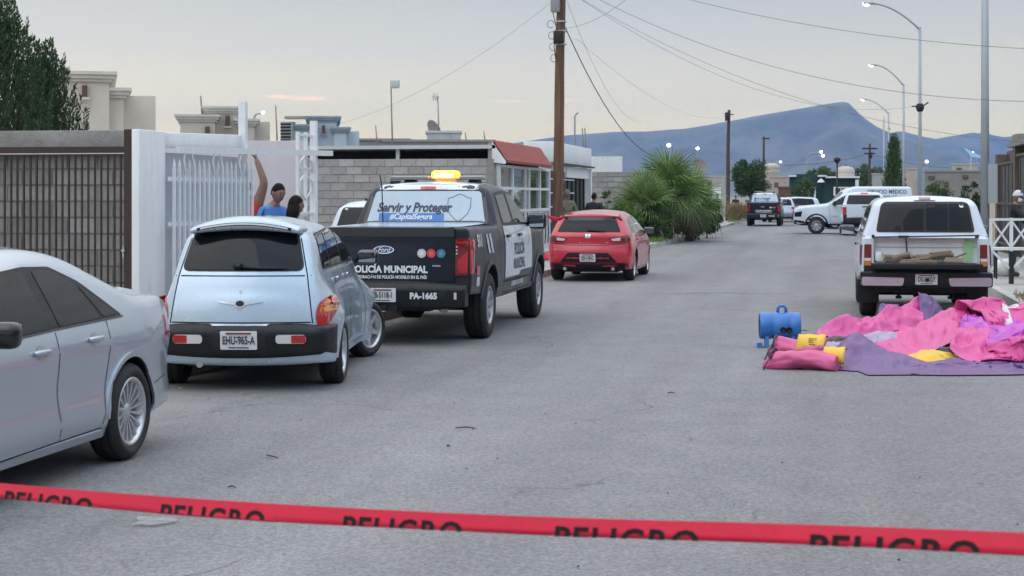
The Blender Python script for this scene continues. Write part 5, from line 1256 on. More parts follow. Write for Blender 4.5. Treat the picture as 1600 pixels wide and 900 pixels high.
# cooler on the blue house roof
cb = at(446, 61.5); t = thing('roof_cooler', 'louvred evaporative cooler standing at the end of the blue house', 'cooler', (cb.x, cb.y, 0))
mb = MB(); mb.box((0, .3, ht(225, 61.5) / 2), (.7, .7, ht(225, 61.5))); mb.build('stand', mat('cooler_stand', (.28, .29, .30), .8), t)
mb = MB(); mb.box((0, .3, (ht(190, 61.5) + ht(222, 61.5)) / 2), (.42, .5, ht(190, 61.5) - ht(222, 61.5))); mb.build('case', mat('cooler_case', (.36, .38, .39), .6), t)
for k in range(6): mb = MB(); mb.box((0, .03, ht(219, 61.5) + k * .12), (.38, .05, .05), Matrix.Rotation(R(30), 3, 'X')); mb.build('louver', M['black'], t)
mb = MB(); mb.box((.25, .5, ht(183, 61.5)), (.75, .5, .10)); mb.build('lid', mat('cooler_lid', (.30, .28, .25), .7), t)
# long grey roof parapets, further roofs
def slab_house(name, label, px0, px1, py, d, col, cat='house', dep=5, rows=()):
    a, b_ = at(px0, d), at(px1, d); c = (a + b_) / 2; z = ht(py, d); t = thing(name, label, cat, (c.x, c.y, 0), YAW - math.atan(((px0 + px1) / 2 - 800) / 2600)); w = (b_ - a).length
    mb = MB(); mb.box((0, dep / 2, z / 2), (w, dep, z)); mb.build('wall', mat(name + '_wall', col, .92, var=.16, scale=1.6, bump=.2, bscale=9, dirt=(tuple(k * .6 for k in col), 1.4, .55, .5)), t)
    mb = MB(); mb.box((0, dep / 2, z + .03), (w + .12, dep + .12, .09)); mb.build('coping', mat(name + '_coping', tuple(min(.6, k * 1.15) for k in col), .9, var=.1), t)
    for (a_, b2, p0, p1, cc) in rows:
        xa, xb = (Vector(((q_ - (px0 + px1) / 2) / 2600 * d, 0, 0)) for q_ in (a_, b2)); z0, z1 = ht(p1, d), ht(p0, d)
        wo = MB(); wo.box(((xa.x + xb.x) / 2, -.03, (z0 + z1) / 2), (xb.x - xa.x, .1, z1 - z0)); wob_ = wo.build('window', mat('opening', cc, .5), t)
        wi = MB(); wi.box(((xa.x + xb.x) / 2, -.06, (z0 + z1) / 2), ((xb.x - xa.x) * .8, .08, (z1 - z0) * .8)); wi.build('pane', M['glass2'], wob_)
    return t
slab_house('grey_house', 'long low grey block parapet behind the carport', 600, 772, 221, 66, (.24, .225, .215))
slab_house('grey_house', 'low weathered roof with clutter left of the tall mast', 560, 640, 219, 72, (.25, .235, .22))
t = slab_house('white_parapet', 'small white stepped parapet carrying a satellite dish', 667, 720, 207, 70, (.42, .43, .44), 'parapet', 2.5)
def dish(px, py, d, r, label, rz):
    p = at(px, d, ht(py, d)); t = thing('satellite_dish', label, 'dish', p, rz, 'satellite dishes'); mb = MB()
    mb.lathe([(.001, 0), (r * .4, .03 * r * 4), (r * .75, .11 * r * 2), (r, .22 * r * 2)], 20, 'Y'); mb.build('reflector', mat('dish_grey', (.36, .34, .32), .6), t)
    mb = MB(); mb.tube([(0, 0, 0), (0, -.1, -r * .7), (0, -.15, -r * 1.2)], .03, 6); mb.tube([(0, .05, -r * .9), (0, r * 1.2, -.05)], .018, 5); mb.box((0, r * 1.2, 0), (.1, .08, .1)); mb.build('mount', M['steelw'], t)
    t.rotation_euler = (R(-25), 0, rz); return t
dish(683, 199, 70.5, .42, 'grey satellite dish on the small white parapet', R(140))
dish(905 + 190, 258, 110, .55, 'pale satellite dish on the roof beyond the palm', R(160))
def mast(px, py0, py1, d, label, kind):
    p = at(px, d, 0); t = thing('antenna_mast', label, 'antenna', p, 0, 'antenna masts'); z0, z1 = ht(py1, d), ht(py0, d)
    mb = MB(); mb.tube([(0, 0, 0), (.02, 0, z0), (-.03, 0, z1)], [.035, .03, .022], 6); mb.build('pole', mat('mast_steel', (.20, .19, .18), .5, metal=.3), t)
    if kind == 'panel': rbox('panel', mat('antenna_panel', (.48, .50, .52), .5), t, (.14, -.05, z1 - .12), (.32, .12, .30), .05)
    if kind == 'yagi':
        mb = MB(); mb.tube([(.05, 0, z1 - .05), (-.25, -.1, z1 - .02)], .02, 5)
        for k in range(3): mb.tube([(-.08 * k - .05, -.03, z1 - .2), (-.08 * k - .05, -.03, z1 + .12)], .018, 5)
        mb.build('aerial', mat('aerial_grey', (.4, .42, .44), .5), t)
    return t
mast(612, 126, 214, 58, 'tall thin mast with a white panel antenna', 'panel'); mast(685, 150, 207, 70.3, 'thin mast with a small aerial above the satellite dish', 'yagi')
mast(315, 150, 182, 51, 'short antenna rod on the smaller beige house', ''); mast(432, 165, 215, 60, 'thin rod beside the blue house cooler', '')
mast(588, 196, 220, 71, 'short rod on the weathered roof left of the tall mast', '')
for px, py, lb in ((757, 214, 'right end of'), (706, 219, 'middle of'), (728, 216, 'middle right of')): mast(px, py - 9, py + 4, 66.5, 'bent reinforcing rod at the ' + lb + ' the grey parapet', '')
# ------------------------------------------------------------------ right side: dark fronts, block building
M['dkgate'] = mat('dark_gate_metal', (.020, .018, .018), .45, var=.3, scale=5, rvar=.1)
M['brick'] = mat('brown_rough_wall', (.12, .095, .08), .95, var=.25, scale=4, bump=.4, bscale=30)
h = thing('dark_gate_front', 'dark metal gates with block pillars behind the man in the cap', 'house', (5.05, 37.5, .1))
for y, wd, zt in ((.4, .6, 4.1), (4.6, .45, 3.1), (9.2, .45, 3.0), (14.0, .5, 2.9)): mb = MB(); mb.box((.2, y, zt / 2), (.5, wd, zt)); mb.build('pillar', M['brick'], h)
for y0, y1, zt in ((.75, 4.3, 2.85), (4.9, 8.9, 2.75), (9.5, 13.7, 2.6)):
    n = int((y1 - y0) / .42)
    for k in range(n):
        y = y0 + (k + .5) * (y1 - y0) / n; mb = MB(); mb.box((.05 + .012 * (k % 2), y, zt / 2), (.03, (y1 - y0) / n - .02, zt - .1)); mb.build('gate_panel', M['dkgate'], h)
    for z in (.3, 1.45, zt): mb = MB(); mb.box((0, (y0 + y1) / 2, z), (.07, y1 - y0, .07)); mb.build('gate_rail', M['dkgate'], h)
mb = MB(); mb.box((2.6, 7.2, 1.5), (4.6, 14.4, 3.0)); mb.build('wall', M['brick'], h)
mb = MB(); mb.box((1.2, 6, 3.06), (2.6, 9, .12)); mb.box((.9, 10.5, 3.2), (1.6, 1.2, .35)); mb.build('roof_slab', mat('old_slab', (.22, .21, .20), .9, var=.2), h)
for k in range(5): mb = MB(); mb.tube([(.2 + .35 * k, 3 + 1.8 * k, 3.05), (.4 + .3 * k, 3.2 + 1.8 * k, 3.35 + .1 * (k % 3))], .03, 5); mb.build('timber_end', M['brick'], h)
slab_house('block_building', 'grey block building with small dark openings behind the steel poles', 1446, 1536, 268, 92, (.235, .225, .215), rows=[(1452, 1461, 275, 280, (.03, .03, .03)), (1504, 1512, 274, 279, (.03, .03, .03)), (1476, 1482, 284, 292, (.04, .04, .04))])
slab_house('white_house', 'small white house above the grey block building', 1488, 1527, 257, 130, (.40, .39, .37), rows=[(1495, 1503, 262, 268, (.1, .1, .1))])
slab_house('beige_house', 'beige rendered house right of the cypress tree', 1412, 1432, 264, 138, (.42, .37, .32))
slab_house('grey_house', 'pale water shed beside the cypress tree', 1363, 1390, 272, 126, (.34, .35, .35))
slab_house('pink_house', 'pinkish house with rounded parapet behind the round tree', 1203, 1232, 277, 140, (.42, .35, .30), rows=[(1210, 1216, 285, 292, (.08, .06, .06))])
slab_house('pink_house', 'taller narrow pink house end behind the round tree', 1196, 1212, 266, 152, (.44, .37, .33))
slab_house('white_house', 'white house low on the skyline above the garden wall', 1098, 1132, 276, 150, (.40, .39, .38), rows=[(1105, 1112, 282, 290, (.08, .07, .07))])
slab_house('tan_house', 'tan wall and dark gate opening left of the green house', 1216, 1236, 293, 128, (.12, .07, .05))
slab_house('white_house', 'white roofline far behind beside the wall with the man in black', 930, 962, 252, 118, (.42, .42, .42))
# green house
gd = 148
gh = stepped_house('green_house', 'dark green house with white cornices and white framed windows', gd, [(1234, 1264, 276, .0, 1, 0), (1244, 1290, 272, .25, 1, 0), (1286, 1338, 277, .1, 1, 0)], (.018, .055, .048), (.5, .5, .5))
gpc = (1234 + 1338) / 2; gl = lambda px, dd: Vector(((px - gpc) / 2600 * dd, dd - gd, 0))
for a, b_, py in ((1233, 1245, 275), (1278, 1292, 275), (1290, 1342, 277)):
    xa, xb = gl(a, gd - .2), gl(b_, gd - .2); mid = (xa + xb) / 2; mb = MB(); mb.box((mid.x, mid.y + 3.3, ht(py, gd)), ((xb - xa).length, 7.2, .14)); mb.build('cornice', M['wpaint'], gh)
for a, b_, p0, p1 in ((1251, 1275, 291, 318), (1302, 1325, 292, 306)):
    xa, xb = gl(a, gd - .25), gl(b_, gd - .25); mid = (xa + xb) / 2; z0, z1 = ht(p1, gd), ht(p0, gd); w_ = (xb - xa).length
    mb = MB(); mb.box((mid.x, mid.y, (z0 + z1) / 2), (w_, .2, z1 - z0)); wo = mb.build('window', M['wpaint'], gh)
    for k in (-1, 1): mb = MB(); mb.box((mid.x + k * w_ * .2, mid.y - .08, (z0 + z1) / 2), (w_ * .34, .08, (z1 - z0) * .74)); mb.build('pane', M['glass2'], wo)
xa = gl(1338, gd - .3); mb = MB(); mb.box((xa.x, xa.y, 1.6), (.3, .3, 3.2)); mb.build('column', M['wpaint'], gh)
p = gl(1283, gd - .3); mb = MB(); mb.lathe([(.34, 0), (.26, .16), (.1, .3), (.1, .34), (0, .36)], 10, 'Z', (p.x, p.y, ht(285, gd))); mb.build('wall_lamp', M['wpaint'], gh)
def tank(px, py, d, r, h_, label, col=(.42, .38, .33)):
    p = at(px, d, ht(py, d)); t = thing('water_tank', label, 'tank', p, 0, 'roof water tanks'); mb = MB()
    mb.lathe([(r * .98, 0), (r, h_ * .3), (r * .97, h_ * .33), (r, h_ * .36), (r, h_ * .62), (r * .8, h_ * .82), (r * .35, h_ * .95), (r * .3, h_), (0, h_)], 20, 'Z'); mb.build('shell', mat('tank_plastic', col, .5, var=.06), t)
    mb = MB(); mb.lathe([(r * .26, h_), (r * .26, h_ * 1.06), (0, h_ * 1.08)], 12, 'Z'); mb.build('lid', M['black'], t); return t
tank(1321, 277, 152, .85, 1.05, 'beige domed water tank on the green house'); tank(1206, 270, 149, .7, .9, 'beige water tank above the pink house')
# dark lamp column in front of the green house roofs
# ------------------------------------------------------------------ utility poles, lamps, cables
M['wood'] = mat('pole_wood', (.15, .085, .052), .9, var=.55, scale=9, bump=.9, bscale=26, stretch=(1, 1, .06), dirt=((.045, .032, .026), 6, .48, .85))
M['wood2'] = mat('far_pole_wood', (.075, .05, .042), .9, var=.3, scale=4)
def pole(px, d, ztop, r, lean, label, m, far=False):
    p = at(px, d); t = thing('utility_pole', label, 'pole', (p.x, p.y, 0), 0, 'wooden utility poles'); n = 12; pts = []; rs = []
    for i in range(n + 1):
        f = i / n; pts.append((lean * f + .02 * math.sin(f * 7), 0, ztop * f)); rs.append(r * (1 - .32 * f) * (1 + .03 * math.sin(i * 2.3)))
    mb = MB(); mb.tube(pts, rs, 14 if not far else 8); mb.build('shaft', m, t); return t
p1 = pole(868.5, 44, 8.6, .155, .20, 'thick brown wooden utility pole behind the red hatchback', M['wood'])
rbox('junction_box', M['black'], p1, (.10, -.18, 5.95), (.26, .16, .34), .03); rbox('junction_box', mat('grey_box', (.25, .26, .27), .5), p1, (.02, -.2, 6.85), (.24, .18, .5), .03)
mb = MB()
for z in (6.1, 6.35, 5.75): mb.lathe([(.142, z), (.150, z + .02), (.142, z + .04)], 16, 'Z', (.14, 0, 0))
mb.build('clamp_band', M['steelw'], p1)
mb = MB()
for k in range(4):
    c0 = Vector((-.03 - .03 * k, -.12, 5.4 + .3 * k)); mb.tube([c0 + Vector((.09 * math.cos(a), 0, .10 * math.sin(a))) for a in np.linspace(0, 5.5, 12)], .008, 5)
mb.tube([(0, -.16, 7.3), (-.05, -.17, 6.6), (.04, -.17, 6.2), (-.02, -.17, 5.7), (.03, -.16, 5.3)], .012, 5); mb.build('cable_coil', M['black'], p1)
mb = MB(); mb.box((.2, 0, 8.3), (1.6, .1, .12))
mb.build('cross_arm', M['wood'], p1)
p2 = pole(1136.5, 110, 7.45, .15, .10, 'dark wooden utility pole beside the second police officer', M['wood2'], True)
mb = MB(); mb.box((0, -.1, 7.0), (.3, .2, .55)); mb.box((.25, 0, 7.15), (.35, .06, .06)); mb.build('insulator_box', M['black'], p2)
p3 = pole(1193.5, 158, 7.4, .14, .0, 'far thin wooden pole rising behind the round tree', M['wood2'], True)
mb = MB(); mb.box((.2, 0, 7.2), (.7, .1, .12)); mb.build('cross_arm', M['black'], p3)
p4 = pole(1359, 170, 7.1, .15, .0, 'far wooden pole with cross arm above the pale water shed', M['wood2'], True)
mb = MB(); mb.box((0, 0, 6.6), (1.5, .12, .16)); mb.box((0, 0, 6.1), (1.1, .12, .12)); mb.box((.05, -.2, 5.9), (.4, .3, .6)); mb.build('cross_arm', M['black'], p4)
# lamp column by the green house
p = at(1308, 140); t = thing('lamp_column', 'short dark lamp column in front of the mountain by the green house', 'street lamp', (p.x, p.y, 0)); zt = ht(246, 140)
mb = MB(); mb.tube([(0, 0, 0), (0, 0, zt - .5)], .07, 8); mb.build('post', M['black'], t); mb = MB(); mb.lathe([(.08, zt - .5), (.26, zt - .3), (.3, zt - .1), (.12, zt), (0, zt + .06)], 10, 'Z'); mb.build('lantern', M['black'], t)
M['galv'] = mat('galvanised_steel', (.33, .37, .40), .5, metal=.35, var=.14, scale=6, stretch=(1, 1, .2), rvar=.1)
M['lampw'] = mat('lit_lamp', (1, 1, .95), .4, emit=(1.0, .93, .76), estr=5)
def steel_lamp(px, d, label, armpx, toppy, headpy, r=.075, glow=True, base=False):
    p = at(px, d); t = thing('street_lamp', label, 'street lamp', (p.x, p.y, .1), 0, 'steel street lamps'); z1 = ht(toppy, d) - .1; zh = ht(headpy, d) - .1
    mb = MB(); mb.tube([(0, 0, 0), (0, 0, z1 * .5), (0, 0, z1)], [r, r * .85, r * .68], 12); mb.build('shaft', M['galv'], t)
    if armpx is not None:
        dx = (at(armpx, d) - p); L_ = dx.length * (-1 if armpx < px else 1); pts = []
        for f in np.linspace(0, 1, 9): pts.append((L_ * f, 0, z1 - .12 + (zh - z1 + .12) * math.sin(f * math.pi / 2) ** .9))
        mb = MB(); mb.tube(pts, [r * .5] * 6 + [r * .45] * 3, 8); mb.build('arm', M['galv'], t)
        o = rbox('lamp_head', M['galv'], t, (L_ * 1.03, 0, zh + .01), (.42, .2, .09), .035)
        g = MB(); g.lathe([(.10, 0), (.095, -.05), (.05, -.085), (.0, -.09)], 14, 'Z', (-.08, 0, -.03)); g.build('bulb', M['lampw'] if glow else M['clearl'], o)
        g = MB(); g.box((-.2, -.0, -.012), (.07, .16, .07)); g.build('lit_end', M['lampw'], o)
    if base:
        mb = MB(); mb.box((0, 0, .3), (.72, .72, .62), taper=.55); me = mb.mesh('pedestal', mat('pale_blue_concrete', (.30, .35, .40), .85, var=.1, scale=5)); bev_mesh(me, .02); link('pedestal', me, t)
        mb = MB(); mb.box((.12, -.02, 1.95), (.30, .10, .9)); mb.build('meter_board', mat('pale_board', (.34, .38, .41), .7), t)
    return t
steel_lamp(1539, 38, 'thick steel lamp post on a concrete pedestal behind the old pickup', None, -120, -150, .105, base=True)
l1 = steel_lamp(1437.5, 62, 'tallest lit street lamp with a curved arm, nearest of the lit ones', 1362, 42, 4)
mb = MB()
for k in range(4): mb.tube([(.1 * math.cos(k * 1.6), .1 * math.sin(k * 1.6), ht(166, 62) - .1), (.32 * math.cos(k * 1.6 + .3), .2 * math.sin(k * 1.6), ht(160 + 3 * k, 62) - .1)], .03, 6)
mb.lathe([(.1, -.15), (.16, 0), (.1, .15)], 10, 'Z', (0, 0, ht(168, 62) - .1)); mb.build('cable_clamp', M['black'], l1)
steel_lamp(1412, 91, 'lit street lamp with curved arm behind the cypress, second in its row', 1367, 131, 101)
steel_lamp(1388.5, 124, 'lit street lamp with curved arm, third and farthest of the row', 1352, 176, 155)
p = at(1381, 150); t = thing('steel_post', 'bare thin steel post beside the farthest lit lamp', 'post', (p.x, p.y, 0)); mb = MB(); mb.tube([(0, 0, 0), (0, 0, ht(184, 150))], [.09, .06], 8); mb.build('shaft', M['galv'], t)
def far_lamp(px, py, d, label, s=1.0, arm=.5):
    p = at(px, d); z = ht(py, d); t = thing('far_street_lamp', label, 'street lamp', (p.x, p.y, 0), 0, 'far lit lamps'); mb = MB(); mb.tube([(arm, 0, 0), (arm, 0, z * .93), (arm * .7, 0, z * .985), (.05, 0, z + .03)], [.07, .06, .05, .04], 6); mb.build('post', M['galv'], t)
    g = MB(); g.lathe([(.001, .13 * s), (.10 * s, .10 * s), (.145 * s, 0), (.10 * s, -.09 * s), (.001, -.12 * s)], 10, 'Z', (0, -.02, z)); g.build('bulb', M['lampw'], t)
far_lamp(1045, 227, 150, 'lit lamp just above the palm', 1.35, 0); far_lamp(1090, 232, 165, 'lit lamp right of the palm', 1.2, 0)
far_lamp(1219.5, 253, 190, 'small lit lamp right of the far thin pole', 1.0, -.6); far_lamp(1283, 237.5, 185, 'upper of two lit lamps over the green house', 1.25, -1.6); far_lamp(1286, 243.5, 200, 'lower of two lit lamps over the green house', 1.3, -1.8)
far_lamp(1448, 252.5, 170, 'lit lamp right of the tallest lamp post', 1.2, 0); far_lamp(411, 176, 75, 'lit lamp on a curved arm behind the smaller beige house', .55, -.5); far_lamp(1520, 238, 190, 'lit lamp beside the blue tarpaulin triangle', .8, .4)
p = at(898, 62); t = thing('thin_pole', 'thin pale pole with bent tip above the white parapet house', 'pole', (p.x, p.y, 0)); mb = MB(); mb.tube([(0, 0, 0), (0, 0, ht(182, 62)), (.08, 0, ht(177, 62)), (.14, 0, ht(176.5, 62))], .035, 6); mb.build('shaft', M['galv'], t)
for px, lb in ((911, 'left'), (915, 'right')): mast(px, 200, 235, 60, lb + ' of two close reinforcing rods on the white parapet house', '')
# blue tarpaulin triangle on the skyline
a = at(1506, 120, ht(231, 120)); t = MB(); t.add([(0, 0, 0), (1.45, .3, -.75), (.5, -.2, -.65), (.06, .05, 0), (1.5, .34, -.74), (.55, -.16, -.65)], [(0, 2, 1), (3, 4, 5), (0, 1, 4, 3), (1, 2, 5, 4), (2, 0, 3, 5)]); o = t.build('tarpaulin', mat('pale_blue_tarp', (.24, .40, .52), .6), None, a); tag(o, 'pale blue triangular tarpaulin over the white house', 'tarpaulin')
p = at(1517, 121); mb = MB(); mb.tube([(p.x, p.y, 0), (p.x, p.y, ht(239, 121))], .05, 6); o = mb.build('tarpaulin_post', M['galv']); tag(o, 'thin post holding the pale blue tarpaulin', 'post')

M['cable'] = mat('cable_black', (.11, .11, .12), .6)
def cable(a, b_, sag, r, label):
    a, b_ = Vector(a), Vector(b_); pts = []
    for f in np.linspace(0, 1, 25): q = a.lerp(b_, f); q.z -= sag * 4 * f * (1 - f); pts.append(q)
    mb = MB(); mb.tube(pts, r, 5); o = mb.build('overhead_cable', M['cable']); return tag(o, label, 'cable', 'overhead cables')
def P(px, py, d): return at(px, d, ht(py, d))
cable(P(881, 38, 44), P(1036, 246, 66), .9, .015, 'dark drop cable from the thick pole down to the palm')
cable(P(886, 2, 44), P(1004, 190, 75), .9, .005, 'thin drop cable left of the dark one, fading toward the mountain')
cable(P(882, -30, 44), P(1700, 158, 34), .9, .006, 'long cable from the thick pole crossing to the middle right sky')
cable(P(882, -60, 44), P(1700, 80, 34), .5, .006, 'long cable crossing the upper right sky above the others')
cable(P(884, -16, 44), P(1700, 226, 40), 1.0, .005, 'lowest long cable crossing toward the right wall')
cable(P(880, -75, 44), P(1700, -12, 36), .35, .006, 'topmost cable near the upper edge of the picture')
cable(P(880, -20, 44), P(1436, 165, 62), 1.2, .005, 'thin cable from the thick pole to the clamp on the tall lamp post')
cable(P(872, -5, 44), P(470, 205, 62), .7, .004, 'thin cable from the thick pole to the blue house')
cable(P(1000, -20, 40), P(870, 45, 44), .25, .005, 'short cable looping from above to the thick pole')
cable(P(1225, 258, 165), P(1359, 240, 170), .3, .035, 'dark cable low before the mountain left of the far cross-arm pole')
cable(P(1359, 240, 170), P(1537, 262, 150), .5, .03, 'dark cable low before the mountain right of the far cross-arm pole')
cable(P(1140, 178, 110), P(1194, 210, 158), .3, .007, 'faint cable between the second pole and the far thin pole')
cable(P(1140, 178, 110), P(900, 60, 46), 1.0, .004, 'faint cable from the thick pole to the second pole')
# ------------------------------------------------------------------ vegetation
def leafmat(name, cols, rough=.55):
    m = bpy.data.materials.new(name); m.use_nodes = True; nt = m.node_tree; b = nt.nodes['Principled BSDF']; b.inputs['Roughness'].default_value = rough; b.inputs['Specular IOR Level'].default_value = .3
    g = nt.nodes.new('ShaderNodeNewGeometry'); r = nt.nodes.new('ShaderNodeValToRGB'); nt.links.new(g.outputs['Random Per Island'], r.inputs[0])
    while len(r.color_ramp.elements) < len(cols): r.color_ramp.elements.new(.5)
    for i, (e, c) in enumerate(zip(r.color_ramp.elements, cols)): e.position = i / (len(cols) - 1); e.color = (*c, 1)
    nt.links.new(r.outputs[0], b.inputs['Base Color'])
    tr = nt.nodes.new('ShaderNodeBsdfTranslucent'); nt.links.new(r.outputs[0], tr.inputs[0]); mx = nt.nodes.new('ShaderNodeMixShader'); mx.inputs[0].default_value = .25
    nt.links.new(b.outputs[0], mx.inputs[1]); nt.links.new(tr.outputs[0], mx.inputs[2]); nt.links.new(mx.outputs[0], nt.nodes['Material Output'].inputs[0]); return m
M['leaf'] = leafmat('green_leaves', [(.03, .06, .02), (.06, .105, .03), (.09, .145, .042), (.07, .125, .045)])
M['leafb'] = leafmat('bright_leaves', [(.07, .15, .03), (.12, .22, .05), (.17, .27, .07)])
M['leafd'] = leafmat('dark_leaves', [(.012, .028, .010), (.022, .045, .016), (.035, .06, .02)])
M['needle'] = leafmat('conifer_needles', [(.020, .046, .022), (.040, .078, .032), (.065, .11, .045), (.045, .08, .045)])
M['dry'] = leafmat('dry_stalks', [(.20, .15, .07), (.30, .23, .12), (.24, .20, .10)])
M['bark'] = mat('bark', (.09, .06, .045), .95, var=.3, scale=8, bump=.5)
def leaves(name, pts, dirs, size, m, parent, asp=.42, seed=1, jit=.5):
    rs = np.random.RandomState(seed); n = len(pts); d = np.array(dirs) + rs.normal(0, jit, (n, 3)); d /= np.linalg.norm(d, axis=1)[:, None] + 1e-9
    u = rs.normal(0, 1, (n, 3)); s = np.cross(d, u); s /= np.linalg.norm(s, axis=1)[:, None] + 1e-9; L_ = size * rs.uniform(.6, 1.4, n)[:, None]; P_ = np.array(pts)
    nn = np.cross(d, s); v = np.empty((n, 4, 3)); v[:, 0] = P_; v[:, 1] = P_ + d * L_ * .5 + s * L_ * asp / 2 + nn * L_ * .06; v[:, 2] = P_ + d * L_; v[:, 3] = P_ + d * L_ * .5 - s * L_ * asp / 2 + nn * L_ * .06
    me = bpy.data.meshes.new(name); me.from_pydata(v.reshape(-1, 3).tolist(), [], np.arange(n * 4).reshape(-1, 4).tolist()); me.materials.append(m); return link(name, me, parent)
def tree(name, label, px, d, ztop, rx, zc0, n, m, seed, trunk=.09, size=.16, squash=1.0, cat='tree', clumps=40, ry=None, base=0.1):
    rs = np.random.RandomState(seed); p = at(px, d); t = thing(name, label, cat, (p.x, p.y, base)); ztop -= base; zc0 -= base; ry = ry or rx
    c = []; zm, zr = (ztop + zc0) / 2, (ztop - zc0) / 2
    while len(c) < clumps:
        q = rs.uniform(-1, 1, 3)
        if .15 < np.linalg.norm(q) < 1: c.append((q[0] * rx * .86, q[1] * ry * .86, zm + q[2] * zr * .88))
    pts = []; dirs = []
    per = n // clumps
    for cx, cy, cz in c:
        rr_ = rs.uniform(.16, .36) * min(rx, zr) * 1.25; g = rs.normal(0, 1, (per, 3)); g /= np.linalg.norm(g, axis=1)[:, None]; g *= rr_ * rs.uniform(.25, 1.05, per)[:, None] ** .6; g[:, 2] *= .8
        pts.append(g + np.array([cx, cy, cz])); o_ = np.array([cx, cy, (cz - zm)]) / max(rx, zr); dirs.append(np.tile(o_ + [0, 0, .25], (per, 1)) + g * .8)
    leaves('crown', np.vstack(pts), np.vstack(dirs), size, m, t, seed=seed)
    mb = MB(); mb.tube([(0, 0, -base), (.04, .02, zc0 * .6 + .1), (-.03, 0, zm)], [trunk, trunk * .8, trunk * .45], 8)
    for cx, cy, cz in c[:14]: mb.tube([(0, 0, zc0 + (zm - zc0) * .3 * rs.rand()), (cx * .5, cy * .5, (zc0 + cz) / 2 + .1), (cx, cy, cz)], [trunk * .45, trunk * .25, trunk * .1], 5)
    mb.build('trunk', M['bark'], t); return t
tree('broadleaf_tree', 'round green tree behind the far police pickup', 1172, 132, ht(247, 132), 1.65, 1.6, 9000, M['leaf'], 3, .12, .22)
tree('young_tree', 'thin young tree in front of the green house', 1256, 140, ht(280, 140), .95, 1.4, 1500, M['leaf'], 5, .05, .2, clumps=22)
tree('garden_tree', 'low dark tree behind the white house on the skyline', 1285, 175, ht(262, 175), 2.2, 2.6, 2200, M['leaf'], 8, .1, .3)
tree('garden_tree', 'bushy dark tree left of the cypress beyond the cross-arm pole', 1352, 182, ht(255, 182), 2.3, 2.0, 2600, M['leaf'], 9, .1, .3)
tree('garden_tree', 'small thin tree before the grey block building', 1462, 88, ht(283, 88), .75, .9, 1400, M['leaf'], 11, .05, .16, clumps=24)
tree('garden_tree', 'dark shrub at the corner of the old white pickup roof', 1522, 70, ht(280, 70), .6, .5, 1800, M['leafd'], 12, .05, .14, clumps=24)
# narrow cypress
def cypress(px, d, z1, rmax, label):
    p = at(px, d); t = thing('cypress_tree', label, 'tree', (p.x, p.y, .1)); rs = np.random.RandomState(21); pts = []; dirs = []
    for i in range(240):
        f = rs.rand() ** .9; z = .4 + f * (z1 - .5); r = rmax * (1 - f ** 1.6) * (.55 + .45 * rs.rand()) + .05; a = rs.rand() * 6.283; c = np.array([r * math.cos(a), r * math.sin(a), z]); k = 26
        g = rs.normal(0, 1, (k, 3)) * [.12, .12, .28]; pts.append(c + g); dirs.append(np.tile([math.cos(a) * .35, math.sin(a) * .35, 1], (k, 1)))
    leaves('crown', np.vstack(pts), np.vstack(dirs), .2, M['leaf'], t, .35, 4, .35)
    mb = MB(); mb.tube([(0, 0, -.1), (0, 0, z1 * .8)], [.1, .03], 8); mb.build('trunk', M['bark'], t)
cypress(1397, 116, ht(220, 116), .72, 'narrow upright cypress beside the lit street lamps')
# plumed conifer behind the brown gate wall
def conifer(px, d, z1, label):
    p = at(px, d); t = thing('conifer_tree', label, 'tree', (p.x, p.y, .1)); rs = np.random.RandomState(5); pts = []; dirs = []; mb = MB(); mb.tube([(0, 0, -.1), (.05, 0, z1 * .5), (0, 0, z1 * .93)], [.13, .08, .02], 8)
    for i in range(120):
        f = (i + .5) / 120; zb = .7 + f * (z1 - 1.25); a = i * 2.399; R_ = 1.02 * (1 - f) ** .75 * rs.uniform(.65, 1.1) + .06; ln = 1.25 * (1 - .45 * f) * rs.uniform(.8, 1.25); r0 = R_ * .45
        base = np.array([math.cos(a) * r0, math.sin(a) * r0, zb]); mid = np.array([math.cos(a) * R_, math.sin(a) * R_, zb + ln * .35]); tip = np.array([math.cos(a) * R_ * 1.04, math.sin(a) * R_ * 1.04, zb + ln * 1.25])
        mb.tube([(0, 0, zb - .2), base, mid], [.022, .015, .006], 4, cap=False); k = 120
        s = rs.rand(k)[:, None]; c = (1 - s) ** 2 * base + 2 * s * (1 - s) * mid + s ** 2 * tip; w_ = .072 * np.sin(np.pi * np.clip(s * .9 + .08, 0, 1)); c += rs.normal(0, 1, (k, 3)) * w_ * [.8, .8, .6]; pts.append(c); dirs.append((tip - base) * np.ones((k, 1)) * 1.2 / np.linalg.norm(tip - base))
    leaves('crown', np.vstack(pts), np.vstack(dirs), .095, M['needle'], t, .30, 6, .4); mb.build('trunk', M['bark'], t)
conifer(6, 30, ht(22, 30), 'tall feathery dark conifer behind the wall at the left edge')
conifer(66, 31.5, ht(92, 31.5), 'shorter conifer beside the beige house, right of the tall one')
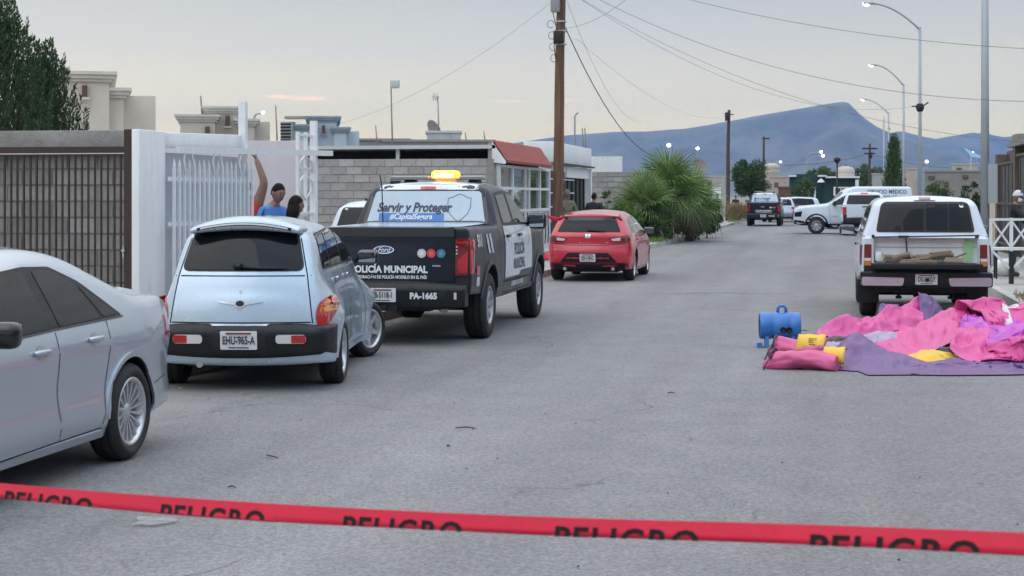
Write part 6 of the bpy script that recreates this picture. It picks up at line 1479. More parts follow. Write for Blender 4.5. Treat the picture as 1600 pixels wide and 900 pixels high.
# fan palm clump
def fan(seed, droop):
    rs = random.Random(seed); mb = MB(); pl = .55; mb.tube([(0, 0, 0), (pl * .5, 0, .03), (pl, 0, 0)], [.018, .014, .010], 5, cap=False); n = 26
    for i in range(n):
        a = (i / (n - 1) - .5) * R(215); L_ = .82 * (1 - .22 * abs(i / (n - 1) - .5) * 2) * rs.uniform(.85, 1.08); w = .030; c, s = math.cos(a), math.sin(a); dz = rs.uniform(-.04, .04)
        def q(r, o, z): return (pl + c * r - s * o, s * r + c * o, z)
        z1, z2 = .05 + dz, -droop * rs.uniform(.6, 1.4) + dz
        mb.add([q(.03, -.006, 0), q(L_ * .45, -w * .5, z1), q(L_ * .45, w * .5, z1), q(.03, .006, 0)], [(0, 1, 2, 3)]); mb.add([q(L_ * .45, -w * .5, z1), q(L_ * .8, -w * .38, z1 * .5 + z2 * .3), q(L_ * .8, w * .38, z1 * .5 + z2 * .3), q(L_ * .45, w * .5, z1)], [(0, 1, 2, 3)])
        mb.add([q(L_ * .8, -w * .38, z1 * .5 + z2 * .3), q(L_, 0, z2), q(L_ * .8, w * .38, z1 * .5 + z2 * .3)], [(0, 1, 2)])
    return mb
M['palm'] = leafmat('palm_blades', [(.07, .14, .035), (.12, .22, .055), (.17, .27, .08), (.24, .30, .11)]); M['palmd'] = leafmat('old_palm_blades', [(.08, .075, .03), (.12, .10, .045), (.06, .065, .025)])
FAN = [fan(1, .10).mesh('frond', M['palm']), fan(2, .22).mesh('frond', M['palm']), fan(3, .35).mesh('frond', M['palm'])]; FAND = fan(4, .5).mesh('frond', M['palmd'])
def palm(px, d, zc, n, label, seed, sc_=1.0, off=(0, 0)):
    p = at(px, d); t = thing('fan_palm', label, 'palm', (p.x, p.y, .12), 0, 'fan palms on the pavement'); rs = random.Random(seed); mb = MB(); mb.tube([(0, 0, -.12), (.02, 0, zc * .5), (0, 0, zc)], [.20, .17, .13], 10); mb.build('trunk', M['bark'], t)
    for i in range(n):
        f = i / n; el = R(82 - 118 * f + rs.uniform(-9, 9)); az = i * 2.399 + rs.uniform(-.3, .3); k = rs.uniform(.85, 1.12) * sc_ * (1.15 - .1 * f)
        me = FAN[min(2, int(f * 3))] if f < .86 else FAND; o = link('frond', me, t, (0, 0, zc - .25 * f), (rs.uniform(-.5, .5), -el, az)); o.scale = (k, k, k)
palm(1044, 63, 1.75, 46, 'tallest fan palm of the clump on the left pavement', 1, 1.22); palm(1006, 61.5, 1.15, 36, 'shorter fan palm left of the tallest, over the kerb', 2, 1.05); palm(1078, 65, 1.25, 34, 'fan palm with drooping fronds on the right of the clump', 3, 1.08)
tree('green_shrub', 'bright leafy shrub at the left foot of the palms', 972, 60.5, ht(318, 60.5), .85, .3, 3200, M['leafb'], 14, .04, .14, cat='shrub', clumps=36)
tree('green_shrub', 'mixed green shrub under the palm fronds', 1016, 61, ht(322, 61), 1.0, .15, 3600, M['leaf'], 15, .04, .14, cat='shrub', clumps=36)
tree('dark_shrub', 'dense dark rounded shrub right of the palms', 1104, 70, ht(312, 70), .62, .15, 4200, M['leafd'], 16, .04, .12, cat='shrub', clumps=44)
tree('dark_shrub', 'dense dark shrub below the drooping palm', 1076, 67, ht(325, 67), .75, .1, 3600, M['leafd'], 17, .04, .13, cat='shrub', clumps=40)
tree('leafy_sprig', 'small leafy sprig beside the block wall left of the shrub', 948, 60.8, ht(296, 60.8), .22, 1.0, 160, M['leaf'], 18, .02, .12, cat='shrub', clumps=8)
# tan dry bush
def drybush(px, d, h_, r, label):
    p = at(px, d); t = thing('dry_bush', label, 'bush', (p.x, p.y, .1)); rs = np.random.RandomState(3); n = 1500; a = rs.rand(n) * 6.283; rr_ = np.sqrt(rs.rand(n)) * r; z = rs.rand(n) * h_ * .75; pts = np.stack([rr_ * np.cos(a), rr_ * np.sin(a), z], 1)
    leaves('stalks', pts, np.tile([0, 0, 1.0], (n, 1)) + pts * [.4, .4, 0], .42, M['dry'], t, .07, 3, .2)
drybush(1153, 107, 1.15, .62, 'tan dry bush beside the far police pickup')
# weeds: dirt strip on the right, gutter tufts on the left
def tufts(name, label, spots, m, seed, hgt=.12):
    rs = np.random.RandomState(seed); pts = []
    for x, y, z, r, n in spots: a = rs.rand(n) * 6.283; q = np.sqrt(rs.rand(n)) * r; pts.append(np.stack([x + q * np.cos(a), y + q * np.sin(a) * 1.6, np.full(n, z)], 1))
    P_ = np.vstack(pts); o = leaves(name, P_, np.tile([0, 0, 1.0], (len(P_), 1)), hgt, m, None, .10, seed, .35); return tag(o, label, kind='stuff')
tufts('weeds', 'dry weeds on the dirt strip by the railing', [(3.2 + random.random() * 1.6, 26 + random.random() * 3.4, .09, .25, 60) for _ in range(26)], M['dry'], 2, .13)
tufts('grass', 'green weeds on the verge under the palms', [(-6.1 + random.random() * .5, 57 + random.random() * 9, .13, .3, 40) for _ in range(12)] + [(-5.75, 104 + k, .12, .3, 60) for k in range(8)], M['leafb'], 4, .16)
# ------------------------------------------------------------------ people (local +x is the way the body faces, +y its left)
M['skin'] = mat('skin_tan', (.235, .135, .098), .55, var=.08, scale=20); M['hair'] = mat('hair_black', (.007, .006, .005), .75, spec=.2, var=.3, scale=60, bump=.4, bscale=120)
M['blackc'] = mat('black_cloth', (.013, .013, .016), .85, var=.25, scale=14, bump=.3, bscale=40); M['jean'] = mat('dark_trousers', (.03, .035, .055), .85, var=.2, scale=20)
M['blues'] = mat('blue_shirt', (.07, .22, .55), .8, var=.08, scale=12, bump=.2, bscale=30); M['reds'] = mat('red_shirt', (.50, .05, .035), .8, var=.1, scale=12); M['whitec'] = mat('white_cloth', (.62, .62, .6), .8, var=.06, scale=20); M['shoe'] = mat('dark_shoe', (.02, .018, .016), .6)
M['pale'] = mat('pale_blouse', (.42, .36, .33), .8, var=.1, scale=15)
def camo():
    m = mat('camouflage', (.16, .15, .10), .85, var=.2, scale=20, dirt=((.05, .06, .035), 9, .48, 1.0)); return m
M['camo'] = camo()
def head_mesh(mb, c, hd, tilt, s, mi, nod=0.0):
    """head about .23 m tall centred at c, facing angle hd in the local frame"""
    Mz = Matrix.Rotation(hd, 3, 'Z') @ Matrix.Rotation(nod, 3, 'Y') @ Matrix.Rotation(tilt, 3, 'X'); vs = []; nu, nv = 20, 16
    for j in range(nv + 1):
        ph = math.pi * j / nv; z = math.cos(ph); r = math.sin(ph)
        for i in range(nu):
            th = 2 * math.pi * i / nu; x, y = r * math.cos(th), r * math.sin(th); f = max(0, x)
            w = 1 - .26 * max(0, -z) ** 1.2; X = x * .098 * (1 + .06 * z * (x < 0)) * (1 - .05 * max(0, -z)); Y = y * .077 * w; Z = z * .122
            if x > .3: # brow, nose, lips, chin
                X += .022 * gs(y, 0, .16) * gs(z, -.12, .16) * f + .006 * gs(z, .18, .1) * f + .008 * gs(y, 0, .3) * gs(z, -.5, .08) * f + .012 * gs(y, 0, .35) * gs(z, -.8, .15)
                X -= .009 * (gs(y, .38, .14) + gs(y, -.38, .14)) * gs(z, .06, .09)
            vs.append(Mz @ (Vector((X, Y, Z)) * s) + Vector(c))
    fs = [(j * nu + i, (j + 1) * nu + i, (j + 1) * nu + (i + 1) % nu, j * nu + (i + 1) % nu) for j in range(nv) for i in range(nu)]
    mb.add(vs, fs, mi, True)
    for sg in (1, -1): # ears, eyes
        q = MB(); q.lathe([(0, -.008), (.026, -.006), (.032, .004), (.02, .012), (0, .01)], 10, 'Y'); mb.add([Mz @ (Vector((v[0] * .8 - .008, v[1] + sg * .077, v[2] * 1.1 - .005)) * s) + Vector(c) for v in q.v], q.f, mi, True)
        q = MB(); q.box((.090, sg * .031, .032), (.010, .028, .005)); mb.add([Mz @ (Vector(v) * s) + Vector(c) for v in q.v], q.f, mi + 1, False)
        q = MB(); q.lathe([(0, -.006), (.006, -.003), (.006, .003), (0, .006)], 8, 'X'); mb.add([Mz @ (Vector((v[0] + .085, v[1] * 1.5 + sg * .031, v[2] * .8 + .008)) * s) + Vector(c) for v in q.v], q.f, mi + 1, True)
    q = MB(); q.box((.090, 0, -.058), (.010, .036, .004)); mb.add([Mz @ (Vector(v) * s) + Vector(c) for v in q.v], q.f, mi + 1, False)
    return Mz
def hand(mb, wrist, dirv, side, up, mi, curl=.5, s=1.0):
    """palm and five fingers; dirv along the hand, side toward the thumb, up = back of the hand"""
    d, u = Vector(dirv).normalized(), Vector(up).normalized(); t = Vector(side).normalized(); w = Vector(wrist); u = d.cross(t).normalized() * (1 if u.dot(d.cross(t)) > 0 else -1)
    Mx = Matrix((d, t, u)).transposed(); mb.box(w + d * .048 * s, (.095 * s, .078 * s, .028 * s), Mx, mi)
    for k, (o, ln, r) in enumerate(((.030, .072, .0085), (.010, .080, .009), (-.011, .074, .0085), (-.031, .058, .0075))):
        b = w + d * .09 * s + t * o * s; a1 = curl * .6; p1 = b + (d * math.cos(a1) - u * math.sin(a1)) * ln * .5 * s; a2 = curl * 1.7; p2 = p1 + (d * math.cos(a2) - u * math.sin(a2)) * ln * .32 * s; a3 = curl * 2.5; p3 = p2 + (d * math.cos(a3) - u * math.sin(a3)) * ln * .25 * s
        mb.tube([b - d * .015 * s, p1, p2, p3], [r * s, r * .95 * s, r * .88 * s, r * .7 * s], 7, mi)
    b = w + d * .025 * s + t * .035 * s; p1 = b + (d * .6 + t * .8 - u * .2).normalized() * .04 * s; p2 = p1 + (d * .85 + t * .25 - u * .5).normalized() * .032 * s
    mb.tube([b, p1, p2], [.012 * s, .010 * s, .008 * s], 7, mi)
def person(label, loc, hd, H, top, bottom, sleeve='long', arms=None, head=(0, 0, 0), hair='short', lean=0.0, group='people on the street', name='person', build=1.0, hands=True, cloth=None):
    """standing figure of height H; arms: dict L/R -> (elbow, hand) in metres at H=1.75"""
    k = H / 1.75; root = thing(name, label, 'person', loc, hd, group); arms = arms or {}
    def T(p):
        x, y, z = p; zz = max(0, z - .95); return Vector((x + zz * math.sin(lean), y, z - zz * (1 - math.cos(lean)))) * k
    V = {'pel': (0, 0, .95), 'abd': (.0, 0, 1.10), 'che': (.01, 0, 1.30), 'nck': (-.01, 0, 1.47), 'hd0': (.01, 0, 1.55)}
    r_ = {'pel': (.16, .115), 'abd': (.145, .10), 'che': (.165, .115), 'nck': (.065, .06), 'hd0': (.055, .055)}; E = [('pel', 'abd'), ('abd', 'che'), ('che', 'nck'), ('nck', 'hd0')]; reg = {('pel', 'abd'): 0, ('abd', 'che'): 0, ('che', 'nck'): 0, ('nck', 'hd0'): 2}
    for s, sg in (('L', 1), ('R', -1)):
        V['hip' + s] = (0, sg * .095, .90); V['kne' + s] = (.02, sg * .11, .50); V['ank' + s] = (-.02, sg * .12, .085); V['toe' + s] = (.13, sg * .14, .04)
        r_['hip' + s] = (.095, .095); r_['kne' + s] = (.062, .062); r_['ank' + s] = (.045, .045); r_['toe' + s] = (.04, .035)
        E += [('pel', 'hip' + s), ('hip' + s, 'kne' + s), ('kne' + s, 'ank' + s), ('ank' + s, 'toe' + s)]
        for e in E[-4:-1]: reg[e] = 1
        reg[E[-1]] = 3
        el, ha = arms.get(s, ((.0, sg * .27, 1.12), (.08, sg * .26, .88)))
        V['sho' + s] = (-.005, sg * .185, 1.40); V['elb' + s] = el; V['wri' + s] = ha; r_['sho' + s] = (.072, .068); r_['elb' + s] = (.047, .047); r_['wri' + s] = (.030, .030)
        E += [('che', 'sho' + s), ('sho' + s, 'elb' + s), ('elb' + s, 'wri' + s)]; reg[E[-3]] = 0; reg[E[-2]] = 0 if sleeve != 'none' else 2; reg[E[-1]] = 0 if sleeve == 'long' else 2
    nm = list(V); me = bpy.data.meshes.new('sk'); P3 = [T(V[n]) for n in nm]; me.from_pydata(P3, [(nm.index(a), nm.index(b)) for a, b in E], []); o = link('sk', me)
    o.modifiers.new('s', 'SKIN'); sv = me.skin_vertices[0].data
    for i, n in enumerate(nm): sv[i].radius = (r_[n][0] * k * build, r_[n][1] * k * build); sv[i].use_root = n == 'pel'
    sb = o.modifiers.new('u', 'SUBSURF'); sb.levels = 2; sb.render_levels = 2; bpy.context.view_layer.update(); dg = bpy.context.evaluated_depsgraph_get(); bm_ = bpy.data.meshes.new_from_object(o.evaluated_get(dg)); bpy.data.objects.remove(o)
    mb = MB(); seg = [(P3[nm.index(a)], P3[nm.index(b)], reg[(a, b)], a, b) for a, b in E]; fs = [list(p.vertices) for p in bm_.polygons]; vs = [v.co.copy() for v in bm_.vertices]; ms = []
    for f in fs:
        c = sum((vs[i] for i in f), Vector()) / len(f); best = None
        for a, b, rg, na, nb in seg:
            ab = b - a; t = max(0, min(1, (c - a).dot(ab) / ab.length_squared)); dd = (c - (a + ab * t)).length
            if best is None or dd < best[0]: best = (dd, rg, t, na, nb)
        rg = best[1]
        if sleeve == 'short' and best[3].startswith('sho') and best[4].startswith('elb') and best[2] > .62: rg = 2
        if c.z < .98 * k and rg == 0 and abs(c.y) < .22 * k: rg = 1
        ms.append(rg)
    mb.v = [tuple(v) for v in vs]; mb.f = fs; mb.m = ms; mb.sm = [True] * len(fs)
    hc = T((.025, 0, 1.635)) + Vector((head[1] * .0, 0, 0)); Mz = head_mesh(mb, hc, head[0], head[1], k * 1.0, 2, head[2])
    for f_ in range(len(mb.m)):
        if mb.m[f_] == 3 and f_ >= len(fs): mb.m[f_] = 4
    if hands:
        for s, sg in (('L', 1), ('R', -1)):
            e_, w_ = T(V['elb' + s]), T(V['wri' + s]); d = (w_ - e_).normalized(); fwd = Vector((1, 0, 0)); side = (fwd - d * fwd.dot(d)); side = side.normalized() if side.length > .1 else Vector((0, -sg, 0))
            hand(mb, w_ - d * .01, d, side, Vector((0, sg, 0)), 2, .9 if s in arms else .45, k)
    mb.build('body', [top, bottom, M['skin'], M['shoe'], M['dark']], root)
    def shell(a0, zmin, back, sc_, m, nm_, extra=None):
        q = MB(); nu, nv = 22, 12; vv = []
        for j in range(nv + 1):
            for i in range(nu):
                th = 2 * math.pi * i / nu; front = math.cos(th); lim = zmin + (back - zmin) * (0.5 - .5 * front); ph = j / nv * math.acos(max(-.98, min(.98, lim))); z = math.cos(ph); r = math.sin(ph)
                j_ = 1 + .02 * math.sin(i * 7.1 + j * 3.3); vv.append(Mz @ (Vector((r * math.cos(th) * .098 * sc_ * j_ - .004, r * math.sin(th) * .077 * sc_ * j_, z * .122 * sc_)) * k) + hc)
        q.add(vv, [(j * nu + i, (j + 1) * nu + i, (j + 1) * nu + (i + 1) % nu, j * nu + (i + 1) % nu) for j in range(nv) for i in range(nu)], 0, True); return q.build(nm_, m, root)
    if hair == 'short': shell(0, .58, -.45, 1.07, M['hair'], 'hair')
    if hair == 'long':
        shell(0, .40, -.75, 1.12, M['hair'], 'hair'); q = MB(); rs = random.Random(3)
        for i in range(16):
            a = math.pi * (.38 + 1.24 * i / 15); b0 = Mz @ (Vector((math.cos(a) * .09, math.sin(a) * .078, .0)) * k) + hc; q.tube([b0, b0 + Mz @ Vector((-.02, math.sin(a) * .015, -.10)), b0 + Mz @ Vector((-.035 + rs.uniform(-.01, .01), math.sin(a) * .03, -.22 - rs.uniform(0, .08)))], [.026, .026, .008], 6)
        q.build('hair_strands', M['hair'], root)
    if hair in ('cap', 'helmet'):
        cm = M['camo'] if hair == 'helmet' else mat('cap_white', (.55, .56, .6), .8)
        sh_ = shell(0, .30, .02, 1.14, cm, 'cap'); q = MB(); n = 12; rows = []
        for i in range(n + 1):
            a = -1.1 + 2.2 * i / n
            for r in (1.0, 1.75): rows.append(Mz @ (Vector((math.cos(a) * .105 * r * (1 if r < 1.5 else .98), math.sin(a) * .085 * (1.02 if r < 1.5 else .9), .040 - (.02 if r > 1.5 else 0) - .012 * abs(math.sin(a)))) * k) + hc)
        q.add(rows, [(2 * i, 2 * i + 1, 2 * i + 3, 2 * i + 2) for i in range(n)], 0, True); b_ = len(rows); q.add([Vector(v) + Vector((0, 0, -.008)) for v in rows], [(2 * i + 2, 2 * i + 3, 2 * i + 1, 2 * i) for i in range(n)], 0, True)
        q.build('brim', cm if hair == 'helmet' else mat('cap_navy', (.04, .06, .16), .8), root); shell(0, .86 - .5, .1, 1.10, M['hair'], 'hair')
        if hair == 'cap':
            q = MB(); q.box(Mz @ (Vector((.06, .0, .10)) * k) + hc, (.03, .09, .05), Mz); q.build('cap_badge', mat('cap_badge', (.05, .08, .25), .7), root)
    return root, hc, Mz, k
# man holding the gate rail with a raised arm
pa = at(414, 23.35)
person('man in a red sleeveless shirt reaching up to the white gate rail', (-8.35, 23.25, .22), R(-90), 1.80, M['reds'], M['jean'], 'none', {'L': ((.04, .29, 1.70), (.0, .15, 2.04)), 'R': ((.0, -.27, 1.12), (.1, -.25, .9))}, (0, 0, 0), build=1.28)
# man in blue, looking down to his right
pb = at(419, 21.6)
person('man in a bright blue shirt with his head bent, by the gate', (pb.x, pb.y, .14), R(-25), 1.80, M['blues'], M['jean'], 'short', None, (R(-8), 0, R(18)), 'short', lean=.22, build=1.12)
pw = at(460, 21.2)
person('woman with long dark hair in profile beside the man in blue', (pw.x, pw.y, .13), R(5), 1.63, M['pale'], M['jean'], 'short', None, (R(5), 0, 0), 'long')
ps = at(879, 46.2)
person('soldier in camouflage standing behind the thick wooden pole', (ps.x + .12, ps.y, .13), R(-60), 1.80, M['camo'], M['camo'], 'long', {'R': ((.05, -.28, 1.12), (.25, -.12, 1.1)), 'L': ((.05, .28, 1.12), (.25, .1, 1.12))}, (0, 0, 0), 'helmet', build=1.12)
pm = at(928, 48.5)
person('man in black seen from behind beyond the red hatchback', (pm.x, pm.y, .13), R(80), 1.72, M['blackc'], M['blackc'], 'long', None, (0, 0, 0), 'short', build=1.2)
po = at(1121, 104)
person('officer in dark uniform beside the dark shrub and second pole', (po.x, po.y, .13), R(-60), 1.74, M['blackc'], M['blackc'], 'short', {'R': ((.1, -.26, 1.15), (.28, .0, 1.15)), 'L': ((.1, .26, 1.15), (.28, .02, 1.12))}, (0, 0, 0), 'short', build=1.2)
po = at(1149.5, 113)
person('distant person half hidden behind the dry bush', (po.x, po.y, .13), R(-70), 1.68, M['blackc'], M['jean'], 'short', None, (0, 0, 0), 'short')
pc = at(1583, 33.6)
_, hc, Mz, k = person('man in black with a white and blue cap and face mask behind the railing', (pc.x, pc.y, .13), R(-8), 1.74, M['blackc'], M['jean'], 'long', {'R': ((.20, -.26, 1.2), (.30, -.05, 1.42)), 'L': ((.18, .26, 1.12), (.34, .06, 1.05))}, (R(-12), 0, R(10)), 'cap', lean=.10)
q = MB(); vv = []
for j in range(6):
    for i in range(9):
        a = -1.25 + 2.5 * i / 8; z = -.02 - .075 * j / 5; x_ = math.cos(a) * (.122 - .012 * abs(j - 2)); vv.append(Mz @ (Vector((x_, math.sin(a) * .080, z)) * k) + hc)
q.add(vv, [(j * 9 + i, (j + 1) * 9 + i, (j + 1) * 9 + i + 1, j * 9 + i + 1) for j in range(5) for i in range(8)], 0, True); q.build('face_mask', M['whitec'], _)
# ------------------------------------------------------------------ white railing at the right
rl = thing('railing', 'white metal railing with crossed braces and a dark footed post', 'railing', at(1548, 31.0, .12)); c0 = rl.location.copy()
ux = (at(1640, 31.0) - at(1548, 31.0)); LR = ux.length; ang = math.atan2(ux.y, ux.x); rl.rotation_euler = (0, 0, ang)
M['rail'] = mat('railing_white', (.66, .68, .69), .45, var=.08, scale=9, dirt=((.4, .36, .33), 8, .6, .4))
for z in (1.21, .66): mb = MB(); mb.bar((0, 0, z), (LR, 0, z), .05, .045); mb.build('rail', M['rail'], rl)
px1 = LR * 32 / 92
mb = MB(); mb.bar((0, 0, .64), (0, 0, 1.23), .045); mb.build('end_bar', M['rail'], rl)
for x in (px1, px1 * 2.9):
    mb = MB(); mb.bar((x, 0, .02), (x, 0, 1.24), .055, .055); mb.build('post', M['rail'], rl); mb = MB(); mb.bar((x, -.005, -.02), (x, -.005, .62), .075, .075); mb.build('post_sleeve', M['black'], rl)
    for sg in (-1, 1): mb = MB(); mb.bar((x + sg * px1 * .97, .004, .64), (x + sg * .03, .004, .30), .04); mb.build('brace', M['rail'], rl)
for a, b_ in ((.02, px1), (px1, px1 * 1.95), (px1 * 1.95, px1 * 2.9)):
    mb = MB(); mb.bar((a, .012, .68), (b_, .012, 1.19), .03); mb.build('cross_brace', M['rail'], rl); mb = MB(); mb.bar((a, -.014, 1.19), (b_, -.014, .68), .03); mb.build('cross_brace', M['rail'], rl)
# white bags behind the railing
def lump(name, label, cat, c, r, m, seed, sq=(1, 1, .8)):
    vs = []; fs = []; nu, nv = 18, 12
    for j in range(nv + 1):
        for i in range(nu):
            ph = math.pi * j / nv; th = 2 * math.pi * i / nu; v = Vector((math.sin(ph) * math.cos(th), math.sin(ph) * math.sin(th), math.cos(ph))); k = 1 + .25 * noise.noise(v * 2.2 + Vector((seed, 0, 0))) + .10 * abs(noise.noise(v * 6 + Vector((seed, 2, 0))))
            vs.append((v.x * r * k * sq[0], v.y * r * k * sq[1], max(0, (v.z * k * .9 + .72)) * r * sq[2]))
    fs = [(j * nu + i, (j + 1) * nu + i, (j + 1) * nu + (i + 1) % nu, j * nu + (i + 1) % nu) for j in range(nv) for i in range(nu)]
    mb = MB(); mb.add(vs, fs, 0, True); o = mb.build(name, m, None, c); return tag(o, label, cat)
p = at(1571, 34.0, .13); lump('bag', 'white plastic bag on the pavement at the foot of the man in the cap', 'bag', p, .24, M['whitec'], 3, (1.1, .9, .9))
o = at(1586, 32.9, .9)
t = thing('small_table', 'low table with a white cloth behind the railing', 'table', at(1588, 33.0, .13)); mb = MB(); mb.box((0, 0, .60), (.9, .5, .03)); mb.build('top', M['whitec'], t)
for x in (-.4, .4):
    for y in (-.2, .2): mb = MB(); mb.box((x, y, .29), (.035, .035, .58)); mb.build('leg', M['black'], t)
# wooden box by the right edge
# ------------------------------------------------------------------ firewood in the small pickup
M['log'] = mat('firewood', (.20, .15, .105), .95, var=.35, scale=9, bump=.6, bscale=30, dirt=((.08, .06, .045), 6, .5, .6), stretch=(.3, 1, 1)); M['logc'] = mat('split_wood', (.36, .29, .21), .9, var=.2, scale=12, stretch=(.3, 1, 1))
bx, by = 1.38, 24.04
def log(lx, ly, z, L_, r, yaw, pitch, label, seed):
    rs = random.Random(seed); n = 9; mb = MB(); ring = []
    for e in range(6):
        x = (e / 5 - .5) * L_
        for i in range(n):
            a = 2 * math.pi * i / n; k = r * (.75 + .25 * math.cos(2 * a + seed) + .12 * math.sin(3 * a + seed * 2)) * (1 + rs.uniform(-.07, .07)); ring.append((x + rs.uniform(-.01, .01), math.cos(a) * k, math.sin(a) * k * .85))
    mb.add(ring, [(e * n + i, e * n + (i + 1) % n, (e + 1) * n + (i + 1) % n, (e + 1) * n + i) for e in range(5) for i in range(n)], 0, False); mb.add([ring[i] for i in range(n)], [tuple(range(n))[::-1]], 1); mb.add([ring[5 * n + i] for i in range(n)], [tuple(range(n))], 1)
    o = mb.build('firewood_log', [M['log'], M['logc']], None, (bx - ly, by + lx - .10, z), (0, pitch, yaw)); return tag(o, label, 'log', 'firewood in the open bed')
for a in ((.10, -.12, .905, .52, .075, .05, -.05, 'longest thick log lying across the right middle of the truck bed', 1), (.02, .38, .895, .36, .07, -.25, -.25, 'pale split log at the left end of the firewood', 2), (.0, .12, .87, .42, .045, .12, -.12, 'thin dark branch slanting across the firewood', 3),
          (-.08, .22, .855, .24, .04, -.1, 0, 'small pale split piece at the front of the firewood', 4), (-.06, -.38, .87, .26, .055, .06, .05, 'short pale block at the right end of the firewood', 5), (.14, .05, .885, .34, .06, -.15, .1, 'dark log at the back of the firewood middle', 6),
          (.05, -.45, .93, .22, .022, .1, -.35, 'thin stick poking up on the right of the firewood', 7), (-.12, .02, .85, .3, .034, .05, 0, 'flat bark strip along the front of the firewood', 8), (.02, .50, .90, .2, .06, .5, .1, 'stubby dark log against the left bed side', 9), (.0, -.2, .965, .3, .04, -.05, -.12, 'upper split log resting on the longest one', 10)): log(*a)

# ------------------------------------------------------------------ deflated inflatable castle, draped by a small cloth solver
HX0, HX1, HY0, HY1, HS = -1.6, 5.6, 14.8, 23.6, .03
gx = np.arange(HX0, HX1, HS); gy = np.arange(HY0, HY1, HS); GX, GY = np.meshgrid(gx, gy, indexing='ij'); HF = np.zeros_like(GX)
def cap_bump(x0, y0, x1, y1, r0, r1, h0, h1):
    dx, dy = x1 - x0, y1 - y0; t = np.clip(((GX - x0) * dx + (GY - y0) * dy) / (dx * dx + dy * dy), 0, 1); q = np.hypot(GX - x0 - t * dx, GY - y0 - t * dy); r = r0 + (r1 - r0) * t; h = h0 + (h1 - h0) * t; return h * np.sqrt(np.clip(1 - (q / r) ** 2, 0, 1))
def hs(x, y): return HF[np.clip(((x - HX0) / HS).astype(int), 0, HF.shape[0] - 1), np.clip(((y - HY0) / HS).astype(int), 0, HF.shape[1] - 1)]
def drape(cx, cy, ang, w, h, nx, ny, shrink, seed, steps=160, z0=.62, noise_=.05, thick=.012, outline=None, wrk=.30):
    global HF
    rs = np.random.RandomState(seed); U, V_ = np.meshgrid(np.linspace(-.5, .5, nx), np.linspace(-.5, .5, ny), indexing='ij'); lu, lv = w / (nx - 1), h / (ny - 1)
    if outline is not None: lim = outline(U, V_)
    X_ = cx + (U * w * math.cos(ang) - V_ * h * math.sin(ang)) * shrink; Y_ = cy + (U * w * math.sin(ang) + V_ * h * math.cos(ang)) * shrink
    wa, wb = np.zeros_like(U), np.zeros_like(U)
    for k in range(7):
        a = rs.rand() * 6.28; f = rs.uniform(4, 13); ph = rs.rand() * 6.28; wa += np.sin((U * w * math.cos(a) + V_ * h * math.sin(a)) * f + ph) / f; wb += np.cos((U * w * math.sin(a) - V_ * h * math.cos(a)) * f + ph * 2) / f
    X_ = X_ + wa * wrk; Y_ = Y_ + wb * wrk
    big = np.zeros_like(U)
    for k in range(10): a = rs.rand() * 6.28; f = rs.uniform(5, 16); big += np.sin((U * math.cos(a) + V_ * math.sin(a)) * f * 2 + rs.rand() * 6.28) / f
    Z_ = hs(X_, Y_) + .16 + big * noise_ * 9 + rs.normal(0, .004, U.shape); Z_ = np.maximum(Z_, hs(X_, Y_) + .02)
    p = np.stack([X_, Y_, Z_], -1); v = np.zeros_like(p); dt = .02; ld = math.hypot(lu, lv)
    def con(a, b_, L_, st):
        d = p[b_] - p[a]; n = np.sqrt((d * d).sum(-1, keepdims=True)) + 1e-9; c = d * (1 - L_ / n) * .5 * st; return c
    sets = []
    for par in (0, 1):
        sets += [((slice(par, nx - 1, 2), slice(None)), (slice(par + 1, nx, 2), slice(None)), lu, 1.0), ((slice(None), slice(par, ny - 1, 2)), (slice(None), slice(par + 1, ny, 2)), lv, 1.0)]
        sets += [((slice(par, nx - 1, 2), slice(0, ny - 1)), (slice(par + 1, nx, 2), slice(1, ny)), ld, .7), ((slice(par, nx - 1, 2), slice(1, ny)), (slice(par + 1, nx, 2), slice(0, ny - 1)), ld, .7)]
    for st2 in range(4):
        pass
    for i in range(steps):
        q = p.copy(); v[..., 2] -= 5.0 * dt; v *= .965; p += v * dt
        for _ in range(4):
            for a, b_, L_, st in sets: c = con(a, b_, L_, st); p[a] += c; p[b_] -= c
            # bending
            for ax in (0, 1):
                if ax == 0: m_ = (p[2:] + p[:-2]) / 2 - p[1:-1]; p[1:-1] += m_ * .012
                else: m_ = (p[:, 2:] + p[:, :-2]) / 2 - p[:, 1:-1]; p[:, 1:-1] += m_ * .012
            g = hs(p[..., 0], p[..., 1]) + thick; under = p[..., 2] < g; p[..., 2] = np.where(under, g, p[..., 2])
        nv_ = (p - q) / dt; fr = under[..., None] * np.array([.5, .5, 0]); v = np.clip(nv_ * (1 - fr), -2, 2)
    # lay this sheet into the height field for the next one
    ii = np.clip(((p[..., 0] - HX0) / HS).astype(int), 0, HF.shape[0] - 2); jj = np.clip(((p[..., 1] - HY0) / HS).astype(int), 0, HF.shape[1] - 2); N_ = HF.copy()
    for a in (0, 1):
        for b_ in (0, 1): np.maximum.at(N_, (ii + a, jj + b_), p[..., 2])
    HF = N_
    return p, U, V_
def sheet(name, res, m, parent, mats=None, mf=None):
    p, U, V_ = res; nx, ny = U.shape; mb = MB(); fs = [(i * ny + j, (i + 1) * ny + j, (i + 1) * ny + j + 1, i * ny + j + 1) for i in range(nx - 1) for j in range(ny - 1)]; mb.add(p.reshape(-1, 3).tolist(), fs, 0, True); me = mb.mesh(name, mats or m)
    if mf: me.polygons.foreach_set('material_index', [mf(U[i, j], V_[i, j]) for i in range(nx - 1) for j in range(ny - 1)])
    o = link(name, me, parent); s = o.modifiers.new('sub', 'SUBSURF'); s.levels = 1; s.render_levels = 1; so_ = o.modifiers.new('thick', 'SOLIDIFY'); so_.thickness = .006; so_.offset = 1; return o
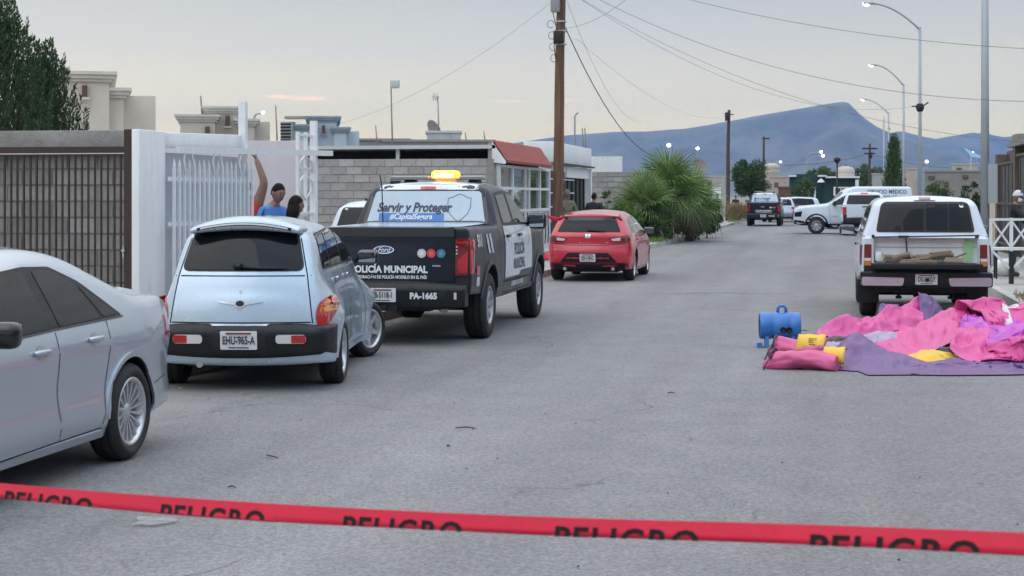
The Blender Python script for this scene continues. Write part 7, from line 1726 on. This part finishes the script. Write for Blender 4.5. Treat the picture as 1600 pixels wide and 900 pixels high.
def vinyl(n, c, d=None): return mat(n, c, .42, spec=.45, var=.10, scale=3.5, bump=.35, bscale=9, dirt=(d or tuple(k * .5 for k in c), 2.6, .58, .45), rvar=.08)
M['pinkv'] = vinyl('pink_vinyl', (.58, .07, .26), (.34, .05, .16)); M['purplev'] = vinyl('purple_vinyl', (.13, .062, .20)); M['magv'] = vinyl('magenta_vinyl', (.46, .06, .46), (.6, .5, .55)); M['yellowv'] = vinyl('yellow_vinyl', (.72, .44, .03)); M['whitev'] = vinyl('white_vinyl', (.60, .57, .56)); M['darkv'] = vinyl('black_vinyl', (.02, .02, .025)); M['lilacv'] = vinyl('pale_lilac_vinyl', (.34, .28, .40)); M['roll'] = vinyl('rolled_pink_vinyl', (.58, .10, .24))
M['creamv'] = vinyl('cream_vinyl', (.58, .50, .38))
cas = thing('deflated_inflatable', 'collapsed pink and purple bouncy castle heaped on the road', 'inflatable', (0, 0, 0))
def addb(*a):
    global HF
    HF = np.maximum(HF, cap_bump(*a))
def cat_rs(pts, n):
    """smooth resampling of a polyline"""
    P_ = [pts[0]] + list(pts) + [pts[-1]]; o = []; k = len(pts) - 1
    for i in range(n):
        t = i / (n - 1) * k; a = min(int(t), k - 1); f = t - a; p0, p1, p2, p3 = P_[a], P_[a + 1], P_[a + 2], P_[a + 3]
        o.append((p1 * 2 + (p2 - p0) * f + (p0 * 2 - p1 * 5 + p2 * 4 - p3) * f * f + (p1 * 3 - p0 - p2 * 3 + p3) * f ** 3) * .5)
    return o
def fold(name, front, crest, back, m, seed, wr=1.0, n=54):
    """stiff collapsed vinyl fold: front edge, crest and hidden back edge"""
    row = lambda r: cat_rs([at(a, d, max(.012, ht(b_, d)) if b_ is not None else .012) for a, b_, d in r], n); F, C, B_ = row(front), row(crest), row(back); rows = []
    for t in np.linspace(0, 1, 13): rows.append([f.lerp(c, t) + Vector((0, 0, -.05 * math.sin(math.pi * t) * (c.z - f.z))) for f, c in zip(F, C)])
    for t in np.linspace(.12, 1, 8): rows.append([c.lerp(b_, t) + Vector((0, 0, .25 * math.sin(math.pi * t) * c.z)) for c, b_ in zip(C, B_)])
    nr = len(rows); vs = []
    for r_, R_ in enumerate(rows):
        e = min(1, r_ / 3, (nr - 1 - r_) / 3)
        for k, p in enumerate(R_):
            q = p * 2.3 + Vector((seed * 3.1, 0, 0)); big = noise.noise(q); cr_ = 1 - 2.2 * abs(noise.noise(Vector((p.x * 3.2 + p.z * 5, p.y * 2.0 - p.x * 1.5, seed)))); fine = abs(noise.noise(p * 9 + Vector((seed, 1, 0))))
            cr2 = 1 - 3.0 * abs(noise.noise(Vector((p.x * 6.5 - p.z * 6, p.y * 4.5 + p.x * 3, seed + 4)))); dz = (.06 * big + .055 * max(0, cr_) ** 1.5 + .032 * max(0, cr2) - .03 + .025 * fine) * wr * e; f2 = -.05 * noise.noise(q + Vector((7, 3, 1))) * wr * e; vs.append((p.x + f2 * .6, p.y - dz * .6, max(.01, p.z + dz)))
    mb = MB(); mb.add(vs, [(r_ * n + k, r_ * n + k + 1, (r_ + 1) * n + k + 1, (r_ + 1) * n + k) for r_ in range(nr - 1) for k in range(n - 1)], 0, True); o = mb.build(name, m, cas); s_ = o.modifiers.new('sub', 'SUBSURF'); s_.levels = 1; s_.render_levels = 1; return o
addb(1.7, 19.9, 3.2, 20.4, .5, .6, .44, .52); addb(2.15, 18.75, 3.4, 19.0, .45, .6, .34, .44); addb(2.1, 21.0, 3.4, 21.6, .4, .6, .34, .44)
rb = random.Random(12)
for _ in range(16):
    x_, y_ = rb.uniform(1.9, 3.2), rb.uniform(18.3, 21.2); a_ = rb.uniform(0, 3.14); l_ = rb.uniform(.1, .45); b0 = float(hs(np.array(x_), np.array(y_))); addb(x_, y_, x_ + l_ * math.cos(a_), y_ + l_ * math.sin(a_), rb.uniform(.12, .22), rb.uniform(.1, .2), b0 + rb.uniform(.05, .16), b0 + rb.uniform(.02, .12))
sheet('purple_skirt', drape(1.85, 18.0, .186, 4.1, 2.3, 94, 54, .76, 5, thick=.008, noise_=.04, wrk=.30), M['purplev'], cas)
sheet('purple_panel', drape(.95, 19.9, .9, 2.6, 1.3, 60, 30, .68, 12, noise_=.06, wrk=.36), M['purplev'], cas)
fold('pink_column', [(1270, 534, 20.1), (1315, 531, 20.2), (1361, 523, 20.5), (1392, 518, 20.9), (1443, 507, 21.3)], [(1274, 526, 20.4), (1307, 504, 20.6), (1324, 497, 20.7), (1358, 495, 21.0), (1380, 486, 21.3), (1409, 476, 21.6), (1436, 461, 21.8)], [(1276, None, 20.9), (1320, None, 21.3), (1380, None, 21.9), (1436, None, 22.4)], M['pinkv'], 1)
fold('column_end', [(1440, 507, 21.28), (1456, 502, 21.45), (1473, 494, 21.7)], [(1434, 462, 21.78), (1447, 460, 21.85), (1461, 468, 21.95), (1473, 489, 22.0)], [(1434, None, 22.4), (1450, None, 22.5), (1473, None, 22.4)], M['purplev'], 2, .8, 24)
fold('purple_flap', [(1372, 490, 21.9), (1405, 488, 21.9)], [(1375, 477, 22.1), (1403, 476, 22.1)], [(1376, None, 22.4), (1404, None, 22.4)], M['purplev'], 3, .5, 14)
fold('lilac_fold', [(1340, 540, 18.9), (1370, 539, 19.0), (1405, 535, 19.1)], [(1346, 527, 19.2), (1372, 519, 19.35), (1402, 521, 19.4)], [(1350, None, 19.8), (1402, None, 20.0)], M['lilacv'], 4, .7, 24)
fold('pink_fold', [(1382, 532, 19.5), (1405, 536, 19.4), (1432, 526, 19.5)], [(1385, 520, 19.75), (1405, 514, 19.85), (1430, 511, 19.95)], [(1386, None, 20.3), (1432, None, 20.5)], M['pinkv'], 5, .7, 24)
fold('dark_fold', [(1286, 542, 18.9), (1310, 543, 18.9), (1334, 540, 19.0)], [(1292, 532, 19.2), (1310, 529, 19.25), (1330, 528, 19.3)], [(1292, None, 19.7), (1332, None, 19.8)], M['darkv'], 6, .6, 20)
fold('pink_panel', [(1362, 543, 18.5), (1390, 553, 18.2), (1414, 563, 17.92), (1440, 555, 18.05), (1462, 546, 18.2), (1488, 533, 18.45), (1520, 512, 18.9)], [(1366, 538, 18.8), (1400, 532, 18.95), (1425, 520, 19.1), (1443, 503, 19.3), (1465, 488, 19.5), (1490, 484, 19.6), (1514, 486, 19.6)], [(1370, None, 19.4), (1430, None, 19.9), (1470, None, 20.4), (1520, None, 20.5)], M['pinkv'], 7, .8)
fold('purple_panel', [(1284, 560, 17.9), (1292, 572, 17.25), (1315, 580, 16.8), (1386, 583, 16.62), (1430, 584, 16.56), (1470, 584, 16.55)], [(1284, 549, 18.1), (1308, 540, 17.9), (1335, 526, 17.7), (1362, 539, 17.6), (1390, 552, 17.45), (1418, 565, 17.25), (1470, 581, 16.75)], [(1288, None, 18.7), (1335, None, 18.4), (1390, None, 18.0), (1470, None, 17.3)], M['purplev'], 8, .7)
sheet('pink_panel', drape(2.62, 20.4, .3, 3.8, 2.8, 86, 62, .64, 7, noise_=.09, wrk=.44), None, cas, [M['pinkv'], M['whitev'], M['purplev']], lambda u, v: 1 if abs(u + .20 - v * .4) < .02 else (2 if u > .3 and v < 0 else 0))
sheet('magenta_panel', drape(2.45, 18.75, .12, 3.2, 2.4, 80, 60, .62, 9, noise_=.09, wrk=.46), None, cas, [M['pinkv'], M['magv'], M['whitev'], M['creamv']], lambda u, v: (1 if v > .12 + .25 * math.sin(u * 7) else 0) if not (abs(v - .30 - .1 * math.sin(u * 9)) < .03 and u < .3) else (2 if u < .1 else 3))
sheet('white_panel', drape(2.3, 19.6, .5, 1.5, .6, 42, 18, .6, 23, noise_=.08, wrk=.4), None, cas, [M['whitev'], M['magv']], lambda u, v: 1 if math.sin(u * 20) > .3 else 0)
fold('pink_mound', [(1484, 545, 17.95), (1508, 562, 17.62), (1553, 569, 17.5), (1600, 562, 17.6), (1680, 562, 17.6)], [(1490, 520, 18.3), (1522, 516, 18.4), (1556, 518, 18.45), (1600, 520, 18.5), (1680, 515, 18.5)], [(1490, None, 19.2), (1560, None, 19.4), (1680, None, 19.4)], M['pinkv'], 14, 1.1)
fold('magenta_fold', [(1500, 524, 18.5), (1530, 520, 18.5), (1570, 518, 18.6), (1640, 520, 18.6)], [(1503, 496, 19.0), (1520, 489, 19.2), (1550, 500, 19.1), (1590, 494, 19.2), (1640, 490, 19.2)], [(1500, None, 20.2), (1570, None, 20.4), (1640, None, 20.4)], M['magv'], 15, 1.1)
fold('yellow_fold', [(1412, 567, 17.65), (1440, 568, 17.62), (1470, 567, 17.65), (1512, 567, 17.65)], [(1415, 561, 17.9), (1445, 549, 18.0), (1460, 547, 18.05), (1490, 556, 18.0), (1513, 563, 17.9)], [(1415, None, 18.3), (1512, None, 18.3)], M['yellowv'], 9, .5, 30)
fold('dark_fold', [(1462, 552, 18.0), (1492, 556, 18.0)], [(1466, 543, 18.15), (1490, 545, 18.15)], [(1466, None, 18.5), (1492, None, 18.5)], M['darkv'], 10, .5, 14)
def roll(x0, y0, x1, y1, r, seed, m, name, tie=True):
    d = Vector((x1 - x0, y1 - y0, 0)); L_ = d.length; d.normalize(); s = Vector((-d.y, d.x, 0)); n = 30; k = 26; vs = []
    for i in range(k + 1):
        f = i / k; R_ = r * min(1, (.35 + 3.5 * f)) * (1 - .12 * f) if tie else r
        for j in range(n):
            a = 2 * math.pi * j / n; q = 1 + .30 * noise.noise((f * 2.4, math.cos(a) * 1.1, seed + math.sin(a) * 1.1)) + .16 * noise.noise((f * 7, math.cos(a) * 3, seed + math.sin(a) * 3)) + .14 * math.sin(j * 2.1 + f * 3) * max(0, 1 - f * 2.6)
            c = Vector((x0, y0, 0)) + d * L_ * f; z = max(.004, R_ * .78 + math.sin(a) * R_ * q * .88 + .02 * math.sin(f * 6 + seed)); vs.append(c + s * (math.cos(a) * R_ * q * 1.22 + .03 * math.sin(f * 5 + seed)) + Vector((0, 0, z)))
    mb = MB(); mb.add(vs, [(i * n + j, i * n + (j + 1) % n, (i + 1) * n + (j + 1) % n, (i + 1) * n + j) for i in range(k) for j in range(n)], 0, True); mb.f += [[j for j in range(n)][::-1], [k * n + j for j in range(n)]]; mb.m += [0, 0]; mb.sm += [False, False]
    o = mb.build(name, m, cas); w = MB()
    if tie:
        c = Vector((x0, y0, 0)) + d * L_ * .14; ring = [c + s * math.cos(a) * r * .98 + Vector((0, 0, max(.01, r * .86 + math.sin(a) * r * .9))) for a in np.linspace(0, 6.283, 20)]; w.tube(ring, .012, 5); w.tube([ring[8], ring[8] + Vector((-.06, -.12, -.1)), ring[8] + Vector((-.10, -.16, -.2))], .008, 5); w.build('tie_cord', M['darkv'], o)
    return o, d, s, L_
roll(-.62, 17.35, .12, 17.15, .115, 4, M['roll'], 'fabric_roll'); o2, d2, s2, L2 = roll(-.62, 18.45, .02, 18.30, .135, 7, M['roll'], 'fabric_roll')
def patch(x, y, yaw, w, h, r, z, m, name, txt=None):
    vs = []; n = 12
    for i in range(9):
        for j in range(n + 1):
            a = -.35 + 2.6 * j / n; q = r * (1.03 + .05 * math.sin(i * 1.7 + j)); vs.append(Vector(((i / 8 - .5) * w, -math.cos(a) * q * 1.12, z + math.sin(a) * q)))
    Rm = Matrix.Rotation(yaw, 3, 'Z'); vs = [Rm @ v + Vector((x, y, 0)) for v in vs]; mb = MB(); mb.add(vs, [(i * (n + 1) + j, (i + 1) * (n + 1) + j, (i + 1) * (n + 1) + j + 1, i * (n + 1) + j + 1) for i in range(8) for j in range(n)], 0, True); o = mb.build(name, m, cas); so_ = o.modifiers.new('t', 'SOLIDIFY'); so_.thickness = .006; return o
yp = patch(-.13, 18.33, -.22, .30, 0, .138, .125, M['yellowv'], 'yellow_patch'); patch(.10, 17.30, -.2, .22, 0, .115, .11, M['yellowv'], 'yellow_patch'); patch(.10, 18.20, -.4, .16, 0, .11, .09, M['lilacv'], 'lilac_patch')
mb = MB()
for k in range(5): mb.box((-.16 + .006 * k, 18.33 - .158 + .010 * k, .15 + .020 * k), (.09, .004, .007), Matrix.Rotation(-.22, 3, 'Z') @ Matrix.Rotation(-.5, 3, 'X'))
mb.build('warning_print', M['darkv'], yp)
# ------------------------------------------------------------------ blue blower
bl = thing('air_blower', 'blue cylindrical air blower with a carrying handle behind the pink rolls', 'blower', at(1218, 19.5), R(6)); M['blueb'] = mat('blower_blue', (.03, .16, .48), .4, coat=.2, var=.12, scale=8, dirt=((.10, .14, .22), 6, .55, .4))
mb = MB(); mb.lathe([(.135, -.235), (.150, -.235), (.158, -.22), (.158, -.10), (.150, -.095), (.150, -.085), (.158, -.08), (.158, .10), (.150, .105), (.150, .115), (.158, .12), (.158, .225), (.145, .24), (.05, .24), (0, .24)], 36, 'X', (0, 0, .25)); mb.build('housing', M['blueb'], bl)
mb = MB(); mb.lathe([(.140, -.22), (.05, -.20), (0, -.20)], 30, 'X', (0, 0, .25)); mb.build('intake', M['black'], bl)
for k in range(5): mb = MB(); mb.lathe([(.025 + k * .026, -.236), (.031 + k * .026, -.236)], 28, 'X', (0, 0, .25)); mb.build('intake_ring', M['blueb'], bl)
mb = MB(); mb.tube([(-.02, 0, .40), (-.02, 0, .45), (0, 0, .48), (.05, 0, .48), (.075, 0, .45), (.075, 0, .40)], .018, 8); mb.build('handle', M['blueb'], bl)
for x in (-.15, .15): mb = MB(); mb.prism([(-.13, 0), (-.05, 0), (-.06, .14), (.06, .14), (.05, 0), (.13, 0), (.10, .18), (-.10, .18)], x - .02, x + .02, 0, Matrix(((0, 0, 1, 0), (1, 0, 0, 0), (0, 1, 0, 0), (0, 0, 0, 1)))); mb.build('foot', M['blueb'], bl)
mb = MB(); mb.box((-.24, -.12, .03), (.06, .1, .06)); mb.build('foot_block', M['blueb'], bl)
for x in (.03, .10): mb = MB(); mb.lathe([(.03, -.012), (.036, 0), (.0, .004)], 12, 'Y', (x, -.158, .21)); mb.build('knob', M['black'], bl)

# ------------------------------------------------------------------ barrier tapes
M['tape'] = mat('red_tape', (.66, .014, .055), .38, spec=.4, var=.06, scale=6, bump=.12, bscale=14)
def tp(px, f=None): d = 1 / (.25 + (px - 80) * .000072); return d
A, B = at(80, tp(80)), at(1396, tp(1396)); dirn = (B - A).normalized(); nrm = Vector((dirn.y, -dirn.x, 0)); per = (B - A).length / 4
ztop = sp([-1.2, -.179, .64, 1.303, 1.851, 2.311, 3.4], [1.03, 1.063, 1.0952, 1.1348, 1.1743, 1.2059, 1.275])
tapeo = thing('barrier_tape', 'red barrier tape printed PELIGRO stretched across the foreground', 'tape'); mb = MB(); vs = []; ss_ = np.linspace(-.9, 3.3, 170)
def tpt(s, v):   # v: metres below the top edge; lower half folds back under
    q = A + dirn * s; z = ztop(s); w = .0372 + .0015 * math.sin(s * 3); b_ = nrm * (.004 * math.sin(s * 5 + 1) + .006 * math.sin(s * 1.7)); lean_ = .25
    if v <= w: return Vector((q.x, q.y, z - v)) + b_ + nrm * (v * lean_)
    e = v - w; return Vector((q.x, q.y, z - w + .1 * e + e * .75)) + b_ + nrm * (w * lean_) - nrm * (.004 + e * .25)
for s in ss_:
    for v in (0, .012, .024, .0345, .0385, .05, .066): vs.append(tpt(s, v))
mb.add(vs, [(i * 7 + j, i * 7 + j + 1, (i + 1) * 7 + j + 1, (i + 1) * 7 + j) for i in range(len(ss_) - 1) for j in range(6)], 0, True); mb.build('ribbon', M['tape'], tapeo)
tv, tf = text_mesh('PELIGRO', 1.0, bold=.03, space=1.14); xs = [v[0] for v in tv]; ysx = [v[1] for v in tv]; tw = max(xs) - min(xs); th = max(ysx) - min(ysx); x_c = (max(xs) + min(xs)) / 2; yt = max(ysx)
LW, LH = .306, .047
adj = {}
for f in tf:
    for i in f: adj.setdefault(i, set()).update(f)
letters = []; seen = set()
for i in adj:
    if i in seen: continue
    st_ = [i]; comp = set()
    while st_:
        j = st_.pop()
        if j in comp: continue
        comp.add(j); st_ += list(adj[j] - comp)
    seen |= comp; letters.append([f for f in tf if f[0] in comp])
for k, lf in [(k, lf) for k in range(-1, 6) for lf in letters]:
    bm_ = bmesh.new(); bv = [bm_.verts.new(((v[0] - x_c) / tw * LW, (yt - v[1]) / th * LH + .0155, 0)) for v in tv]
    for f in lf:
        try: bm_.faces.new([bv[i] for i in f])
        except ValueError: pass
    bmesh.ops.delete(bm_, geom=[v for v in bm_.verts if not v.link_faces], context='VERTS')
    bmesh.ops.bisect_plane(bm_, geom=bm_.verts[:] + bm_.edges[:] + bm_.faces[:], plane_co=(0, .0352, 0), plane_no=(0, 1, 0), clear_outer=True)
    for v in bm_.verts: q = tpt(k * per + v.co.x, v.co.y); v.co = q + nrm * .0012
    me = bpy.data.meshes.new('lettering'); bm_.to_mesh(me); bm_.free(); me.materials.append(M['dark']); link('letter', me, tapeo)
def loose_tape(pts, label, w=.07):
    vs = []; P_ = []
    pts = [Vector(p) for p in pts]
    for i in range(len(pts) - 1):
        for f in np.linspace(0, 1, 8, endpoint=False): P_.append(pts[i].lerp(pts[i + 1], f))
    P_.append(pts[-1])
    for it in range(3): P_ = [P_[0]] + [(P_[i - 1] + P_[i] * 2 + P_[i + 1]) / 4 for i in range(1, len(P_) - 1)] + [P_[-1]]
    for i, p in enumerate(P_):
        a = .5 * math.sin(i * .5); u = Vector((math.sin(a) * .6, .2 * math.sin(i), math.cos(a))).normalized() * w / 2; vs += [p + u, p - u]
    mb = MB(); mb.add(vs, [(2 * i, 2 * i + 1, 2 * i + 3, 2 * i + 2) for i in range(len(P_) - 1)], 0, True); o = mb.build('loose_tape', M['tape']); s = o.modifiers.new('t', 'SOLIDIFY'); s.thickness = .002; return tag(o, label, 'tape')
def Q(px, py, d): return at(px, d, ht(py, d))
loose_tape([Q(869, 342, 43.7), Q(855, 338, 43.3), Q(842, 334, 43.0), Q(835, 337, 42.9), Q(836, 356, 42.8), Q(846, 372, 42.7), Q(850, 390, 42.7), Q(852, 408, 42.8)], 'slack red tape hanging from the wooden pole to the ground', .09)
lump('tape_bundle', 'crumpled bundle of red tape on the kerb behind the red hatchback', 'tape', Q(856, 408, 42.5) - Vector((0, 0, .12)), .19, M['tape'], 8, (1.5, 1, 1.1))
lump('rubbish_bag', 'small white crumpled bag beside the tape bundle', 'bag', at(866, 43.3, .13), .10, M['whitec'], 5, (1.2, 1, 1))
# tape wound on the pole
mb = MB(); pp = at(868.5, 44); mb.lathe([(.158, 1.10), (.162, 1.13), (.162, 1.18), (.158, 1.21)], 16, 'Z', (pp.x + .03, pp.y, 0)); o = mb.build('wound_tape', M['tape']); tag(o, 'band of red tape wound round the wooden pole', 'tape')
# ------------------------------------------------------------------ loose grit on the road
rs = np.random.RandomState(9); mb = MB()
for i in range(300):
    if i < 150: y = rs.uniform(5, 16); x = rs.uniform(-4.6, 2.4)
    else: y = rs.uniform(12, 45); x = rs.uniform(-6.0, 2.8)
    s = rs.uniform(.003, .009) * (1 if i % 40 else 2.2); a = rs.rand(6) * 6.28; q = [Vector((math.cos(t) * s * rs.uniform(.6, 1.3), math.sin(t) * s * rs.uniform(.6, 1.3), 0)) for t in (0, 1.6, 3.1, 4.7)]; zt = s * rs.uniform(.6, 1.1); c = Vector((x, y, .008))
    mb.add([c + v for v in q] + [c + v * .5 + Vector((0, 0, zt)) for v in q], [(4, 5, 6, 7), (0, 1, 5, 4), (1, 2, 6, 5), (2, 3, 7, 6), (3, 0, 4, 7)], int(rs.rand() < .55))
tag(mb.build('gravel', [mat('grit_dark', (.06, .055, .05), .9), mat('grit_pale', (.30, .28, .26), .9)]), 'loose grit scattered on the asphalt', kind='stuff')
def twig(px, py, L_, yaw, label):
    d = 4602 / (py - 306); p = at(px, d, .012); mb = MB(); mb.tube([(-L_ / 2, 0, 0), (0, .01, .006), (L_ / 2, -.012, 0)], [.004, .006, .003], 5); tag(mb.build('twig', M['bark'], None, p, (0, 0, yaw)), label, 'twig')
twig(362, 764, .05, .3, 'tiny dark scrap on the road above the left end of the tape'); twig(728, 671, .16, .1, 'thin twig on the asphalt in the road centre'); twig(1048, 616, .07, .8, 'small dark scrap on the road right of centre'); twig(1256, 548 - 30, .12, .1, 'short dark stick near the blue blower'); twig(424, 716, .14, 2.6, 'thin twig on the asphalt behind the silver sedan')
# pale paint smear on the road
mb = MB(); q = at(232, 4602 / (819 - 306)); vs = [(q.x + .10 * math.cos(a) * (1 + .5 * math.sin(3 * a + 1)) , q.y + .16 * math.sin(a) * (1 + .4 * math.cos(2 * a)), .018) for a in np.linspace(0, 6.283, 22, endpoint=False)]
sm = mat('pale_smear', (.42, .42, .42), .9, var=.5, scale=18, alpha=.45); mb.add(vs, [tuple(range(22))]); tag(mb.build('paint_smear', sm), 'pale paint smear on the asphalt near the tape', 'paint')
